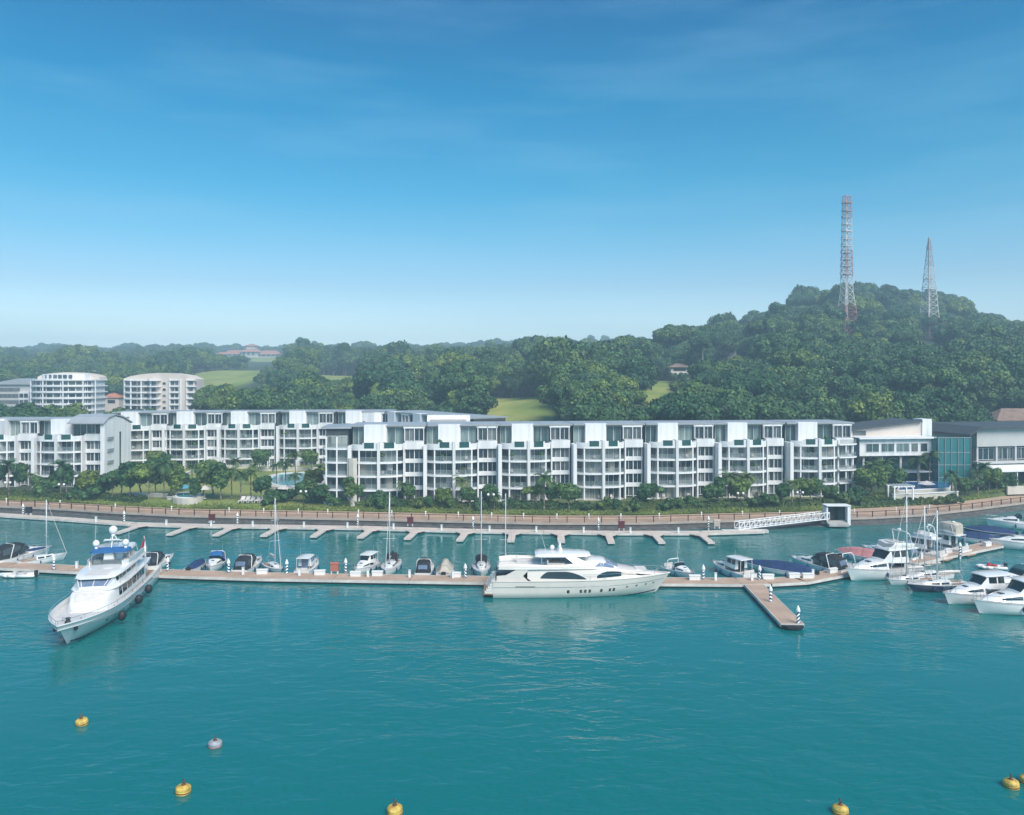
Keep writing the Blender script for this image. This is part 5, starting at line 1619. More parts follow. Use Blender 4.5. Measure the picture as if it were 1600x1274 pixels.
def powerboat(label, L, B, style, canvas='canvas_navy', glass='boat_glass', hullm='gelcoat', stripe=None, cat='motorboat', deckm='deck_grey', rails=True, top='gelcoat'):
    r = empty('motorboat')
    s = B / 3.0
    fs, fb = .85 * s, 1.35 * s
    lo, h = hull_parts(r, L, B, fs, fb, hullm, deckm, stripe, rake=.09, draft=.5)
    hb = B / 2
    # swim platform
    m = MB(); m.box(-L / 2 - .75 * s, -L / 2 + .05, -hb * .8, hb * .8, .18, .28); m.build('swim_platform', 'teak', r)
    # raised foredeck
    st = [(L * .40, .05, .03, fb * .93, fb * .93 + .03), (L * .34, hb * .36, hb * .25, fb * .92, fb + .12 * s), (L * .22, hb * .62, hb * .5, fb * .86, fb + .32 * s), (L * .08, hb * .76, hb * .66, fb * .78, fb + .48 * s), (L * .02, hb * .8, hb * .7, fb * .75, fb + .5 * s)]
    ca = cabin_loft(st); m = MB(); ca.into(m, 0, True, False, False, True); m.build('cabin', 'gelcoat', r)
    for sg in (0, 1):
        m = MB(); a, b = (.08, .17) if not sg else (.92, .83)
        ca.patch(m, .45, .9, min(a, b), max(a, b), .015, 6, 1); m.build('side_window', glass, r)
    m = MB(); m.box(L * .17, L * .21, -.25 * s, .25 * s, fb + .40 * s, fb + .47 * s); m.build('deck_hatch', glass, r)
    zt = fb + .5 * s
    if style in ('express', 'canvas'):
        # wrap-around raked windscreen
        ws = cabin_loft([(L * .06, hb * .66, hb * .62, zt - .12, zt - .02), (L * .0, hb * .74, hb * .66, zt - .16, zt + .42 * s), (-L * .02, hb * .76, hb * .68, zt - .2, zt + .50 * s)], .08, .02)
        m = MB(); ws.into(m, 0, True); m.build('windscreen', glass, r)
        m = MB(); m.path([tuple(ws.P[-1][k] + np.array([0, 0, .01])) for k in range(2, 9)], .035); m.build('screen_frame', 'alloy', r)
        m = MB(); m.box(-L * .44, -L * .05, -hb * .66, hb * .66, fs * .45, fs * .5); m.build('cockpit_sole', 'teak', r)
        for x0, x1, y0, y1 in ((-L * .44, -L * .36, -hb * .62, hb * .62), (-L * .14, -L * .09, hb * .1, hb * .6), (-L * .14, -L * .09, -hb * .6, -hb * .1)):
            m = MB(); m.box(x0, x1, y0, y1, fs * .5, fs * .5 + .5); m.box(x0, x0 + .15, y0, y1, fs * .5 + .5, fs * .5 + .95); m.build('seat', 'seat_white', r)
        m = MB()
        for sg in (-1, 1):
            m.path([(-L * .30, sg * hb * .88, fs), (-L * .25, sg * hb * .84, zt + .5 * s), (-L * .22, sg * hb * .66, zt + .86 * s)], .075, 6)
        m.tube((-L * .22, -hb * .66, zt + .86 * s), (-L * .22, hb * .66, zt + .86 * s), .075, n=6); m.build('radar_arch', 'gelcoat', r)
    if style == 'canvas':
        cv = cabin_loft([(L * .0, hb * .72, hb * .6, zt + .3 * s, zt + .62 * s), (-L * .08, hb * .84, hb * .7, zt - .1, zt + .88 * s), (-L * .28, hb * .9, hb * .72, fs, zt + .85 * s), (-L * .43, hb * .88, hb * .66, fs, zt + .45 * s), (-L * .47, hb * .86, hb * .6, fs, fs + .35)], .2, .05)
        m = MB(); cv.into(m, 0, True, False, True, True); c = m.build('canopy', canvas, r)
        m = MB(); cv.patch(m, .30, .72, .07, .19, .015, 6, 1); cv.patch(m, .30, .72, .81, .93, .015, 6, 1); m.build('clear_panel', 'clear_screen', c)
        m = MB(); cv.patch(m, .80, .95, .36, .64, .015, 4, 4); m.build('clear_panel', 'boat_glass_blue', c)
    if style in ('hardtop', 'flybridge'):
        H1 = zt + .95 * s
        sa = cabin_loft([(L * .06, hb * .62, hb * .5, zt - .15, zt + .02), (-L * .03, hb * .78, hb * .64, zt - .3, H1), (-L * .18, hb * .82, hb * .70, zt - .45, H1 + .03), (-L * .27, hb * .82, hb * .70, zt - .5, H1)], .12)
        m = MB(); sa.into(m, 0, True, False, False, True); h2 = m.build('wheelhouse', 'gelcoat', r)
        m = MB(); sa.patch(m, .05, .30, .27, .73, .02, 4, 8); m.build('windscreen', glass, r)
        for a, b in ((.09, .215), (.785, .91)):
            m = MB(); sa.patch(m, .36, .60, a, b, .02, 4, 1); m.build('side_window', glass, r)
            m = MB(); sa.patch(m, .64, .96, a, b, .02, 4, 1); m.build('side_window', glass, r)
        m = MB(); ov = cabin_loft([(L * .0, hb * .66, hb * .66, H1 + .02, H1 + .1), (-L * .1, hb * .80, hb * .8, H1 + .03, H1 + .16), (-L * .42, hb * .8, hb * .8, H1 + .03, H1 + .14)], .04, .05); ov.into(m, 0, True, False, True, True)
        b2 = [(ov.P[i][0], ov.P[i][-1]) for i in range(3)]
        m.sheet([[tuple(a), tuple(b)] for a, b in b2], 0, False, True); m.build('hardtop', top, r)
        m = MB(); m.box(-L * .48, -L * .27, -hb * .74, hb * .74, fs * .5, fs * .56); m.build('cockpit_sole', 'teak', r)
        m = MB(); m.box(-L * .47, -L * .41, -hb * .66, hb * .66, fs * .56, fs * .56 + .5); m.box(-L * .475, -L * .455, -hb * .66, hb * .66, fs * .56 + .5, fs * .56 + .9); m.build('seat', 'seat_white', r)
        for sg in (-1, 1):
            m = MB(); m.tube((-L * .40, sg * hb * .78, fs), (-L * .40, sg * hb * .74, H1 + .04), .05, n=6); m.build('top_post', 'alloy', r)
        m = MB(); m.box(-L * .275, -L * .272 + .02, -hb * .4, hb * .4, fs * .6, zt + .8 * s); m.build('cabin_door', glass, r)
        if style == 'flybridge':
            fc = cabin_loft([(-L * .02, hb * .5, hb * .52, H1 + .14, H1 + .3), (-L * .08, hb * .68, hb * .72, H1 + .14, H1 + .75 * s), (-L * .22, hb * .76, hb * .8, H1 + .14, H1 + .72 * s), (-L * .36, hb * .76, hb * .78, H1 + .12, H1 + .55 * s)], .08, -.28)
            m = MB(); fc.into(m, 0, True, False, True, True); m.build('flybridge', 'gelcoat', r)
            m = MB(); m.box(-L * .17, -L * .13, -hb * .45, hb * .45, H1 + .5, H1 + 1.05); m.box(-L * .30, -L * .26, -hb * .5, hb * .5, H1 + .4, H1 + .85); m.build('seat', 'seat_white', r)
            m = MB(); fc.patch(m, .12, .32, .30, .70, .05, 3, 6); m.build('fly_screen', 'clear_screen', r)
            m = MB()
            for sg in (-1, 1):
                m.path([(-L * .33, sg * hb * .74, H1 + .5 * s), (-L * .30, sg * hb * .7, H1 + 1.5 * s), (-L * .27, sg * hb * .55, H1 + 1.75 * s)], .07, 6)
            m.tube((-L * .27, -hb * .55, H1 + 1.75 * s), (-L * .27, hb * .55, H1 + 1.75 * s), .07, n=6); m.build('radar_arch', 'gelcoat', r)
            m = MB(); m.lathe([(.02, 0), (.3, .02), (.32, .1), (.2, .22), (.02, .26)], (-L * .27, 0, H1 + 1.82 * s), 12); m.build('radar_dome', 'gelcoat', r)
    if rails:
        P = [tuple(q[0]) for q in lo.P][9:]; Q = [tuple(q[-1]) for q in lo.P][9:]
        pts = [(a, b * .96, c) for a, b, c in P] + [(a, b * .96, c) for a, b, c in Q[::-1]]
        rail(pts, .55 * s, .022, 2).build('bow_rail', 'chrome', r)
    m = MB(); p = lo.P[-1][0]; m.box(p[0] - .5, p[0] + .18, -.09, .09, p[2] - .03, p[2] + .06); m.ball((p[0] + .08, 0, p[2] - .12), .1, 8); m.build('anchor', 'tarnished_steel', r)
    fenders(r, lo, (.25, .5), 'canvas_navy', 1, .9); fenders(r, lo, (.25, .5), 'canvas_navy', -1, .9)
    m = MB(); m.tube((-L * .2, hb * .6, fs + .5), (-L * .24, hb * .6, fs + 3.4 * s), .02, .01, 4); m.build('aerial', 'alloy', r)
    tag(r, label, cat)
    return r

def sailboat(label, L, B, mast_h, hullm='gelcoat', cover='canvas_navy', boot=None, canopy=None, mast_x=.08, furl='seat_white'):
    r = empty('sailboat')
    fs, fb = .75 * L / 9, 1.05 * L / 9
    lo, h = hull_parts(r, L, B, fs, fb, hullm, 'deck_grey', boot, bowp=2.0, rake=.13, flare=.2, draft=.6, tw=.66, sheer_p=1.5)
    hb = B / 2
    if boot:
        m = MB(); lo.patch(m, .0, .97, .30, .40, .01, 24, 2); lo.patch(m, .0, .97, .60, .70, .01, 24, 2); m.build('boot_stripe', boot, h)
    zc = fs + .42
    ca = cabin_loft([(L * .27, hb * .22, hb * .14, fb * .86, fb * .92), (L * .2, hb * .42, hb * .34, fb * .8, zc + .05), (L * .02, hb * .60, hb * .5, fs * .9, zc + .12), (-L * .14, hb * .6, hb * .5, fs * .85, zc + .14)], .1)
    m = MB(); ca.into(m, 0, True, False, True, True); m.build('coachroof', 'gelcoat', r)
    for a, b in ((.07, .17), (.83, .93)):
        m = MB(); ca.patch(m, .40, .62, a, b, .015, 4, 1); m.build('cabin_window', 'boat_glass', r)
        m = MB(); ca.patch(m, .68, .94, a, b, .015, 4, 1); m.build('cabin_window', 'boat_glass', r)
    m = MB(); m.box(L * .11, L * .15, -.25, .25, zc + .12, zc + .2); m.build('deck_hatch', 'boat_glass', r)
    m = MB(); m.box(-L * .42, -L * .15, -hb * .3, hb * .3, fs * .6, fs * .64); m.build('cockpit_sole', 'teak', r)
    for sg in (-1, 1):
        m = MB(); m.box(-L * .42, -L * .15, sg * hb * .34 - .02, sg * hb * .60, fs * .7, fs + .12) if sg > 0 else m.box(-L * .42, -L * .15, sg * hb * .60, sg * hb * .34 + .02, fs * .7, fs + .12)
        m.build('cockpit_seat', 'teak', r)
    m = MB(); pts = [(-L * .36, .42 * math.cos(a), fs + .75 + .42 * math.sin(a)) for a in np.linspace(0, 2 * math.pi, 15)]; m.path(pts, .025); m.tube((-L * .36, 0, fs * .6), (-L * .36, 0, fs + .75), .06, n=6); m.build('steering_wheel', 'chrome', r)
    mx = L * mast_x
    m = MB(); m.tube((mx, 0, fs), (mx, 0, mast_h), .10, .075, 8); ms = m.build('mast', 'alloy', r)
    m = MB()
    for zz, wd in ((mast_h * .42, B * .34), (mast_h * .70, B * .26)):
        m.tube((mx, -wd, zz), (mx, wd, zz), .035, n=4)
    m.build('spreader', 'alloy', ms)
    m = MB(); m.tube((mx - .1, 0, fs + 1.35), (mx - L * .38, 0, fs + 1.42), .075, n=8); bo = m.build('boom', 'alloy', r)
    g_ = []
    for i in range(9):
        t_ = i / 8; x = mx - .15 - t_ * L * .36; rr_ = (.10 + .12 * math.sin(math.pi * min(1, (1 - t_) * .9 + .1))) * (1.15 if i % 2 else .95)
        g_.append([(x, rr_ * .75 * math.cos(a), fs + 1.62 - .06 * t_ + rr_ * math.sin(a)) for a in np.linspace(0, 2 * math.pi, 9)])
    m = MB(); m.sheet(g_, 0, True); m.build('sail_cover', cover, bo)
    bow = lo.P[-1][0]
    m = MB(); m.tube((bow[0] - .1, 0, bow[2]), (mx + .06, 0, mast_h * .97), .055, .03, 5); m.build('furled_sail', furl, r)
    m = MB(); w_ = .016
    m.tube((-L * .48, 0, fs), (mx - .06, 0, mast_h), w_, n=3)
    for sg in (-1, 1):
        m.tube((mx - .1, sg * hb * .92, fs), (mx, sg * B * .26, mast_h * .70), w_, n=3); m.tube((mx, sg * B * .26, mast_h * .70), (mx, 0, mast_h), w_, n=3)
        m.tube((mx - .2, sg * hb * .92, fs), (mx, sg * B * .34, mast_h * .42), w_, n=3)
    m.build('rigging', 'chrome', r)
    P = [tuple(q[0]) for q in lo.P]; Q = [tuple(q[-1]) for q in lo.P]
    rail([(a, b * .95, c) for a, b, c in P[1:]] + [(a, b * .95, c) for a, b, c in Q[1:][::-1]], .6, .018, 3).build('lifeline', 'chrome', r)
    if canopy:
        cv = cabin_loft([(-L * .08, hb * .5, hb * .42, zc + .1, zc + .35), (-L * .14, hb * .62, hb * .5, zc - .1, zc + .95), (-L * .26, hb * .66, hb * .54, zc + .7, zc + 1.05)], .14)
        m = MB(); cv.into(m, 0, True, False, False, False); m.build('spray_hood', canopy, r)
    fenders(r, lo, (.35, .6), 'canvas_navy', 1, .8); fenders(r, lo, (.35, .6), 'canvas_navy', -1, .8)
    tag(r, label, 'sailboat')
    return r

def covered_boat(label, L, B, cover, hullm='gelcoat', stripe=None, ridge=.9):
    r = empty('covered_motorboat')
    lo, h = hull_parts(r, L, B, .8, 1.15, hullm, 'deck_grey', stripe)
    hb = B / 2
    st = [(L * .46, .1, .05, 1.0, 1.25), (L * .36, hb * .5, hb * .2, 1.0, 1.25 + ridge * .35), (L * .18, hb * .84, hb * .35, .9, 1.2 + ridge * .75), (0, hb * 1.0, hb * .42, .82, 1.2 + ridge * .95), (-L * .12, hb * 1.0, hb * .36, .80, 1.12 + ridge), (-L * .3, hb * .98, hb * .4, .78, 1.1 + ridge * .85), (-L * .46, hb * .92, hb * .45, .74, 1.0 + ridge * .5), (-L * .5, hb * .9, hb * .5, .7, .95)]
    cv = cabin_loft(st, .3, .1); m = MB(); cv.into(m, 0, True, False, True, True); c = m.build('cover', cover, r)
    m = MB()
    for u in (.3, .55, .78):
        m.path([tuple(cv.S(u, v) + cv.N(u, v) * .02) for v in np.linspace(0, 1, 13)], .02, 4)
    m.build('tie_strap', 'canvas_black', c)
    m = MB(); m.box(-L / 2 - .5, -L / 2 + .02, -.35, .35, .0, 1.1); m.build('outboard_motor', 'canvas_black', r)
    fenders(r, lo, (.3, .6), 'canvas_navy', 1, .8); fenders(r, lo, (.3, .6), 'canvas_navy', -1, .8)
    tag(r, label, 'motorboat')
    return r

def tender(label, L=3.6, tube='rubber_tube', seat='seat_white', motor='canvas_black'):
    r = empty('tender')
    pts = [(-L / 2, .62, .28), (0, .66, .28), (L * .25, .6, .3), (L * .42, .34, .36), (L * .49, 0, .42)]
    pts = pts + [(a, -b, c) for a, b, c in pts[-2::-1]]
    m = MB(); m.path(pts, .24, 8)
    for p in pts: m.ball(p, .24, 8)
    m.build('tube', tube, r)
    m = MB(); m.prism([(-L / 2, .6), (L * .25, .55), (L * .45, 0), (L * .25, -.55), (-L / 2, -.6)], .05, .16); m.build('floor', 'deck_grey', r)
    m = MB(); m.box(-L * .22, -L * .06, -.4, .4, .16, .62); m.box(L * .02, L * .12, -.3, .3, .16, .85); m.build('seat', seat, r)
    m = MB(); m.box(-L / 2 - .35, -L / 2 + .05, -.18, .18, .3, .95); m.box(-L / 2 - .25, -L / 2 - .05, -.07, .07, -.4, .3); m.build('outboard_motor', motor, r)
    tag(r, label, 'dinghy')
    return r

# ------------------------------------------------------------------ large motor yacht alongside the main pontoon
def motor_yacht():
    r = empty('motor_yacht')
    L, B = 23.8, 5.9; hb = B / 2
    lo = hull_loft(L, B, 2.25, 2.75, draft=.8, bowp=2.9, rake=.11, flare=.34, n=26, tw=.94, sheer_p=2.2)
    m = MB(); lo.into(m, 0, True); pts = [tuple(p) for p in lo.P[0]]; m.add(pts, [tuple(range(len(pts) - 1, -1, -1))]); h = m.build('hull', 'gelcoat_cream', r)
    deck_mesh(lo, .22, .08).build('deck', 'teak', r)
    rim(lo, .07).build('cap_rail', 'gelcoat_cream', r)
    m = MB()
    for a, b in ((.105, .112), (.888, .895)):
        lo.patch(m, .0, .97, a, b, .02, 30, 1)
    m.build('rub_rail', 'chrome', h)
    m = MB()
    for a, b in ((.345, .375), (.625, .655)):
        lo.patch(m, .0, .96, a, b, .012, 30, 1)
    m.build('boot_stripe', 'hull_navy', h)
    # portlights in the hull, each a part
    for x, kind in ((-2.0, 'v'), (-.3, 'v'), (.3, 'v'), (.9, 'v'), (2.5, 'v'), (3.7, 'v'), (4.25, 'v'), (6.1, 'o'), (7.5, 'o'), (8.9, 'o'), (10.1, 'o')):
        t_ = (x + L / 2) / L; u = 1 - (1 - t_) ** .8
        du = .0065 if kind == 'v' else .0055
        for sg in (0, 1):
            a, b = (.165, .225) if kind == 'v' else (.15, .178)
            if sg: a, b = 1 - b, 1 - a
            m = MB(); lo.patch(m, u - du, u + du, a, b, .02, 2, 3); m.build('portlight', 'boat_glass', h)
    m = MB(); lo.patch(m, .10, .19, .088, .098, .02, 6, 1); lo.patch(m, .10, .19, .902, .912, .02, 6, 1); m.build('engine_vent', 'fender_black', h)
    m = MB(); m.prism([(-L / 2 - 1.3, -hb * .86), (-L / 2 - 1.3, hb * .86), (-L / 2 + .1, hb * .9), (-L / 2 + .1, -hb * .9)], .45, .62); m.build('swim_platform', 'teak', r)
    m = MB(); m.prism_y([(-L / 2 - .95, .63), (-L / 2 - .2, 2.2), (-L / 2 + .3, 2.4), (-L / 2 + .3, .63)], -hb * .62, hb * .62); m.build('transom_locker', 'gelcoat_cream', r)
    for sg in (-1, 1):
        m = MB()
        for k in range(5):
            m.box(-L / 2 - 1.1 + k * .22, -L / 2 + .3, min(sg * hb * .64, sg * hb * .9), max(sg * hb * .64, sg * hb * .9), .63 + k * .33, .63 + k * .33 + .3)
        m.build('stern_stairs', 'gelcoat_cream', r)
    # main house
    X = lambda f: -L / 2 + f * L
    st = [(X(.965), .10, .05, 2.45, 2.62), (X(.92), .85, .5, 2.4, 2.78), (X(.84), 1.7, 1.2, 2.3, 3.12), (X(.74), 2.3, 1.8, 2.22, 3.5), (X(.66), 2.55, 2.15, 2.15, 3.78), (X(.52), 2.72, 2.42, 2.1, 3.86), (X(.36), 2.74, 2.46, 2.08, 3.84), (X(.225), 2.70, 2.44, 2.08, 3.8), (X(.19), 2.62, 2.42, 2.6, 3.78)]
    ho = cabin_loft(st, .26, .08)
    m = MB(); ho.into(m, 0, True, False, False, True); m.build('main_house', 'gelcoat_cream', r)
    nst = len(st) - 1
    def uu(f):
        fs_ = [.965, .92, .84, .74, .66, .52, .36, .225, .19]
        return float(np.interp(-f, [-q for q in fs_], [i / nst for i in range(nst + 1)]))
    for sg in (0, 1):
        V = (lambda a: a) if not sg else (lambda a: 1 - a)
        def band(name, f0, f1, lo_, hi_, mat):
            m = MB(); l2 = lambda a: V(lo_(a)) if not sg else V(hi_(a)); h2_ = lambda a: V(hi_(a)) if not sg else V(lo_(a))
            ho.patch(m, uu(f0), uu(f1), l2, h2_, .025, 16, 2); m.build(name, mat, r)
        band('saloon_window', .515, .262, lambda a: .045 + .02 * a, lambda a: .055 + .125 * (math.sin(min(1, a * 2.2) * math.pi / 2) if a < .8 else math.cos((a - .8) / .2 * 1.35)), 'boat_glass')
        band('forward_window', .885, .575, lambda a: .06 + .085 * (1 - a), lambda a: .07 + .085 * (1 - a) + .10 * math.sin(min(1, a * 1.25) * math.pi / 2) * (1 if a < .86 else math.cos((a - .86) / .14 * 1.3)), 'boat_glass')
    # after deck under the overhang
    m = MB(); m.box(X(.192), X(.196), -1.9, 1.9, 2.1, 3.6); m.build('saloon_door', 'boat_glass', r)
    for sg in (-1, 1):
        m = MB(); m.prism_y([(X(.02), 2.1), (X(.02), 2.9), (X(.07), 3.0), (X(.13), 3.76), (X(.20), 3.76), (X(.165), 2.9), (X(.20), 2.1)], sg * 2.5 - .09, sg * 2.5 + .09); m.build('side_wing', 'gelcoat_cream', r)
    m = MB(); m.box(X(.07), X(.11), -.9, .9, 2.55, 2.62); m.tube((X(.09), 0, 2.0), (X(.09), 0, 2.55), .09, n=8); m.build('dining_table', 'teak', r)
    for y in (-1.5, -.6, .6, 1.5):
        m = MB(); m.box(X(.125), X(.147), y - .28, y + .28, 2.05, 2.5); m.box(X(.145), X(.15), y - .28, y + .28, 2.5, 2.95); m.build('chair', 'teak', r)
    # flybridge deck and coaming
    fd_ = [(X(.66), 1.9, 1.9, 3.74, 3.8), (X(.55), 2.5, 2.5, 3.78, 3.9), (X(.35), 2.66, 2.66, 3.78, 3.92), (X(.12), 2.66, 2.66, 3.76, 3.9), (X(.03), 2.5, 2.5, 3.76, 3.86)]
    fl = cabin_loft(fd_, .04, .02); m = MB(); fl.into(m, 0, True, False, True, True); m.sheet([[tuple(q[0]), tuple(q[-1])] for q in fl.P], 0, False, True); m.build('fly_deck', 'gelcoat', r)
    m = MB()
    out = [(X(.60), 1.6), (X(.565), 2.15), (X(.50), 2.45), (X(.40), 2.6), (X(.30), 2.62), (X(.20), 2.6), (X(.10), 2.58), (X(.035), 2.45)]
    hts = [.75, .78, .74, .55, .48, .62, .70, .55]
    for sg in (1, -1):
        g_ = []
        for (x, y), hh in zip(out, hts):
            g_.append([(x, sg * (y + .02), 3.86), (x - .08, sg * (y + .06), 3.86 + hh), (x - .08, sg * (y - .12), 3.86 + hh), (x, sg * (y - .16), 3.86)])
        m.sheet(g_, 0, True, sg < 0)
    m.build('fly_coaming', 'gelcoat_cream', r)
    # pilothouse screen stepping down to the foredeck
    ph = cabin_loft([(X(.705), 1.3, .95, 3.55, 3.72), (X(.66), 1.95, 1.5, 3.7, 4.25), (X(.615), 2.2, 1.65, 3.8, 4.66), (X(.56), 2.3, 1.7, 3.84, 4.72), (X(.50), 2.3, 1.6, 3.86, 4.5)], .2, .05)
    m = MB(); ph.into(m, 0, True, False, False, True); m.build('pilothouse', 'gelcoat', r)
    m = MB(); ph.patch(m, .02, .42, .26, .74, .025, 8, 10); m.build('windscreen', 'boat_glass_blue', r)
    for a, b in ((.05, .21), (.79, .95)):
        m = MB(); ph.patch(m, .18, .93, a, b, .025, 8, 2); m.build('side_screen', 'boat_glass_blue', r)
    m = MB(); m.path([tuple(ph.S(.43, v) + np.array([0, 0, .03])) for v in np.linspace(.22, .78, 9)], .06); m.build('screen_frame', 'gelcoat', r)
    for x0, x1, y0, y1 in ((X(.46), X(.49), -1.2, -.4), (X(.46), X(.49), .4, 1.2), (X(.30), X(.40), 1.2, 2.2), (X(.30), X(.40), -2.2, -1.2), (X(.13), X(.20), -1.9, -.6), (X(.13), X(.20), .6, 1.9)):
        m = MB(); m.box(x0, x1, y0, y1, 3.9, 4.3); m.box(x0, x0 + .16, y0, y1, 4.3, 4.75); m.build('fly_seat', 'seat_white', r)
    m = MB(); m.box(X(.33), X(.38), -.7, .7, 4.35, 4.42); m.tube((X(.355), 0, 3.9), (X(.355), 0, 4.35), .08, n=8); m.build('fly_table', 'teak', r)
    # hardtop on raked legs
    ht = cabin_loft([(X(.545), 1.15, 1.0, 5.30, 5.38), (X(.52), 1.75, 1.65, 5.26, 5.50), (X(.40), 2.0, 1.9, 5.24, 5.62), (X(.26), 1.95, 1.85, 5.22, 5.58), (X(.235), 1.7, 1.6, 5.24, 5.40)], .1, .06)
    m = MB(); ht.into(m, 0, True, False, True, True); m.sheet([[tuple(q[0]), tuple(q[-1])] for q in ht.P], 0, False, True); m.build('hardtop', 'gelcoat', r)
    for sg in (-1, 1):
        m = MB(); m.add([(X(.53), sg * 2.1, 4.5), (X(.455), sg * 2.4, 4.3), (X(.40), sg * 1.92, 5.26), (X(.46), sg * 1.85, 5.26), (X(.53), sg * 1.98, 4.5), (X(.455), sg * 2.28, 4.3), (X(.40), sg * 1.80, 5.26), (X(.46), sg * 1.73, 5.26)],
              [(0, 1, 2, 3), (7, 6, 5, 4), (0, 4, 5, 1), (1, 5, 6, 2), (2, 6, 7, 3), (3, 7, 4, 0)]); m.build('hardtop_leg', 'gelcoat', r)
        m = MB(); m.tube((X(.27), sg * 2.45, 4.3), (X(.27), sg * 1.85, 5.25), .07, n=6); m.build('hardtop_post', 'chrome', r)
    m = MB(); m.lathe([(.34, 5.6), (.28, 5.9), (.16, 6.25), (.14, 6.7)], (X(.375), 0, 0), 10, sx=1.3, sy=.8); m.box(X(.375) - .1, X(.375) + .1, -.9, .9, 6.2, 6.28); m.tube((X(.37), .5, 6.2), (X(.365), .5, 7.3), .04, n=4); m.build('mast', 'gelcoat', r)
    m = MB(); m.box(X(.375) - .12, X(.375) + .12, -.8, .8, 6.75, 6.9); m.build('radar_scanner', 'gelcoat', r)
    m = MB(); m.ball((X(.335), .75, 5.95), .34, 12, sz=1.1); m.tube((X(.335), .75, 5.5), (X(.335), .75, 5.75), .15, n=8); m.build('satellite_dome', 'gelcoat', r)
    for y, z in ((.9, 6.4), (-.9, 6.4)):
        m = MB(); m.tube((X(.30), y * 1.5, 5.5), (X(.27), y * 1.5, 8.0), .02, .01, 4); m.build('aerial', 'alloy', r)
    P = [tuple(q[0]) for q in lo.P][11:]; Q = [tuple(q[-1]) for q in lo.P][11:]
    rail([(a, b * .97, c) for a, b, c in P] + [(a, b * .97, c) for a, b, c in Q[::-1]], .75, .025, 2).build('bow_rail', 'chrome', r)
    rail([(x - .08, y - .05, 3.86 + hh) for (x, y), hh in zip(out[3:], hts[3:])], .35, .022).build('fly_rail', 'chrome', r); rail([(x - .08, -y + .05, 3.86 + hh) for (x, y), hh in zip(out[3:], hts[3:])], .35, .022).build('fly_rail', 'chrome', r)
    m = MB(); m.box(X(.80), X(.86), -.9, .9, 3.0, 3.42); m.build('sunpad', 'seat_white', r)
    for a, q in (((X(.06), 2.6, 2.3), (X(.0), 4.3, .7)), ((X(.5), 2.8, 2.2), (X(.46), 4.2, .7)), ((X(.9), 1.6, 2.5), (X(.97), 4.2, .7))):
        m = MB(); a = Vector(a); q = Vector(q); pts = [a.lerp(q, i / 6) - Vector((0, 0, .35 * math.sin(math.pi * i / 6))) for i in range(7)]; m.path(pts, .03, 4); m.build('mooring_line', 'seat_white', r)
    tag(r, 'large cream motor yacht with crescent windows lying alongside the main pontoon', 'yacht')
    return r
put(motor_yacht(), xy=(xat(909, 107.6), 107.7), head=.5)

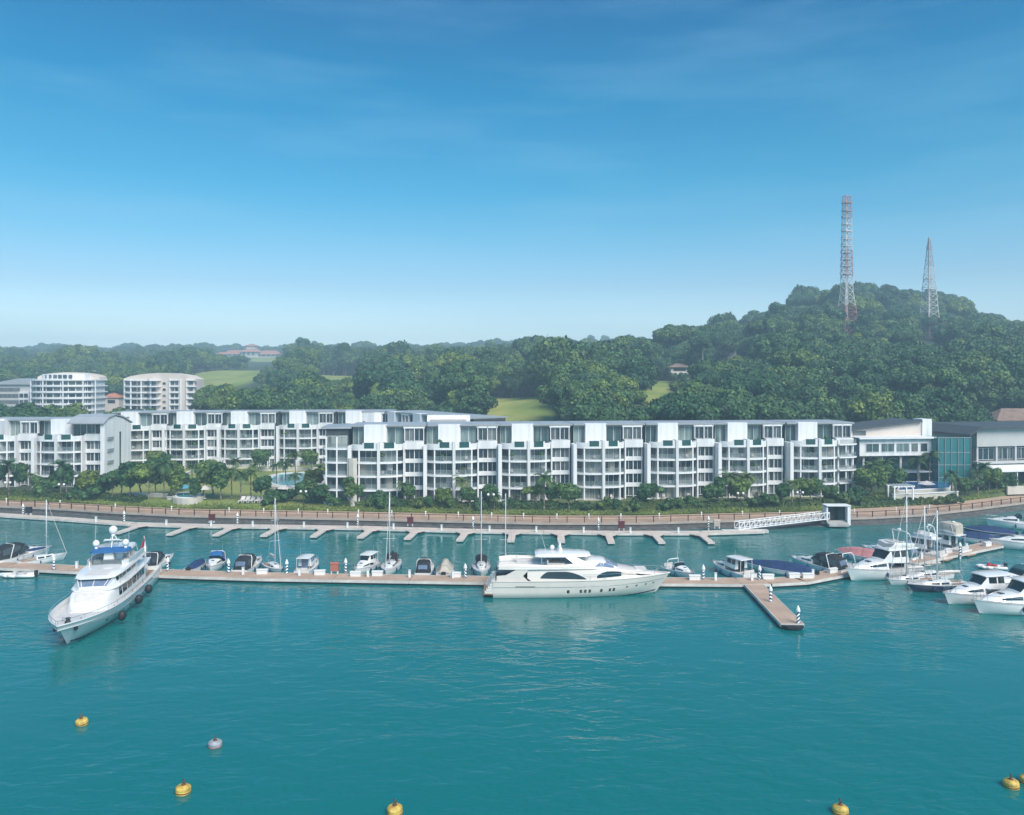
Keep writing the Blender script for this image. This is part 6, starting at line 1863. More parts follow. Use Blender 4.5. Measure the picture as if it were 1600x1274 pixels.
# ------------------------------------------------------------------ three-deck yacht, bow towards the camera
def bow_yacht():
    r = empty('three_deck_yacht')
    L, B = 31.5, 7.2; hb = B / 2
    lo = hull_loft(L, B, 1.9, 2.95, draft=1.0, bowp=3.7, rake=.13, flare=.42, n=26, tw=.92, sheer_p=2.0)
    m = MB(); lo.into(m, 0, True); pts = [tuple(p) for p in lo.P[0]]; m.add(pts, [tuple(range(len(pts) - 1, -1, -1))]); h = m.build('hull', 'gelcoat', r)
    deck_mesh(lo, .55, .14).build('deck', 'deck_grey', r)
    g_ = []
    m = MB()
    for side in (0, -1):
        g_ = []
        for q in lo.P:
            x, b, z = q[side]; sg = 1 if b > 0 else -1; b2 = max(abs(b) - .16, .0)
            g_.append([(x, b, z), (x - .02, sg * b2, z + .01), (x - .02, sg * max(b2 - .02, 0), z - .56)])
        m.sheet(g_, 0, True, side == 0)
    m.build('bulwark', 'gelcoat', r)
    rim(lo, .08).build('cap_rail', 'gelcoat', r)
    m = MB()
    for a, b in ((.12, .13), (.87, .88)):
        lo.patch(m, .0, .93, a, b, .03, 30, 1)
    m.build('rub_rail', 'deck_grey', h)
    m = MB()
    for a, b in ((.36, .39), (.61, .64)):
        lo.patch(m, .0, .95, a, b, .012, 30, 1)
    m.build('boot_stripe', 'hull_navy', h)
    for u in (.2, .28, .36, .44, .52, .60, .68):
        for a, b in ((.19, .225), (.775, .81)):
            m = MB(); lo.patch(m, u - .008, u + .008, a, b, .02, 3, 2); m.build('portlight', 'boat_glass', h)
    for v in (.12, .88):
        p = lo.S(.90, v); m = MB(); n_ = lo.N(.90, v) * .08
        m.box(p[0] - .3, p[0] + .3, p[1] - .12, p[1] + .12, p[2] - .25, p[2] + .2); m.build('anchor', 'fender_black', h)
    X = lambda x: x
    def level(name, st, r_=.2, mat='gelcoat', cam_=.06):
        c = cabin_loft(st, r_, cam_); m = MB(); c.into(m, 0, True, False, True, True); m.build(name, mat, r)
        return c
    # main deck house with its sloping coach front
    c1 = level('main_house', [(7.6, 1.5, 1.2, 2.0, 2.25), (6.4, 2.15, 1.85, 1.9, 2.7), (4.9, 2.45, 2.2, 1.8, 3.55), (2.0, 2.75, 2.55, 1.6, 3.72), (-5.0, 2.85, 2.65, 1.45, 3.75), (-9.5, 2.8, 2.6, 1.4, 3.75)])
    for i in range(7):
        u = .56 + .06 * i
        for a, b in ((.09, .20), (.80, .91)):
            m = MB(); c1.patch(m, u, u + .05, a, b, .02, 2, 2); m.build('saloon_window', 'boat_glass', r)
    level('sunpad', [(6.2, 1.3, 1.3, 2.72, 2.95), (5.2, 1.6, 1.6, 2.95, 3.5), (5.0, 1.6, 1.6, 3.0, 3.6)], .08, 'seat_white', .02)
    # upper deck edge and wheelhouse
    ov = cabin_loft([(4.4, 1.9, 1.9, 3.66, 3.74), (3.6, 2.5, 2.5, 3.7, 3.82), (0, 3.0, 3.0, 3.72, 3.86), (-8, 3.05, 3.05, 3.74, 3.88), (-12.6, 2.7, 2.7, 3.74, 3.86)], .04, .02)
    m = MB(); ov.into(m, 0, True, False, True, True); m.sheet([[tuple(q[0]), tuple(q[-1])] for q in ov.P], 0, False, True); m.build('upper_deck', 'gelcoat', r)
    c2 = level('wheelhouse', [(4.2, 1.7, 1.45, 3.8, 3.95), (3.0, 2.3, 2.05, 3.82, 4.85), (0, 2.5, 2.3, 3.84, 4.95), (-6.5, 2.5, 2.3, 3.86, 4.95)], .12)
    m = MB(); c2.patch(m, .05, .30, .25, .75, .03, 6, 12); m.build('windscreen', 'boat_glass_blue', r)
    for k in range(1, 6):
        m = MB(); v = .25 + .5 * k / 6; m.path([tuple(c2.S(u, v) + c2.N(u, v) * .05) for u in (.05, .15, .30)], .05); m.build('screen_post', 'gelcoat', r)
    for i in range(5):
        u = .40 + .115 * i
        for a, b in ((.09, .21), (.79, .91)):
            m = MB(); c2.patch(m, u, u + .095, a, b, .02, 2, 2); m.build('side_window', 'boat_glass', r)
    # brow and sun deck
    br = level('brow', [(3.7, 1.5, 1.4, 4.90, 5.0), (3.2, 2.2, 2.15, 4.93, 5.1), (1.0, 2.6, 2.55, 4.98, 5.28), (-1.6, 2.7, 2.6, 5.0, 5.35), (-9.6, 2.75, 2.6, 5.0, 5.3), (-10.2, 2.6, 2.5, 5.02, 5.2)], .1)
    m = MB(); br.patch(m, .22, .42, .44, .56, .02, 3, 3); m.build('deck_hatch', 'deck_grey', r)
    for sg in (-1, 1):
        m = MB(); m.ribbon([(-1.2, sg * 1.9), (-2.2, sg * 2.4), (-5, sg * 2.55), (-9.6, sg * 2.5)], .1, 5.25, 5.95); m.build('sun_deck_coaming', 'gelcoat', r)
    m = MB(); m.box(-2.3, -1.9, -1.8, 1.8, 5.3, 5.95); m.build('sun_deck_screen', 'clear_screen', r)
    for x, y in ((-4.5, -1.6), (-4.5, 1.6), (-6.5, -1.6), (-6.5, 1.6)):
        m = MB(); m.box(x, x + 1.3, y - .4, y + .4, 5.3, 5.75); m.box(x, x + .2, y - .4, y + .4, 5.75, 6.2); m.build('sun_deck_seat', 'seat_white', r)
    # pylon mast, blue hardtop and domes
    m = MB(); m.prism_x([(-.7, 5.2), (.7, 5.2), (.5, 6.9), (-.5, 6.9)], -3.6, -2.4); m.build('pylon', 'gelcoat', r)
    ht = cabin_loft([(-2.0, 1.9, 1.8, 6.8, 6.98), (-2.6, 2.25, 2.15, 6.78, 7.08), (-4.2, 2.3, 2.2, 6.78, 7.1)], .06, .08)
    h3 = cabin_loft([(-4.22, 2.3, 2.2, 6.78, 7.1), (-6.2, 2.25, 2.15, 6.78, 7.08), (-7.6, 2.0, 1.9, 6.8, 7.0)], .06, .08); m = MB(); h3.into(m, 0, True, False, True, True); m.sheet([[tuple(q[0]), tuple(q[-1])] for q in h3.P], 0, False, True); m.build('white_hardtop', 'gelcoat', r)
    m = MB(); ht.into(m, 0, True, False, True, True); m.sheet([[tuple(q[0]), tuple(q[-1])] for q in ht.P], 0, False, True); m.build('blue_hardtop', 'canvas_blue', r)
    for sg in (-1, 1):
        for x in (-3.4, -7.2):
            m = MB(); m.tube((x, sg * 2.4, 5.3), (x, sg * 2.1, 6.8), .06, n=6); m.build('hardtop_post', 'chrome', r)
    for x, y, z, q in ((-3.4, -1.75, 7.1, .42), (-3.4, 1.75, 7.1, .42), (-4.4, 0, 8.5, .52)):
        m = MB(); m.tube((x, y, z - .05), (x, y, z + .3), q * .5, n=10); m.ball((x, y, z + .3 + q * .9), q, 14, sz=1.1); m.build('satellite_dome', 'gelcoat', r)
    m = MB()
    for a in (0, 2.1, 4.2):
        m.tube((-4.4 + .8 * math.cos(a), .8 * math.sin(a), 7.0), (-4.4 + .25 * math.cos(a), .25 * math.sin(a), 8.5), .07, n=5)
    m.box(-4.7, -4.1, -1.1, 1.1, 7.9, 7.98); m.build('mast_tripod', 'gelcoat', r)
    m = MB(); m.box(-4.0, -3.8, -.9, .9, 8.05, 8.2); m.build('radar_scanner', 'gelcoat', r)
    for y in (-2.0, 2.0):
        m = MB(); m.tube((-3.8, y, 7.0), (-4.2, y, 10.2), .025, .012, 4); m.build('aerial', 'alloy', r)
    m = MB(); m.tube((-8.6, 2.2, 5.3), (-9.8, 2.5, 7.3), .04, n=5); m.add([(-8.9, 2.28, 6.0), (-9.7, 2.48, 7.2), (-10.6, 2.4, 6.6), (-9.9, 2.3, 5.5)], [(0, 1, 2, 3), (3, 2, 1, 0)]); m.build('ensign', 'bright_red', r)
    # tender on the boat deck and its crane
    m = MB(); m.path([(-13, 1.0, 4.3), (-11.2, 1.1, 4.3), (-9.8, .2, 4.45)], .28, 8); m.path([(-13, -.6, 4.3), (-11.2, -.7, 4.3), (-9.8, .2, 4.45)], .28, 8); m.box(-12.8, -10.6, -.5, .9, 3.9, 4.2); m.build('deck_tender', 'seat_white', r)
    m = MB(); m.tube((-11.5, 2.2, 3.8), (-11.5, 2.2, 5.6), .14, n=8); m.tube((-11.5, 2.2, 5.6), (-15.2, 1.2, 6.3), .12, .08, 6); m.build('crane', 'gelcoat', r)
    m = MB(); m.box(-15.6, -9.5, -2.5, 2.5, 1.3, 1.4); m.build('after_deck', 'teak', r)
    m = MB(); m.box(-14.6, -13.6, -1.8, 1.8, 1.4, 1.9); m.box(-14.8, -14.6, -1.8, 1.8, 1.9, 2.4); m.build('after_sofa', 'seat_white', r)
    P = [tuple(q[0]) for q in lo.P][4:]; Q = [tuple(q[-1]) for q in lo.P][4:]
    rail([(a, b * .98, c) for a, b, c in P] + [(a, b * .98, c) for a, b, c in Q[::-1]], .5, .025, 2).build('bow_rail', 'chrome', r)
    rail([(2.2, 2.6, 3.85), (0, 2.9, 3.86), (-4, 2.95, 3.87), (-8, 2.98, 3.87), (-12.4, 2.65, 3.86)], .9, .03).build('side_rail', 'chrome', r)
    rail([(2.2, -2.6, 3.85), (0, -2.9, 3.86), (-4, -2.95, 3.87), (-8, -2.98, 3.87), (-12.4, -2.65, 3.86)], .9, .03).build('side_rail', 'chrome', r)
    # ground tackle on the foredeck
    m = MB(); m.lathe([(.32, 2.1), (.32, 2.45), (.2, 2.5), (.2, 2.75), (.3, 2.8)], (12.6, .0, .1), 12); m.build('windlass', 'fender_black', r)
    for y in (-.9, .9):
        m = MB(); m.lathe([(.14, 2.1), (.1, 2.2), (.1, 2.45), (.18, 2.5)], (11.2, y, .05), 8); m.build('bollard', 'chrome', r)
    for x in (6.5, -.5, -5.5):
        p = lo.S(float(np.interp(x, [-15.75, 15.75], [0, 1])) ** 1.0 * .9, .06)
        m = MB(); m.ball((x, np.interp(x, [-6, 0, 7], [3.6, 3.6, 3.45]) + .42, 1.15), .48, 14, sz=1.25); m.tube((x, np.interp(x, [-6, 0, 7], [3.4, 3.4, 3.1]), 1.6), (x, np.interp(x, [-6, 0, 7], [3.3, 3.3, 3.0]), 2.5), .03, n=4); m.build('ball_fender', 'fender_black', r)
    for a, q in (((-15.5, 2.6, 1.9), (-18.5, 4.5, .7)), ((-15.5, -2.6, 1.9), (-18.5, -4.5, .7))):
        m = MB(); a = Vector(a); q = Vector(q); pts = [a.lerp(q, i / 6) - Vector((0, 0, .3 * math.sin(math.pi * i / 6))) for i in range(7)]; m.path(pts, .03, 4); m.build('mooring_line', 'seat_white', r)
    tag(r, 'large white three-deck yacht with blue hardtop and radar domes, bow towards the camera', 'yacht')
    return r
bow = Vector((-47.6, 83.9)); stern = Vector((-53.8, 114.4))
mid_ = (bow + stern) / 2
put(bow_yacht(), xy=(mid_.x, mid_.y), head=math.degrees(math.atan2(bow.y - stern.y, bow.x - stern.x)))

# ------------------------------------------------------------------ boats berthed behind the main pontoon
def berth(boat, px, dist, head):
    """centre of the boat dist metres behind the far edge of the pontoon, in column px"""
    if px < 800: dist *= .86; boat.scale = (.86, .86, .9 if boat.name.startswith('motor') or boat.name.startswith('cov') else 1.0)
    Y = main_edge(px) + 3.6 + dist
    return put(boat, xy=(xat(px, Y), Y), head=head)
AWAY = 92
berth(powerboat('white cruiser with black canopy and dark flybridge gear at far left', 10.5, 3.6, 'canvas', 'canvas_black'), 36, 5.8, 62)
berth(sailboat('small white sailboat at far left beside the black-canopied cruiser', 8.4, 2.8, 9.8, cover='canvas_navy'), 66, 4.4, 48)
t0 = tender('white dinghy tied on the near side of the pontoon at far left', 4.8, 'gelcoat', 'seat_white')
put(t0, xy=(xat(24, 115.6), 116.2), head=184)
berth(powerboat('white sport boat with large dark cockpit enclosure beside the left yacht stern', 8.6, 3.1, 'canvas', 'canvas_black'), 248, 4.9, 80)
berth(covered_boat('small boat under a navy cover left of the navy-topped cruiser', 5.6, 2.2, 'canvas_navy', ridge=.5), 308, 3.4, 84)
berth(powerboat('white cruiser with bright navy canvas top, bow to the pontoon', 8.2, 2.9, 'canvas', 'canvas_blue'), 336, 4.7, -82)
berth(powerboat('white cruiser with black-framed canopy, fourth boat from the left yacht', 8.8, 3.1, 'canvas', 'canvas_black'), 391, 4.9, 84)
berth(sailboat('white sailboat with green waterline left of a striped pile', 7.6, 2.6, 11.0, cover='seat_white', boot='pile_green'), 428, 4.2, -55)
berth(powerboat('white cruiser with hardtop and blue windscreen right of the green-lined sailboat', 8.2, 2.9, 'hardtop', glass='boat_glass_blue'), 483, 4.6, 86)
berth(powerboat('white sport cruiser with its bow to the pontoon left of the centre sailboat', 7.8, 2.8, 'hardtop', glass='boat_glass'), 570, 4.8, -104)
berth(sailboat('white sailboat with two dark cabin windows, bow to the pontoon at centre', 10.0, 3.3, 12.0, cover='canvas_black', canopy='canvas_black'), 610, 5.2, -91)
berth(powerboat('white motorboat with dark stern canopy right of the centre sailboat', 7.6, 2.9, 'canvas', 'canvas_black'), 665, 4.4, 88)
berth(covered_boat('boat under a beige canvas cover beside the dark-canopied motorboat', 7.2, 2.8, 'canvas_beige', ridge=1.2), 696, 4.3, 90)
berth(sailboat('white sailboat with a dark spray hood left of the large motor yacht', 9.6, 3.1, 12.2, cover='canvas_navy', canopy='canvas_black'), 752, 5.0, -88)
berth(sailboat('sailboat half hidden behind the large motor yacht, mast showing', 8.6, 2.9, 11.8, cover='canvas_beige'), 790, 5.6, -90)
berth(powerboat('small runabout with black windscreen by the motor yacht bow', 6.4, 2.4, 'express', 'canvas_black'), 1062, 3.6, -64)
berth(powerboat('white pilothouse boat with pale hardtop behind the pontoon junction', 7.8, 2.9, 'hardtop'), 1142, 4.4, 118)
berth(covered_boat('long dark-hulled boat under a navy blue cover', 10.5, 3.0, 'canvas_navy', 'gelcoat', 'hull_black', .7), 1216, 4.6, 148)
berth(powerboat('sport cruiser with dark enclosure and striped hull right of the navy cover', 9.2, 3.0, 'canvas', 'canvas_black', stripe='hull_black'), 1277, 5.2, 128)
berth(powerboat('white open sport boat with raked radar arch beside the pink-covered boat', 8.0, 2.8, 'express'), 1308, 4.4, 118)
berth(covered_boat('boat under a faded pink red cover behind the flybridge cruiser', 7.4, 2.6, 'canvas_pink', ridge=.8), 1342, 7.6, 140)
berth(powerboat('white flybridge cruiser moored behind the right pontoon near the masts', 10.0, 3.4, 'flybridge'), 1424, 5.6, 132)
berth(powerboat('white sport cruiser with teal side canvas behind the right pontoon', 9.0, 3.1, 'canvas', 'canvas_teal'), 1388, 6.4, 128)
sf = powerboat('fishing boat with tall beige canvas tower behind the right pontoon', 9.6, 3.3, 'flybridge', 'canvas_beige')
cv = cabin_loft([(-.6, 1.15, 1.0, 3.2, 4.9), (-1.4, 1.3, 1.15, 3.1, 5.1), (-3.2, 1.3, 1.15, 3.1, 5.0), (-3.6, 1.2, 1.05, 3.1, 4.8)], .12)
m = MB(); cv.into(m, 0, True, False, True, True); m.build('tower_canvas', 'canvas_beige', sf)
berth(sf, 1465, 5.4, 124)
berth(covered_boat('low boat under a navy cover near the outer end of the right pontoon', 8.4, 2.8, 'canvas_navy', ridge=.7), 1520, 6.6, 150)
berth(covered_boat('outer of the two navy-covered boats at the end of the right pontoon', 8.2, 2.7, 'canvas_navy', 'hull_navy', ridge=.6), 1545, 10.2, 152)
put(powerboat('white sport cruiser farthest out at the upper right, near the sea wall', 11.5, 3.6, 'express'), 1592, 826, head=160)
put(powerboat('white cruiser at the right frame edge beyond the pontoon end', 11.5, 3.6, 'hardtop'), 1604, 858, head=172)

# boats on the near side of the right pontoon
put(powerboat('large white flybridge cruiser lying along the right pontoon, bow to the left', 13.2, 4.3, 'flybridge', stripe=None), xy=(53.6, 116.2), head=203)
put(sailboat('small white sailboat with tall mast beside the flybridge cruiser', 7.4, 2.5, 12.4, cover='seat_white'), xy=(xat(1422, 112.6), 112.6), head=196)
put(sailboat('navy-hulled sailboat with white deck right of the small white sailboat', 9.6, 3.1, 10.9, hullm='hull_navy', cover='seat_white', mast_x=.02), xy=(xat(1466, 109.2), 109.2), head=192)
put(sailboat('white sailboat half hidden behind the navy-hulled sailboat', 8.0, 2.7, 10.6, cover='canvas_beige'), xy=(xat(1450, 114.8), 114.8), head=200)
put(powerboat('white cruiser with dark wrap windscreen and teal canopy, right foreground', 10.8, 3.7, 'hardtop', stripe=None, top='gelcoat'), xy=(xat(1528, 103.4), 103.4), head=196)
put(powerboat('nearest white cruiser at the right frame edge with dark wrap windscreen', 12.4, 4.1, 'hardtop'), xy=(xat(1590, 99.0), 99.0), head=190)
put(powerboat('cruiser with dark teal canvas canopy behind the nearest cruisers', 10.0, 3.4, 'canvas', 'canvas_teal'), xy=(xat(1590, 109.5), 109.5), head=200)
put(tender('small white tender afloat behind the dark-canopied cruiser', 3.8, 'gelcoat', 'bright_red'), 1548, 889, head=170)
# ------------------------------------------------------------------ gardens along the promenade
G_TREE = [('round', crown_mesh('crown', 301, 2.7, 2.3, 1.7, 18, 95, .26, 'leaf_garden'), trunk_mesh('trunk', 31, 3.4, .16, 5, 1.6), 6.3),
          ('upright', crown_mesh('crown', 302, 2.0, 2.9, 1.6, 18, 85, .25, 'leaf_garden'), trunk_mesh('trunk', 32, 3.8, .14, 5, 1.2), 7.4),
          ('open spreading', crown_mesh('crown', 303, 3.2, 1.7, 2.6, 15, 80, .27, 'leaf_garden', 'umbrella'), trunk_mesh('trunk', 33, 3.9, .15, 6, 2.0), 6.0)]
G_SHRUB = [('shrub', crown_mesh('crown', 311, 1.5, .9, 0.0, 10, 70, .2, 'leaf_garden'), 1.8), ('shrub', crown_mesh('crown', 312, 1.2, 1.1, .0, 9, 70, .2, 'leaf_hedge'), 2.2)]
G_YEL = crown_mesh('crown', 321, 1.9, 1.7, .7, 14, 85, .24, 'leaf_yellow')
G_PALM = [frond_crown('fronds', 401 + i, 20, 2.7, 'leaf_palm', 1.0, .5) for i in range(3)]
def palm_trunk(h_, seed):
    rng = random.Random(seed); m = MB()
    lean = (rng.uniform(-.25, .25), rng.uniform(-.25, .25))
    pts = [Vector((lean[0] * (t_ / 5) ** 2, lean[1] * (t_ / 5) ** 2, -.5 + (h_ + .5) * t_ / 5)) for t_ in range(6)]
    for i in range(5):
        m.tube(pts[i], pts[i + 1], .17 - .012 * i, .17 - .012 * (i + 1), 7)
    return m.mesh('trunk', 'palm_trunk'), pts[-1]

GARDEN = []
def gtree(px, Y, h_, kind, lab):
    x = xat(px, Y); z = hgt(px, Y)
    if kind == 'p':
        r = empty('palm_tree', (x, Y, z), RNG.uniform(0, 6.28))
        s = min(1.15, max(.75, h_ / 7.5))
        tm, top = palm_trunk(max(1.5, h_ - 1.6 * s), px)
        place('trunk', tm, r); f_ = place('fronds', G_PALM[px % 3], r, tuple(top)); f_.scale = (s, s, s)
        tag(r, lab, 'palm tree', 'garden palms'); GARDEN.append((px, r))
    elif kind == 's':
        nm, me, hh = G_SHRUB[px % 2]; s = h_ / hh
        o = place('shrub', me, None, (x, Y, z - .1), RNG.uniform(0, 6.28)); o.scale = (s * 1.1, s * 1.1, s); tag(o, lab, 'shrub', 'garden shrubs'); GARDEN.append((px, o))
    elif kind == 'y':
        r = empty('yellow_green_tree', (x, Y, z), RNG.uniform(0, 6.28)); s = h_ / 4.1; r.scale = (s, s, s)
        place('crown', G_YEL, r); place('trunk', G_TREE[0][2], r).scale = (.7, .7, .6); tag(r, lab, 'tree', 'garden trees'); GARDEN.append((px, r))
    else:
        i = {'g': 0, 'u': 1, 'o': 2}[kind]; nm, cm, tm, hh = G_TREE[i]; s = h_ / hh
        r = empty('garden_tree', (x, Y, z), RNG.uniform(0, 6.28)); r.scale = (s, s, s)
        place('crown', cm, r); place('trunk', tm, r); tag(r, lab, 'tree', 'garden trees'); GARDEN.append((px, r))

def bay_word(px):
    for i, b in enumerate([585, 703, 820, 937, 1052, 1163, 1275]):
        if px < b + 30: return f'in front of the {ordinal(i)} bay of the front condo'
        if px < b + 88: return f'between the {ordinal(i)} and {ordinal(i + 1)} bays of the front condo'
    return 'by the right end of the front condo'
def where(px, Y):
    if px < 25: return 'at the left frame edge before the left condo'
    if px < 90: return 'in front of the left condo bay'
    if px < 150: return 'in front of the left condo windows'
    if px < 200: return 'before the gable of the left condo'
    if px < 290: return 'in the thicket right of the left condo'
    if px < 505:
        return ('by the promenade before the garden pool' if Y < 182 else 'beside the garden pool') + (' at left' if px < 380 else ' at right')
    if px < 1340: return bay_word(px)
    if px < 1440: return 'before the white window band of the clubhouse'
    if px < 1520: return 'before the teal glass hall'
    return 'before the grey hall at right'
KW = {'p': 'palm with arching fronds', 's': 'low leafy shrub', 'y': 'yellow-green bushy tree', 'g': 'round-headed tree', 'u': 'upright dense tree', 'o': 'open spreading tree'}
PL = [(-12, 4, 8, 'g'), (14, 3, 9, 'p'), (30, 6, 7, 'u'), (48, 5, 5.5, 'p'), (62, 4, 5, 'g'), (80, 6, 5, 's'), (95, 5, 8.5, 'p'), (104, 7, 7, 'u'), (118, 4, 3, 's'), (134, 5, 6.5, 'y'), (150, 4, 4, 's'), (160, 6, 5, 'g'), (176, 5, 6, 'o'),
      (190, 7, 7, 'g'), (204, 5, 8.5, 'u'), (218, 8, 8.5, 'g'), (232, 5, 8, 'o'), (244, 9, 9, 'u'), (256, 6, 9.5, 'p'), (266, 10, 9, 'g'), (276, 6, 7, 'u'), (306, 4, 5.5, 'u'), (318, 7, 8, 'p'), (332, 9, 9, 'g'), (346, 6, 8.5, 'u'), (362, 8, 7.5, 'p'), (376, 6, 7, 'p'), (392, 9, 7, 'p'), (408, 6, 6, 'g'), (420, 4, 3, 's'),
      (436, 8, 2.5, 's'), (448, 6, 2.6, 's'), (462, 9, 6.5, 'p'), (474, 5, 5, 'g'), (488, 7, 5, 'u'), (500, 5, 4, 's'), (520, 4, 2.4, 's'), (548, 3.5, 6.4, 'u'), (556, 4.5, 5.2, 'g'), (578, 4, 2.2, 's'), (596, 3, 3.4, 's'), (612, 4, 2, 's'), (631, 4, 5.8, 'p'), (640, 5, 5, 'g'), (655, 3, 2.2, 's'), (672, 4, 2.4, 's'),
      (690, 3.5, 4.6, 'y'), (706, 4, 2.6, 's'), (721, 4, 7, 'p'), (733, 3.5, 5, 'g'), (748, 3, 2.4, 's'), (763, 4, 5.4, 'g'), (772, 3, 4.2, 'p'), (790, 4, 2.2, 's'), (812, 4, 2, 's'), (838, 4, 5, 'o'), (850, 3.5, 8.2, 'p'), (862, 4.5, 5.5, 'u'), (888, 3.5, 6.2, 'g'), (898, 5, 5.2, 'g'), (915, 3, 2.2, 's'), (942, 4, 2.4, 's'), (966, 4, 2.2, 's'), (990, 3, 2.6, 's'),
      (1006, 4, 5.6, 'g'), (1020, 4.5, 5.2, 'o'), (1040, 3, 2.4, 's'), (1062, 4, 2.3, 's'), (1084, 4, 2.5, 's'), (1108, 4, 5.4, 'g'), (1122, 3.5, 6.6, 'u'), (1138, 4.5, 7.8, 'p'), (1152, 4, 6.8, 'g'), (1168, 5, 7.4, 'p'), (1186, 3.5, 3, 's'), (1206, 4, 2.6, 's'), (1222, 4, 5.2, 'g'), (1238, 3.5, 6, 'p'), (1252, 4.5, 5.8, 'o'), (1266, 4, 6.2, 'g'), (1282, 4.5, 5.2, 'p'), (1296, 4, 4.4, 'g'), (1314, 4, 2.6, 's'), (1332, 4, 2.6, 's'), (1346, 5, 3, 's')]
for px, dy, h_, k in PL:
    Y = backY(px) + dy
    gtree(px, Y, h_, k, f'{KW[k]} {where(px, Y)}')
for px, Y, h_, k in [(288, 188, 5, 'g'), (300, 196, 6, 'p'), (322, 200, 5.5, 'p'), (352, 194, 5, 'u'), (368, 204, 6.5, 'p'), (398, 197, 6, 'p'), (432, 196, 6.5, 'p'), (446, 203, 5.5, 'p'), (462, 198, 9, 'p'), (478, 194, 2.5, 's'), (492, 190, 5.5, 'y'), (500, 201, 5, 'p'), (246, 218, 7, 'g'), (258, 216, 6, 'u'), (406, 222, 7, 'g'), (486, 223, 6.5, 'g'), (330, 222, 4, 'g'), (280, 204, 4, 'y'),
                    (1352, 178, 7, 'g'), (1362, 181, 8.5, 'p'), (1374, 178, 7.5, 'u'), (1384, 182, 9, 'p'), (1396, 180, 7, 'g'), (1434, 189.5, 8, 'p'), (1452, 189.5, 9.5, 'p'), (1466, 174.2, 1.8, 's'), (1476, 174.6, 2.0, 's'), (1485, 175.2, 1.9, 's'), (1494, 175.8, 2.2, 's'), (1486, 178, 7.5, 'p'), (1494, 176.5, 6, 'p'), (1504, 181, 5, 'g'), (1516, 183, 4.5, 'o'), (1528, 185, 6.5, 'p'), (1538, 187, 7, 'p'), (1546, 186, 6, 'g'), (1558, 187, 5.5, 'u'), (1568, 189, 4, 's')]:
    gtree(px, Y, h_, k, f'{KW[k]} {where(px, Y)}')

# hedges, one before each bay
def hedge_mesh(seed, L, W, H, mat='leaf_hedge'):
    rng = np.random.default_rng(seed)
    n = int(L * (W + 2 * H) * 26)
    P = np.stack([rng.uniform(0, L, n), rng.uniform(0, W, n), np.full(n, H)], 1)
    face = rng.uniform(size=n) < H / (W + 2 * H)
    P[face, 2] = rng.uniform(0, H, face.sum()); P[face, 1] = 0
    N = np.where(face[:, None], [[0, -1, .3]], [[0, -.1, 1]]) + rng.normal(size=(n, 3)) * .45
    N /= np.linalg.norm(N, axis=1, keepdims=True)
    bump_ = .18 * np.sin(P[:, 0] * 1.3 + seed) + .14 * np.sin(P[:, 0] * 3.1 + P[:, 1]) + rng.normal(size=n) * .08
    P[:, 2] += bump_ * (~face); P[:, 1] += bump_ * face
    tint = np.clip(.5 + .25 * np.sin(P[:, 0] * .8 + seed) + rng.normal(size=n) * .2, 0, 1)
    V, Fc, T = leaf_cloud(P, N, .17, rng, tint)
    mb = MB(); mb.box(.05, L - .05, .12, W, -.2, H - .12)
    o = len(V); V = np.concatenate([V, np.array(mb.v)]); T = np.concatenate([T, np.full(len(mb.v), .1)])
    Fs = [tuple(q) for q in Fc.tolist()] + [tuple(i + o for i in f) for f in mb.f]
    me = bpy.data.meshes.new('hedge'); me.from_pydata(V.tolist(), [], Fs); me.materials.append(M[mat])
    a = me.attributes.new('tint', 'FLOAT', 'POINT'); a.data.foreach_set('value', T)
    return me
segs = list(range(520, 1350, 59))
for i, px in enumerate(segs):
    p0 = (xat(px, backY(px) + 3.4), backY(px) + 3.4); p1 = (xat(px + 57, backY(px + 57) + 3.4), backY(px + 57) + 3.4)
    L = math.hypot(p1[0] - p0[0], p1[1] - p0[1])
    o = place('hedge', hedge_mesh(600 + i, L, 2.4, 1.15 + .25 * (i % 3)), None, (p0[0], p0[1], hgt(px, p0[1]) - .05), math.atan2(p1[1] - p0[1], p1[0] - p0[0]))
    tag(o, f'rough green hedge {bay_word(px + 28)}', 'hedge', 'hedges along the front condo'); GARDEN.append((px, o))
for i, px in enumerate((-20, 40, 100, 160)):
    p0 = (xat(px, backY(px) + 2.8), backY(px) + 2.8); p1 = (xat(px + 58, backY(px + 58) + 2.8), backY(px + 58) + 2.8)
    L = math.hypot(p1[0] - p0[0], p1[1] - p0[1])
    o = place('hedge', hedge_mesh(640 + i, L, 2.6, 1.2), None, (p0[0], p0[1], hgt(px, p0[1]) - .05), math.atan2(p1[1] - p0[1], p1[0] - p0[0]))
    tag(o, f'{ordinal(i)} hedge from the left along the promenade before the left condo', 'hedge', 'hedges before the left condo')
for i, px in enumerate((1345, 1392, 1440)):
    d0, d1 = .5 - i * .1, .4 - i * .1
    p0 = (xat(px, backY(px) + d0), backY(px) + d0); p1 = (xat(px + 46, backY(px + 46) + d1), backY(px + 46) + d1)
    L = math.hypot(p1[0] - p0[0], p1[1] - p0[1])
    o = place('hedge', hedge_mesh(660 + i, L, 1.3, 1.5), None, (p0[0], p0[1], hgt(px, p0[1]) - .05), math.atan2(p1[1] - p0[1], p1[0] - p0[0]))
    tag(o, f'{ordinal(i)} hedge from the left below the clubhouse pool wall', 'hedge', 'hedges below the clubhouse pool')

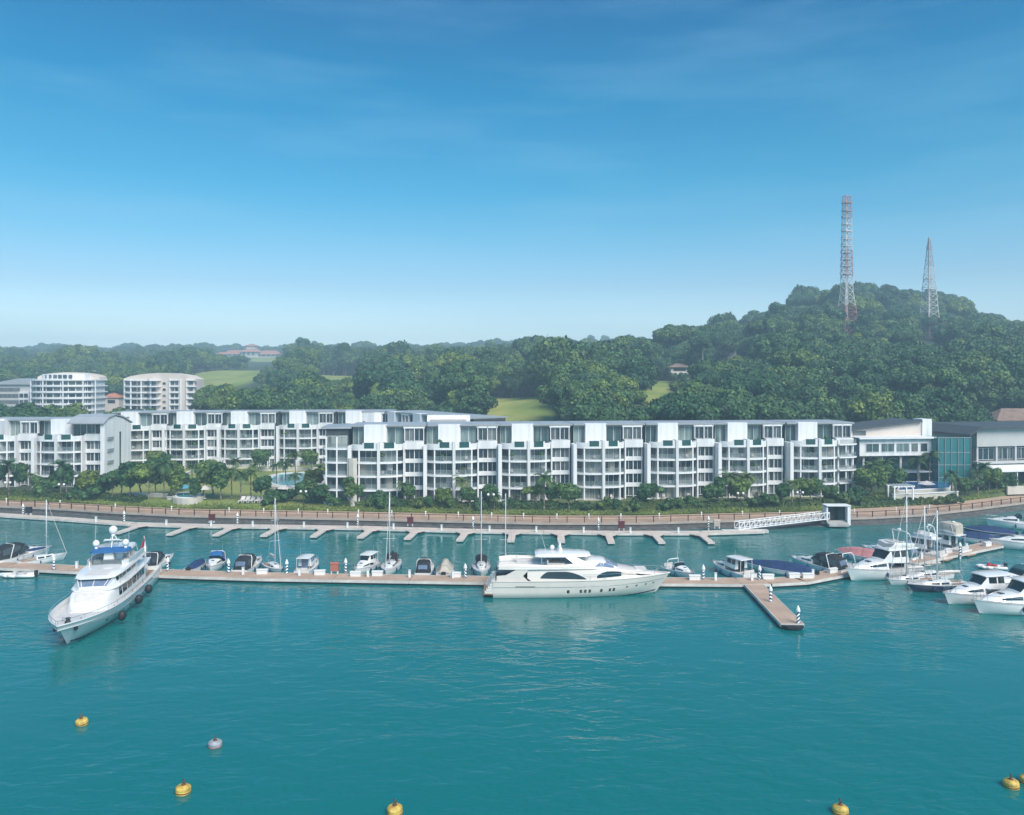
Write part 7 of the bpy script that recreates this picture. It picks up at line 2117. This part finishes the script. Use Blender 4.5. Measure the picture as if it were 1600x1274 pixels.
# low grasses edging the walk
rng_ = np.random.default_rng(77); n = 26000
pxs = rng_.uniform(-60, 1640, n); dd = np.abs(rng_.normal(0, 1.5, n)) + .15
Ys = np.array([backY(p) for p in pxs]) + dd
dens = .5 + .5 * np.sin(pxs * .035) * np.sin(pxs * .011 + 2)
keep = rng_.uniform(size=n) < np.clip(.35 + dens * .6, 0, 1)
pxs, Ys = pxs[keep], Ys[keep]; n = len(pxs)
P = np.stack([(pxs - CX) / F * Ys, Ys, np.array([hgt(a, b) for a, b in zip(pxs, Ys)]) + rng_.uniform(.05, .4, n)], 1)
N = np.array([[0, -.5, .8]]) + rng_.normal(size=(n, 3)) * .5; N /= np.linalg.norm(N, axis=1, keepdims=True)
V, Fc, T = leaf_cloud(P, N, .16, rng_, np.clip(.45 + .3 * np.sin(pxs * .05) + rng_.normal(size=n) * .22, 0, 1))
me = bpy.data.meshes.new('edging_grass'); me.from_pydata(V.tolist(), [], Fc.tolist()); me.materials.append(M['leaf_yellow'])
a = me.attributes.new('tint', 'FLOAT', 'POINT'); a.data.foreach_set('value', T)
tag(place('edging_grass', me), 'low yellow-green grasses edging the promenade walk', 'grass', kind='stuff')

# ------------------------------------------------------------------ garden pool
def pool(name, pts, z, mat, lab, deck):
    c = Vector((sum(p[0] for p in pts) / len(pts), sum(p[1] for p in pts) / len(pts)))
    r = empty(name, (c.x, c.y, z))
    loc = [(p[0] - c.x, p[1] - c.y) for p in pts]
    big = [(x * deck, y * deck) for x, y in loc]
    m = MB(); m.prism(big, -2.6, .0); m.build('pool_deck', 'beige_stone', r)
    m = MB(); m.prism(loc, .012, .03); m.build('pool_water', mat, r)
    m = MB(); m.ribbon(loc + [loc[0]], .4, .0, .12); m.build('coping', 'white_trim', r)
    tag(r, lab, 'pool')
def smooth_poly(pts, n=4):
    """rounded closed outline"""
    out = []
    k = len(pts)
    for i in range(k):
        p0, p1, p2, p3 = (Vector(pts[(i + j - 1) % k]) for j in range(4))
        for s in range(n):
            t_ = s / n
            out.append(tuple(.5 * ((2 * p1) + (p2 - p0) * t_ + (2 * p0 - 5 * p1 + 4 * p2 - p3) * t_ ** 2 + (3 * p1 - p0 - 3 * p2 + p3) * t_ ** 3)))
    return out
pz = 3.1
def g2(px, py, z=pz):
    p = gp(px, py, z); return (p.x, p.y)
pool('garden_pool', smooth_poly([g2(425, 756), g2(462, 760), g2(498, 755), g2(500, 742), g2(470, 739), g2(430, 743)]), pz, 'pool_water', 'turquoise curved garden pool left of the front condo', 1.22)
pool('small_pool', smooth_poly([g2(276, 777), g2(300, 778), g2(314, 774), g2(300, 770), g2(280, 771)]), pz, 'pool_water', 'small pale pool among trees right of the left condo', 1.3)
CP = 4.0
pool('clubhouse_pool', [g2(1402, 767, CP), g2(1484, 763, CP), g2(1490, 753, CP), g2(1410, 753, CP)], CP, 'pool_water_deep', 'deep blue raised pool in front of the clubhouse', 1.04)
cw_ = empty('pool_retaining_wall', (0, 170, 2))
pth = [g2(1394, 770.5, CP), g2(1430, 769.5, CP), g2(1470, 767.5, CP), g2(1496, 766, CP)]
m = MB(); m.ribbon([(x, y - 170) for x, y in pth], .5, -1.5, CP - 2.35); m.build('wall_face', 'beige_stone', cw_)
m = MB(); m.ribbon([(x, y - 170 - .05) for x, y in pth], .7, CP - 2.34, CP - 2.2); m.build('coping', 'white_trim', cw_)
tag(cw_, 'pale retaining wall below the deep blue clubhouse pool', 'wall')
# garden walls, pergolas, loungers, parasols
def low_wall(a, b, z0, h_, lab):
    p, q = g2(*a, z0), g2(*b, z0)
    r = empty('garden_wall', (p[0], p[1], z0)); m = MB(); m.wallbox((0, 0), (q[0] - p[0], q[1] - p[1]), .4, -.8, h_); m.build('wall_face', 'beige_stone', r)
    m = MB(); m.wallbox((-.05, -.02), (q[0] - p[0] + .05, q[1] - p[1] - .02), .55, h_ + .002, h_ + .1); m.build('coping', 'white_trim', r)
    tag(r, lab, 'wall')
low_wall((300, 733), (395, 731), 3.0, .8, 'pale garden wall below the rear condo, left of the pool')
low_wall((405, 735), (500, 735), 3.0, .7, 'pale garden wall behind the turquoise garden pool')
low_wall((283, 746), (318, 732), 3.0, .7, 'slanting pale stair wall on the garden lawn')
low_wall((200, 775), (262, 777), 2.4, .7, 'pale planter wall among trees right of the left condo')
low_wall((262, 781), (312, 782), 2.2, .6, 'pale planter wall before the small pool')
def pergola(px, py, w_, d_, h_, lab):
    p = gp(px, py, 3.0); r = empty('pergola', tuple(p), .1)
    for x in (-w_ / 2, w_ / 2):
        for y in (0, d_):
            m = MB(); m.box(x - .14, x + .14, y - .14, y + .14, -.3, h_); m.build('post', 'white_trim', r)
    m = MB(); m.box(-w_ / 2 - .4, w_ / 2 + .4, -.14, .14, h_ + .002, h_ + .28); m.box(-w_ / 2 - .4, w_ / 2 + .4, d_ - .14, d_ + .14, h_ + .002, h_ + .28); m.build('beam', 'white_trim', r)
    for i in range(7):
        x = -w_ / 2 - .1 + (w_ + .2) * i / 6
        m = MB(); m.box(x - .06, x + .06, -.5, d_ + .5, h_ + .282, h_ + .42); m.build('slat', 'white_trim', r)
    tag(r, lab, 'pergola')
pergola(474, 735, 4.0, 2.6, 2.5, 'white pergola behind the right end of the garden pool')
pergola(408, 733, 3.6, 2.6, 2.5, 'white pergola behind the left end of the garden pool')
pergola(337, 733, 3.4, 2.4, 2.5, 'white pergola before the rear condo at the lawn')
pergola(1412, 779, 4.2, 2.4, 2.4, 'white pergola at the corner of the clubhouse pool wall')
lg = empty('sun_lounger'); m = MB(); m.box(-.33, .33, -1.0, .35, .28, .38); m.build('seat', 'seat_white', lg)
m = MB(); m.add([(-.33, .35, .3), (.33, .35, .3), (.33, 1.0, .75), (-.33, 1.0, .75), (-.33, .35, .4), (.33, .35, .4), (.33, .95, .85), (-.33, .95, .85)], [(0, 3, 2, 1), (4, 5, 6, 7), (0, 1, 5, 4), (1, 2, 6, 5), (2, 3, 7, 6), (3, 0, 4, 7)]); m.build('backrest', 'seat_white', lg)
for x, y in ((-.28, -.9), (.28, -.9), (-.28, .6), (.28, .6)):
    m = MB(); m.box(x - .04, x + .04, y - .04, y + .04, 0, .28); m.build('leg', 'white_trim', lg)
for i, px in enumerate((378, 386, 394, 403, 411, 419)):
    o = lg if i == 0 else copy_tree(lg)
    p = gp(px, 783, 2.4); o.location = (p.x, p.y, hgt(px, p.y)); o.scale = (1.3, 1.3, 1.3)
    tag(o, f'white sun lounger before the palms, {ordinal(i)} from the left', 'sun lounger', 'white sun loungers')
def parasol(px, py, mat, lab):
    p = gp(px, py, 2.6); r = empty('parasol', tuple(p))
    m = MB(); m.tube((0, 0, -.4), (0, 0, 2.7), .05, n=6); m.build('pole', 'white_trim', r)
    m = MB(); m.lathe([(1.9, 2.1), (1.88, 2.16), (1.0, 2.5), (.08, 2.85), (.02, 2.9)], n=8, smooth=False); m.build('canopy', mat, r)
    m = MB(); m.lathe([(.4, -.1), (.4, .08), (.1, .12)], n=10); m.build('base', 'concrete', r)
    tag(r, lab, 'parasol')
parasol(287, 777, 'umbrella_blue', 'pale blue parasol beside the small pool')
parasol(320, 779, 'seat_white', 'white parasol right of the small pool')
parasol(446, 778, 'seat_white', 'white parasol among shrubs before the garden pool')
parasol(1448, 771, 'seat_white', 'white parasol beside the clubhouse pool')

# ------------------------------------------------------------------ lamps on the promenade
lp = empty('globe_lamp'); m = MB(); m.tube((0, 0, 0), (0, 0, 3.6), .07, .05, 8); m.build('post', 'rail_brown', lp)
m = MB(); m.tube((-.55, 0, 3.5), (.55, 0, 3.5), .04, n=6); m.build('arm', 'rail_brown', lp)
for sg in (-1, 1):
    m = MB(); m.ball((sg * .55, 0, 3.78), .27, 12); m.build('globe', 'globe_white', lp)
for i, (px, lab) in enumerate(((12, 'at the left frame edge'), (96, 'before the left condo'), (474, 'left of the front condo'), (767, 'before the third bay of the front condo'), (1157, 'before the sixth bay of the front condo'), (1250, 'before the seventh bay of the front condo'))):
    o = lp if i == 0 else copy_tree(lp)
    Y = backY(px) + 1.2; o.location = (xat(px, Y), Y, hgt(px, Y))
    tag(o, f'twin white globe lamp {lab}', 'lamp', 'twin globe lamps')
BLS = []
bl_ = empty('bollard_light'); m = MB(); m.tube((0, 0, 0), (0, 0, .95), .11, n=8); m.build('post', 'cone_white', bl_); m = MB(); m.lathe([(.16, .96), (.17, 1.1), (.1, 1.22), (.02, 1.25)], n=10); m.build('cap', 'globe_white', bl_)
for i, px in enumerate((10, 94, 180, 268, 358, 412, 466, 512, 560, 612, 665, 716, 768, 818, 870, 920, 970, 1030, 1096, 1160, 1218, 1335, 1400, 1452)):
    o = bl_ if i == 0 else copy_tree(bl_)
    Y = shore(px) + 3.0; o.location = (xat(px, Y), Y, PROM_Z + .1)
    tag(o, 'short white bollard light on the promenade' + (' at left' if px < 500 else ' before the front condo' if px < 1300 else ' below the clubhouse'), 'bollard light', 'bollard lights along the promenade'); BLS.append((px, o))
number_alike(BLS)
number_alike(GARDEN)
